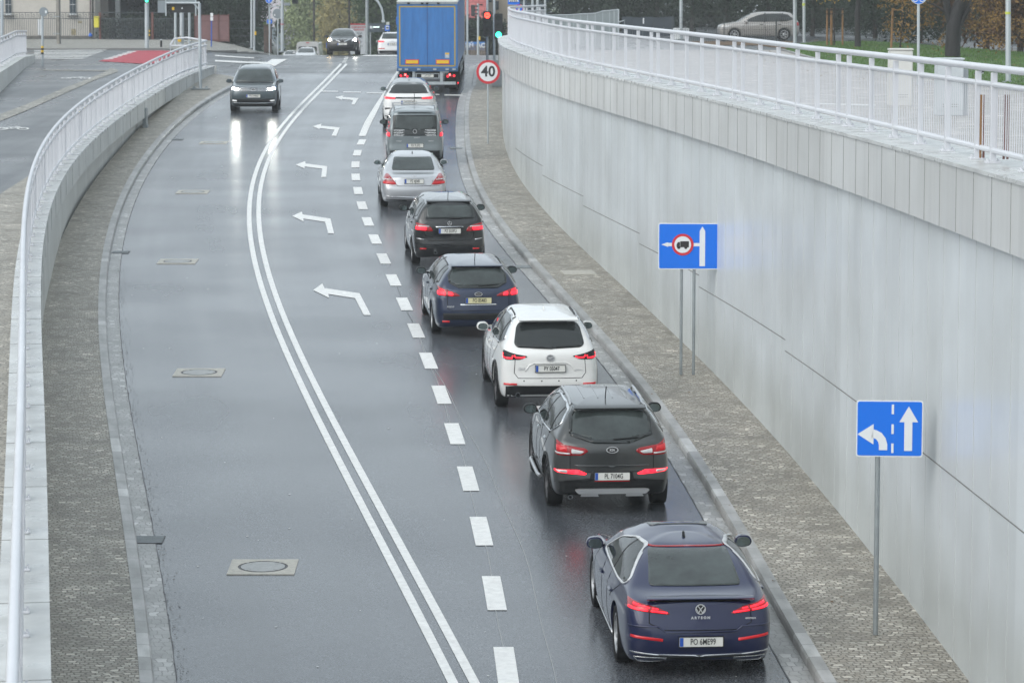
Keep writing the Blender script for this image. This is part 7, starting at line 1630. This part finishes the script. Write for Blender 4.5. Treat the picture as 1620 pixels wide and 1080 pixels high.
tree('dark trunked tree with yellow leaves right of the three stakes', atY(1357, 74, 146).x, 146, .9, 9, 3.0, 2.35, ['lf_yellow', 'lf_dark', 'lf_olive'], [4, 2, 2], 130, 34, .08, .17, .35, limbs=8, group=TG, bark='bark_wet')
tree('thin leaning sapling with orange leaves beside the single stake', atY(1424, 76, 139).x, 139, .9, 6, 1.6, 1.5, ['lf_orange', 'lf_yellow', 'lf_rust'], [4, 2, 2], 36, 34, .07, .05, .25, limbs=6, group=TG, lean=.5)
# oak, forked trunk
ox = atY(1507, 92, 122); t = empty('oak_tree', (ox.x, 122, .9), label='old oak with a thick dark forked trunk and orange leaves behind the grey cabinet', cat='tree', group=TG)
b = MB(); w_ = lambda x, y: atY(x, y, 122)
b.tube([w_(1507, 95), w_(1507, 80), w_(1508, 60), w_(1509, 42)], .30, 14, r2=.29).tube([w_(1508, 44), w_(1513, 20), w_(1522, 0), w_(1530, -40)], .27, 12, r2=.22).tube([w_(1506, 44), w_(1500, 22), w_(1497, 0), w_(1490, -50)], .16, 10, r2=.12).tube([w_(1518, 40), w_(1526, 25), w_(1536, 5), w_(1545, -20)], .12, 10, r2=.08).tube([w_(1497, 22), w_(1485, 12), w_(1470, 5), w_(1450, -4)], .05, 8, r2=.02)
wpart('trunk', b.me('t', True), M['bark_wet'], t)
C = []
for _ in range(250):
    px = rnd.choice([rnd.uniform(1415, 1500), rnd.uniform(1530, 1660), rnd.uniform(1400, 1700)]); py = rnd.uniform(-260, 42) if rnd.random() < .85 else rnd.uniform(20, 72); Y = rnd.uniform(118, 130)
    if 1492 < px < 1535 and py > -10 and Y < 123: continue
    if py > 25 and 1420 < px < 1495 and rnd.random() < .6: continue
    p = atY(px, py, Y); C.append(tuple(p-t.location))
put('crown', leaf_mesh('crown', C, 42, .22, .045, ['lf_orange', 'lf_rust', 'lf_yellow', 'lf_olive'], [3, 5, 1, 4]), [M[k] for k in ('lf_orange', 'lf_rust', 'lf_yellow', 'lf_olive')], t)
# dark woods behind
for i, (px, Y, h, r, mm, wt, lb) in enumerate([(890, 225, 10, 3.0, ['lf_dark', 'lf_green', 'lf_willow'], [4, 3, 1], 'evergreen tree above the left end of the mesh screen'), (935, 222, 10, 3.0, ['lf_dark', 'lf_green'], [4, 3], 'evergreen tree above the middle of the mesh screen'), (985, 214, 9, 2.6, ['lf_dark', 'lf_olive', 'lf_yellow'], [4, 1, 2], 'tree with a patch of yellow leaves above the dark panel fence'), (1040, 212, 10, 3.0, ['lf_dark', 'lf_green'], [5, 1], 'dark tree above the right half of the panel fence'), (1095, 205, 10, 3.0, ['lf_dark', 'lf_brown'], [5, 2], 'dark tree left of the beige hatchback'), (1150, 196, 10, 3.0, ['lf_dark', 'lf_brown', 'lf_olive'], [5, 2, 1], 'dark tree behind the bonnet of the beige hatchback'), (1215, 190, 9, 2.8, ['lf_dark', 'lf_olive', 'lf_yellow', 'lf_brown'], [5, 2, 2, 2], 'tree with yellow sprays behind the roof of the beige hatchback'), (1285, 185, 9, 2.8, ['lf_dark', 'lf_brown', 'lf_olive'], [5, 2, 1], 'dark tree left of the three stakes'), (1385, 176, 9, 2.8, ['lf_dark', 'lf_brown'], [5, 2], 'dark tree between the stakes and the white cabinet'), (1455, 160, 8, 2.5, ['lf_dark', 'lf_rust', 'lf_brown'], [4, 1, 3], 'bushy dark tree left of the oak'), (1560, 142, 8, 2.4, ['lf_rust', 'lf_dark', 'lf_orange', 'lf_olive'], [4, 6, 1, 2], 'rusty leaved tree right of the oak'), (1615, 134, 8, 2.2, ['lf_rust', 'lf_dark', 'lf_orange', 'lf_olive'], [4, 6, 2, 2], 'rusty leaved tree at the right edge of the photo')]):
    tree(lb, atY(px, 60, Y).x, Y, .7, h, r, .15, mm, wt, 300, 42, .075, .16, .40, group=TG, limbs=5)
massed('woodland', 'dense dark wood filling the background at the upper right', 2, 46, 232, 0, 9, 520, ['lf_dark', 'lf_brown'], [4, 1], .30, 10)
C = [(atY(x, 60, Y_).x, Y_, .9+2.2*rnd.random()) for x, Y_ in [(rnd.uniform(1270, 1720), 0) for _ in range(520)] for Y_ in [205-(x-1270)*.125+rnd.uniform(-2, 2)]]
tag(put('undergrowth', leaf_mesh('u', C, 44, .42, .06, ['lf_dark', 'lf_brown', 'lf_rust'], [5, 4, 1]), [M[k] for k in ('lf_dark', 'lf_brown', 'lf_rust')]), 'brown and dark undergrowth along the edge of the lawn', 'undergrowth', kind='stuff')
for px, yb, Y, r, lb in ((1257.5, 70, 152, .09, 'left pole of the pair beside the beige hatchback'), (1272, 68.5, 158, .075, 'right pole of the pair, with a yellow sticker'), (1595, 131, 88, .075, 'tall grey pole near the right edge, in front of the lawn')):
    t = gpole(px, yb, -80, Y, r, lb, group='grey lamp poles on the right bank')
    yy = {1257.5: None, 1272: 7.5, 1595: 21}[px]
    if yy: wpart('sticker', MB().tube([atY(px-.4, yy-2, Y-.01), atY(px-.4, yy+2, Y-.01)], r+.003, 10).me('s'), mat('sticker_yellow', (.5, .55, .08), .5), t)
# cycle route sign
p = atY(1453, -2, 86); t = empty('road_sign', (atY(1453, 125, 86).x, 86, .9), label='round blue cycle sign on a grey pole behind the white cabinet', cat='road sign'); wpart('pole', MB().tube([Vector((t.location.x, 86, .9)), p], .04, 10).me('p', True), M['galv'], t)
for nm, rr, y_, m_ in (('panel', 13.5, 0, 'sign_white'), ('face', 12.6, -.006, 'sign_blue')): o = wpart(nm, disc(rr*86/F, y_-.05, y_-.045).me('d'), M[m_], t); o.location = atY(1453, -6.5, 86)-t.location
q = MB()
for s in (-1, 1): q.prism(ribbon_curve([(s*.09+.06*math.cos(R(a_)), .0+.06*math.sin(R(a_))) for a_ in range(0, 361, 24)], .018), -.065, -.06)
q.prism(ribbon_curve([(-.09, 0), (-.03, .09), (.06, .09), (0, 0), (-.09, 0)], .014), -.065, -.06).prism(ribbon_curve([(.09, 0), (.05, .12)], .014), -.065, -.06); wpart('cycle_symbol', q.me('c'), M['sign_white'], t).location = atY(1453, -.5, 86)-t.location
# cabinets
def cabinet(x0, x1, y0, y1, Y, label, m, doors, name='control_cabinet'):
    A = atY(x0, y0, Y); B = atY(x1, y1, Y); w_ = B.x-A.x; h_ = A.z-.9; cx = (A.x+B.x)/2; t = empty(name, (cx, Y+.2, .9), label=label, cat='cabinet')
    wpart('body', MB().box((cx, Y+.2, .9+h_/2-.02), (w_, .4, h_-.04)).me('b', bevel=.02), m, t); wpart('top', MB().box((cx, Y+.2, .9+h_-.02), (w_+.03, .44, .04)).me('t', bevel=.012), m, t)
    for k in range(doors): dw = w_/doors; wpart('door', MB().box((cx-w_/2+dw*(k+.5), Y-.006, .9+h_*.52), (dw-.03, .02, h_*.84)).me('d', bevel=.004), m, t)
    wpart('vent', MB().box((cx, Y-.018, .9+h_*.16), (w_*.6, .006, .012)).box((cx, Y-.018, .9+h_*.20), (w_*.6, .006, .012)).me('v'), M['joint'], t); return t
cabinet(1408, 1443.5, 77, 165, 69.5, 'white electrical cabinet standing left of the cycle sign pole', mat('cabinet_white', (.60, .60, .57), .5, noise=(2, .06)), 1)
t = cabinet(1482.5, 1524, 92, 185, 64, 'pale grey double door cabinet in front of the oak', mat('cabinet_grey', (.50, .54, .56), .45, noise=(2, .06)), 2)
wpart('side_locker', addbx(MB(), 1524, 1531, 110, 188, 64.2, .35).me('l', bevel=.01), mat('cabinet_side', (.40, .43, .45), .5), t); wpart('rusty_plate', addbx(MB(), 1518.5, 1524.5, 122.5, 129.5, 63.85, .03).me('r'), M['rust'], t)
# rusty planks leaning inside the near end of the railing
t = empty('wooden_stake', (atY(1552, 262, 37).x, 36.4, 1.35), label='pair of thin wooden laths standing behind the near railing bars', cat='stake')
for x0, x1, y1 in ((1551, 1553, 250), (1556, 1558, 250), (1588, 1591, 252), (1594, 1596, 252)): wpart('lath', addbx(MB(), x0, x0+1.6, 150, y1, 37.4 if x0 < 1580 else 36.4, .02).me('l'), M['stake'] if x0 % 2 else M['rust'], t)
# magpie on the lawn
p = at(1552, 124, .9); t = empty('magpie', (p[0], p[1], .93), (0, 0, R(20)), label='small black and white magpie standing on the lawn', cat='bird')
b = MB(); prof = [(-.22, .02), (-.12, .03), (-.06, .05), (0, .058), (.06, .05), (.10, .038), (.13, .036), (.165, .03), (.19, .008), (.215, .002)]
V = []; Fc = []; zz = [.10, .13, .15, .155, .17, .20, .225, .235, .232, .228]
for i, (x_, r_) in enumerate(prof):
    for j in range(10): a = 2*math.pi*j/10; V.append((x_, r_*math.cos(a), zz[i]+r_*1.05*math.sin(a)))
for i in range(len(prof)-1): Fc += [(i*10+j, i*10+(j+1) % 10, (i+1)*10+(j+1) % 10, (i+1)*10+j) for j in range(10)]
b.add(V, Fc+[tuple(range(10))]); put('body', b.me('b', True), M['ink'], t)
put('belly', MB().lathe([(.0001, -.06), (.04, -.04), (.05, 0), (.04, .04), (.0001, .06)], 10, axis='X', M=Matrix.Translation((.02, 0, .13))).me('w', True), M['sign_white'], t)
put('legs', MB().tube([(.0, .02, .11), (.01, .02, 0), (.04, .02, 0)], .005, 5).tube([(.0, -.02, .11), (.01, -.02, 0), (.04, -.02, 0)], .005, 5).me('l'), M['ink'], t)

v = []; f = []
for _ in range(70):
    Y = rnd.uniform(30, 75); X = rnd.uniform(CL(Y)-3.5, KR(Y)-.5); r_ = rnd.uniform(.008, .022); k = len(v); a = rnd.uniform(0, 6)
    v += [(X+math.cos(a+q)*r_, Y+math.sin(a+q)*r_*rnd.uniform(.6, 1.6), zramp(Y)+.006) for q in (0, 1.2, 2.6, 3.9, 5)]; f.append(tuple(range(k, k+5)))
tag(put('paint_chips', mesh_of('c', v, f), M['paint']), 'tiny pale chips and droppings scattered on the wet ramp', 'debris', kind='stuff')
# ------------------------------------------------------------------ haze
b = MB().box((0, 250, 12), (700, 620, 44))
hz = put('haze', b.me('haze'), None); tag(hz, kind='stuff')
m = bpy.data.materials.new('haze_air'); m.use_nodes = True; tt = m.node_tree; tt.nodes.clear()
om = tt.nodes.new('ShaderNodeOutputMaterial'); pv = tt.nodes.new('ShaderNodeVolumePrincipled')
pv.inputs['Color'].default_value = (.90, .93, .95, 1); pv.inputs['Density'].default_value = .00042; pv.inputs['Anisotropy'].default_value = .0
tt.links.new(pv.outputs[0], om.inputs['Volume']); hz.data.materials.clear(); hz.data.materials.append(m)
S.cycles.volume_bounces = 1
S.cycles.max_bounces = 6; S.cycles.glossy_bounces = 3; S.cycles.diffuse_bounces = 3; S.cycles.transparent_max_bounces = 8
S.cycles.sample_clamp_indirect = 6
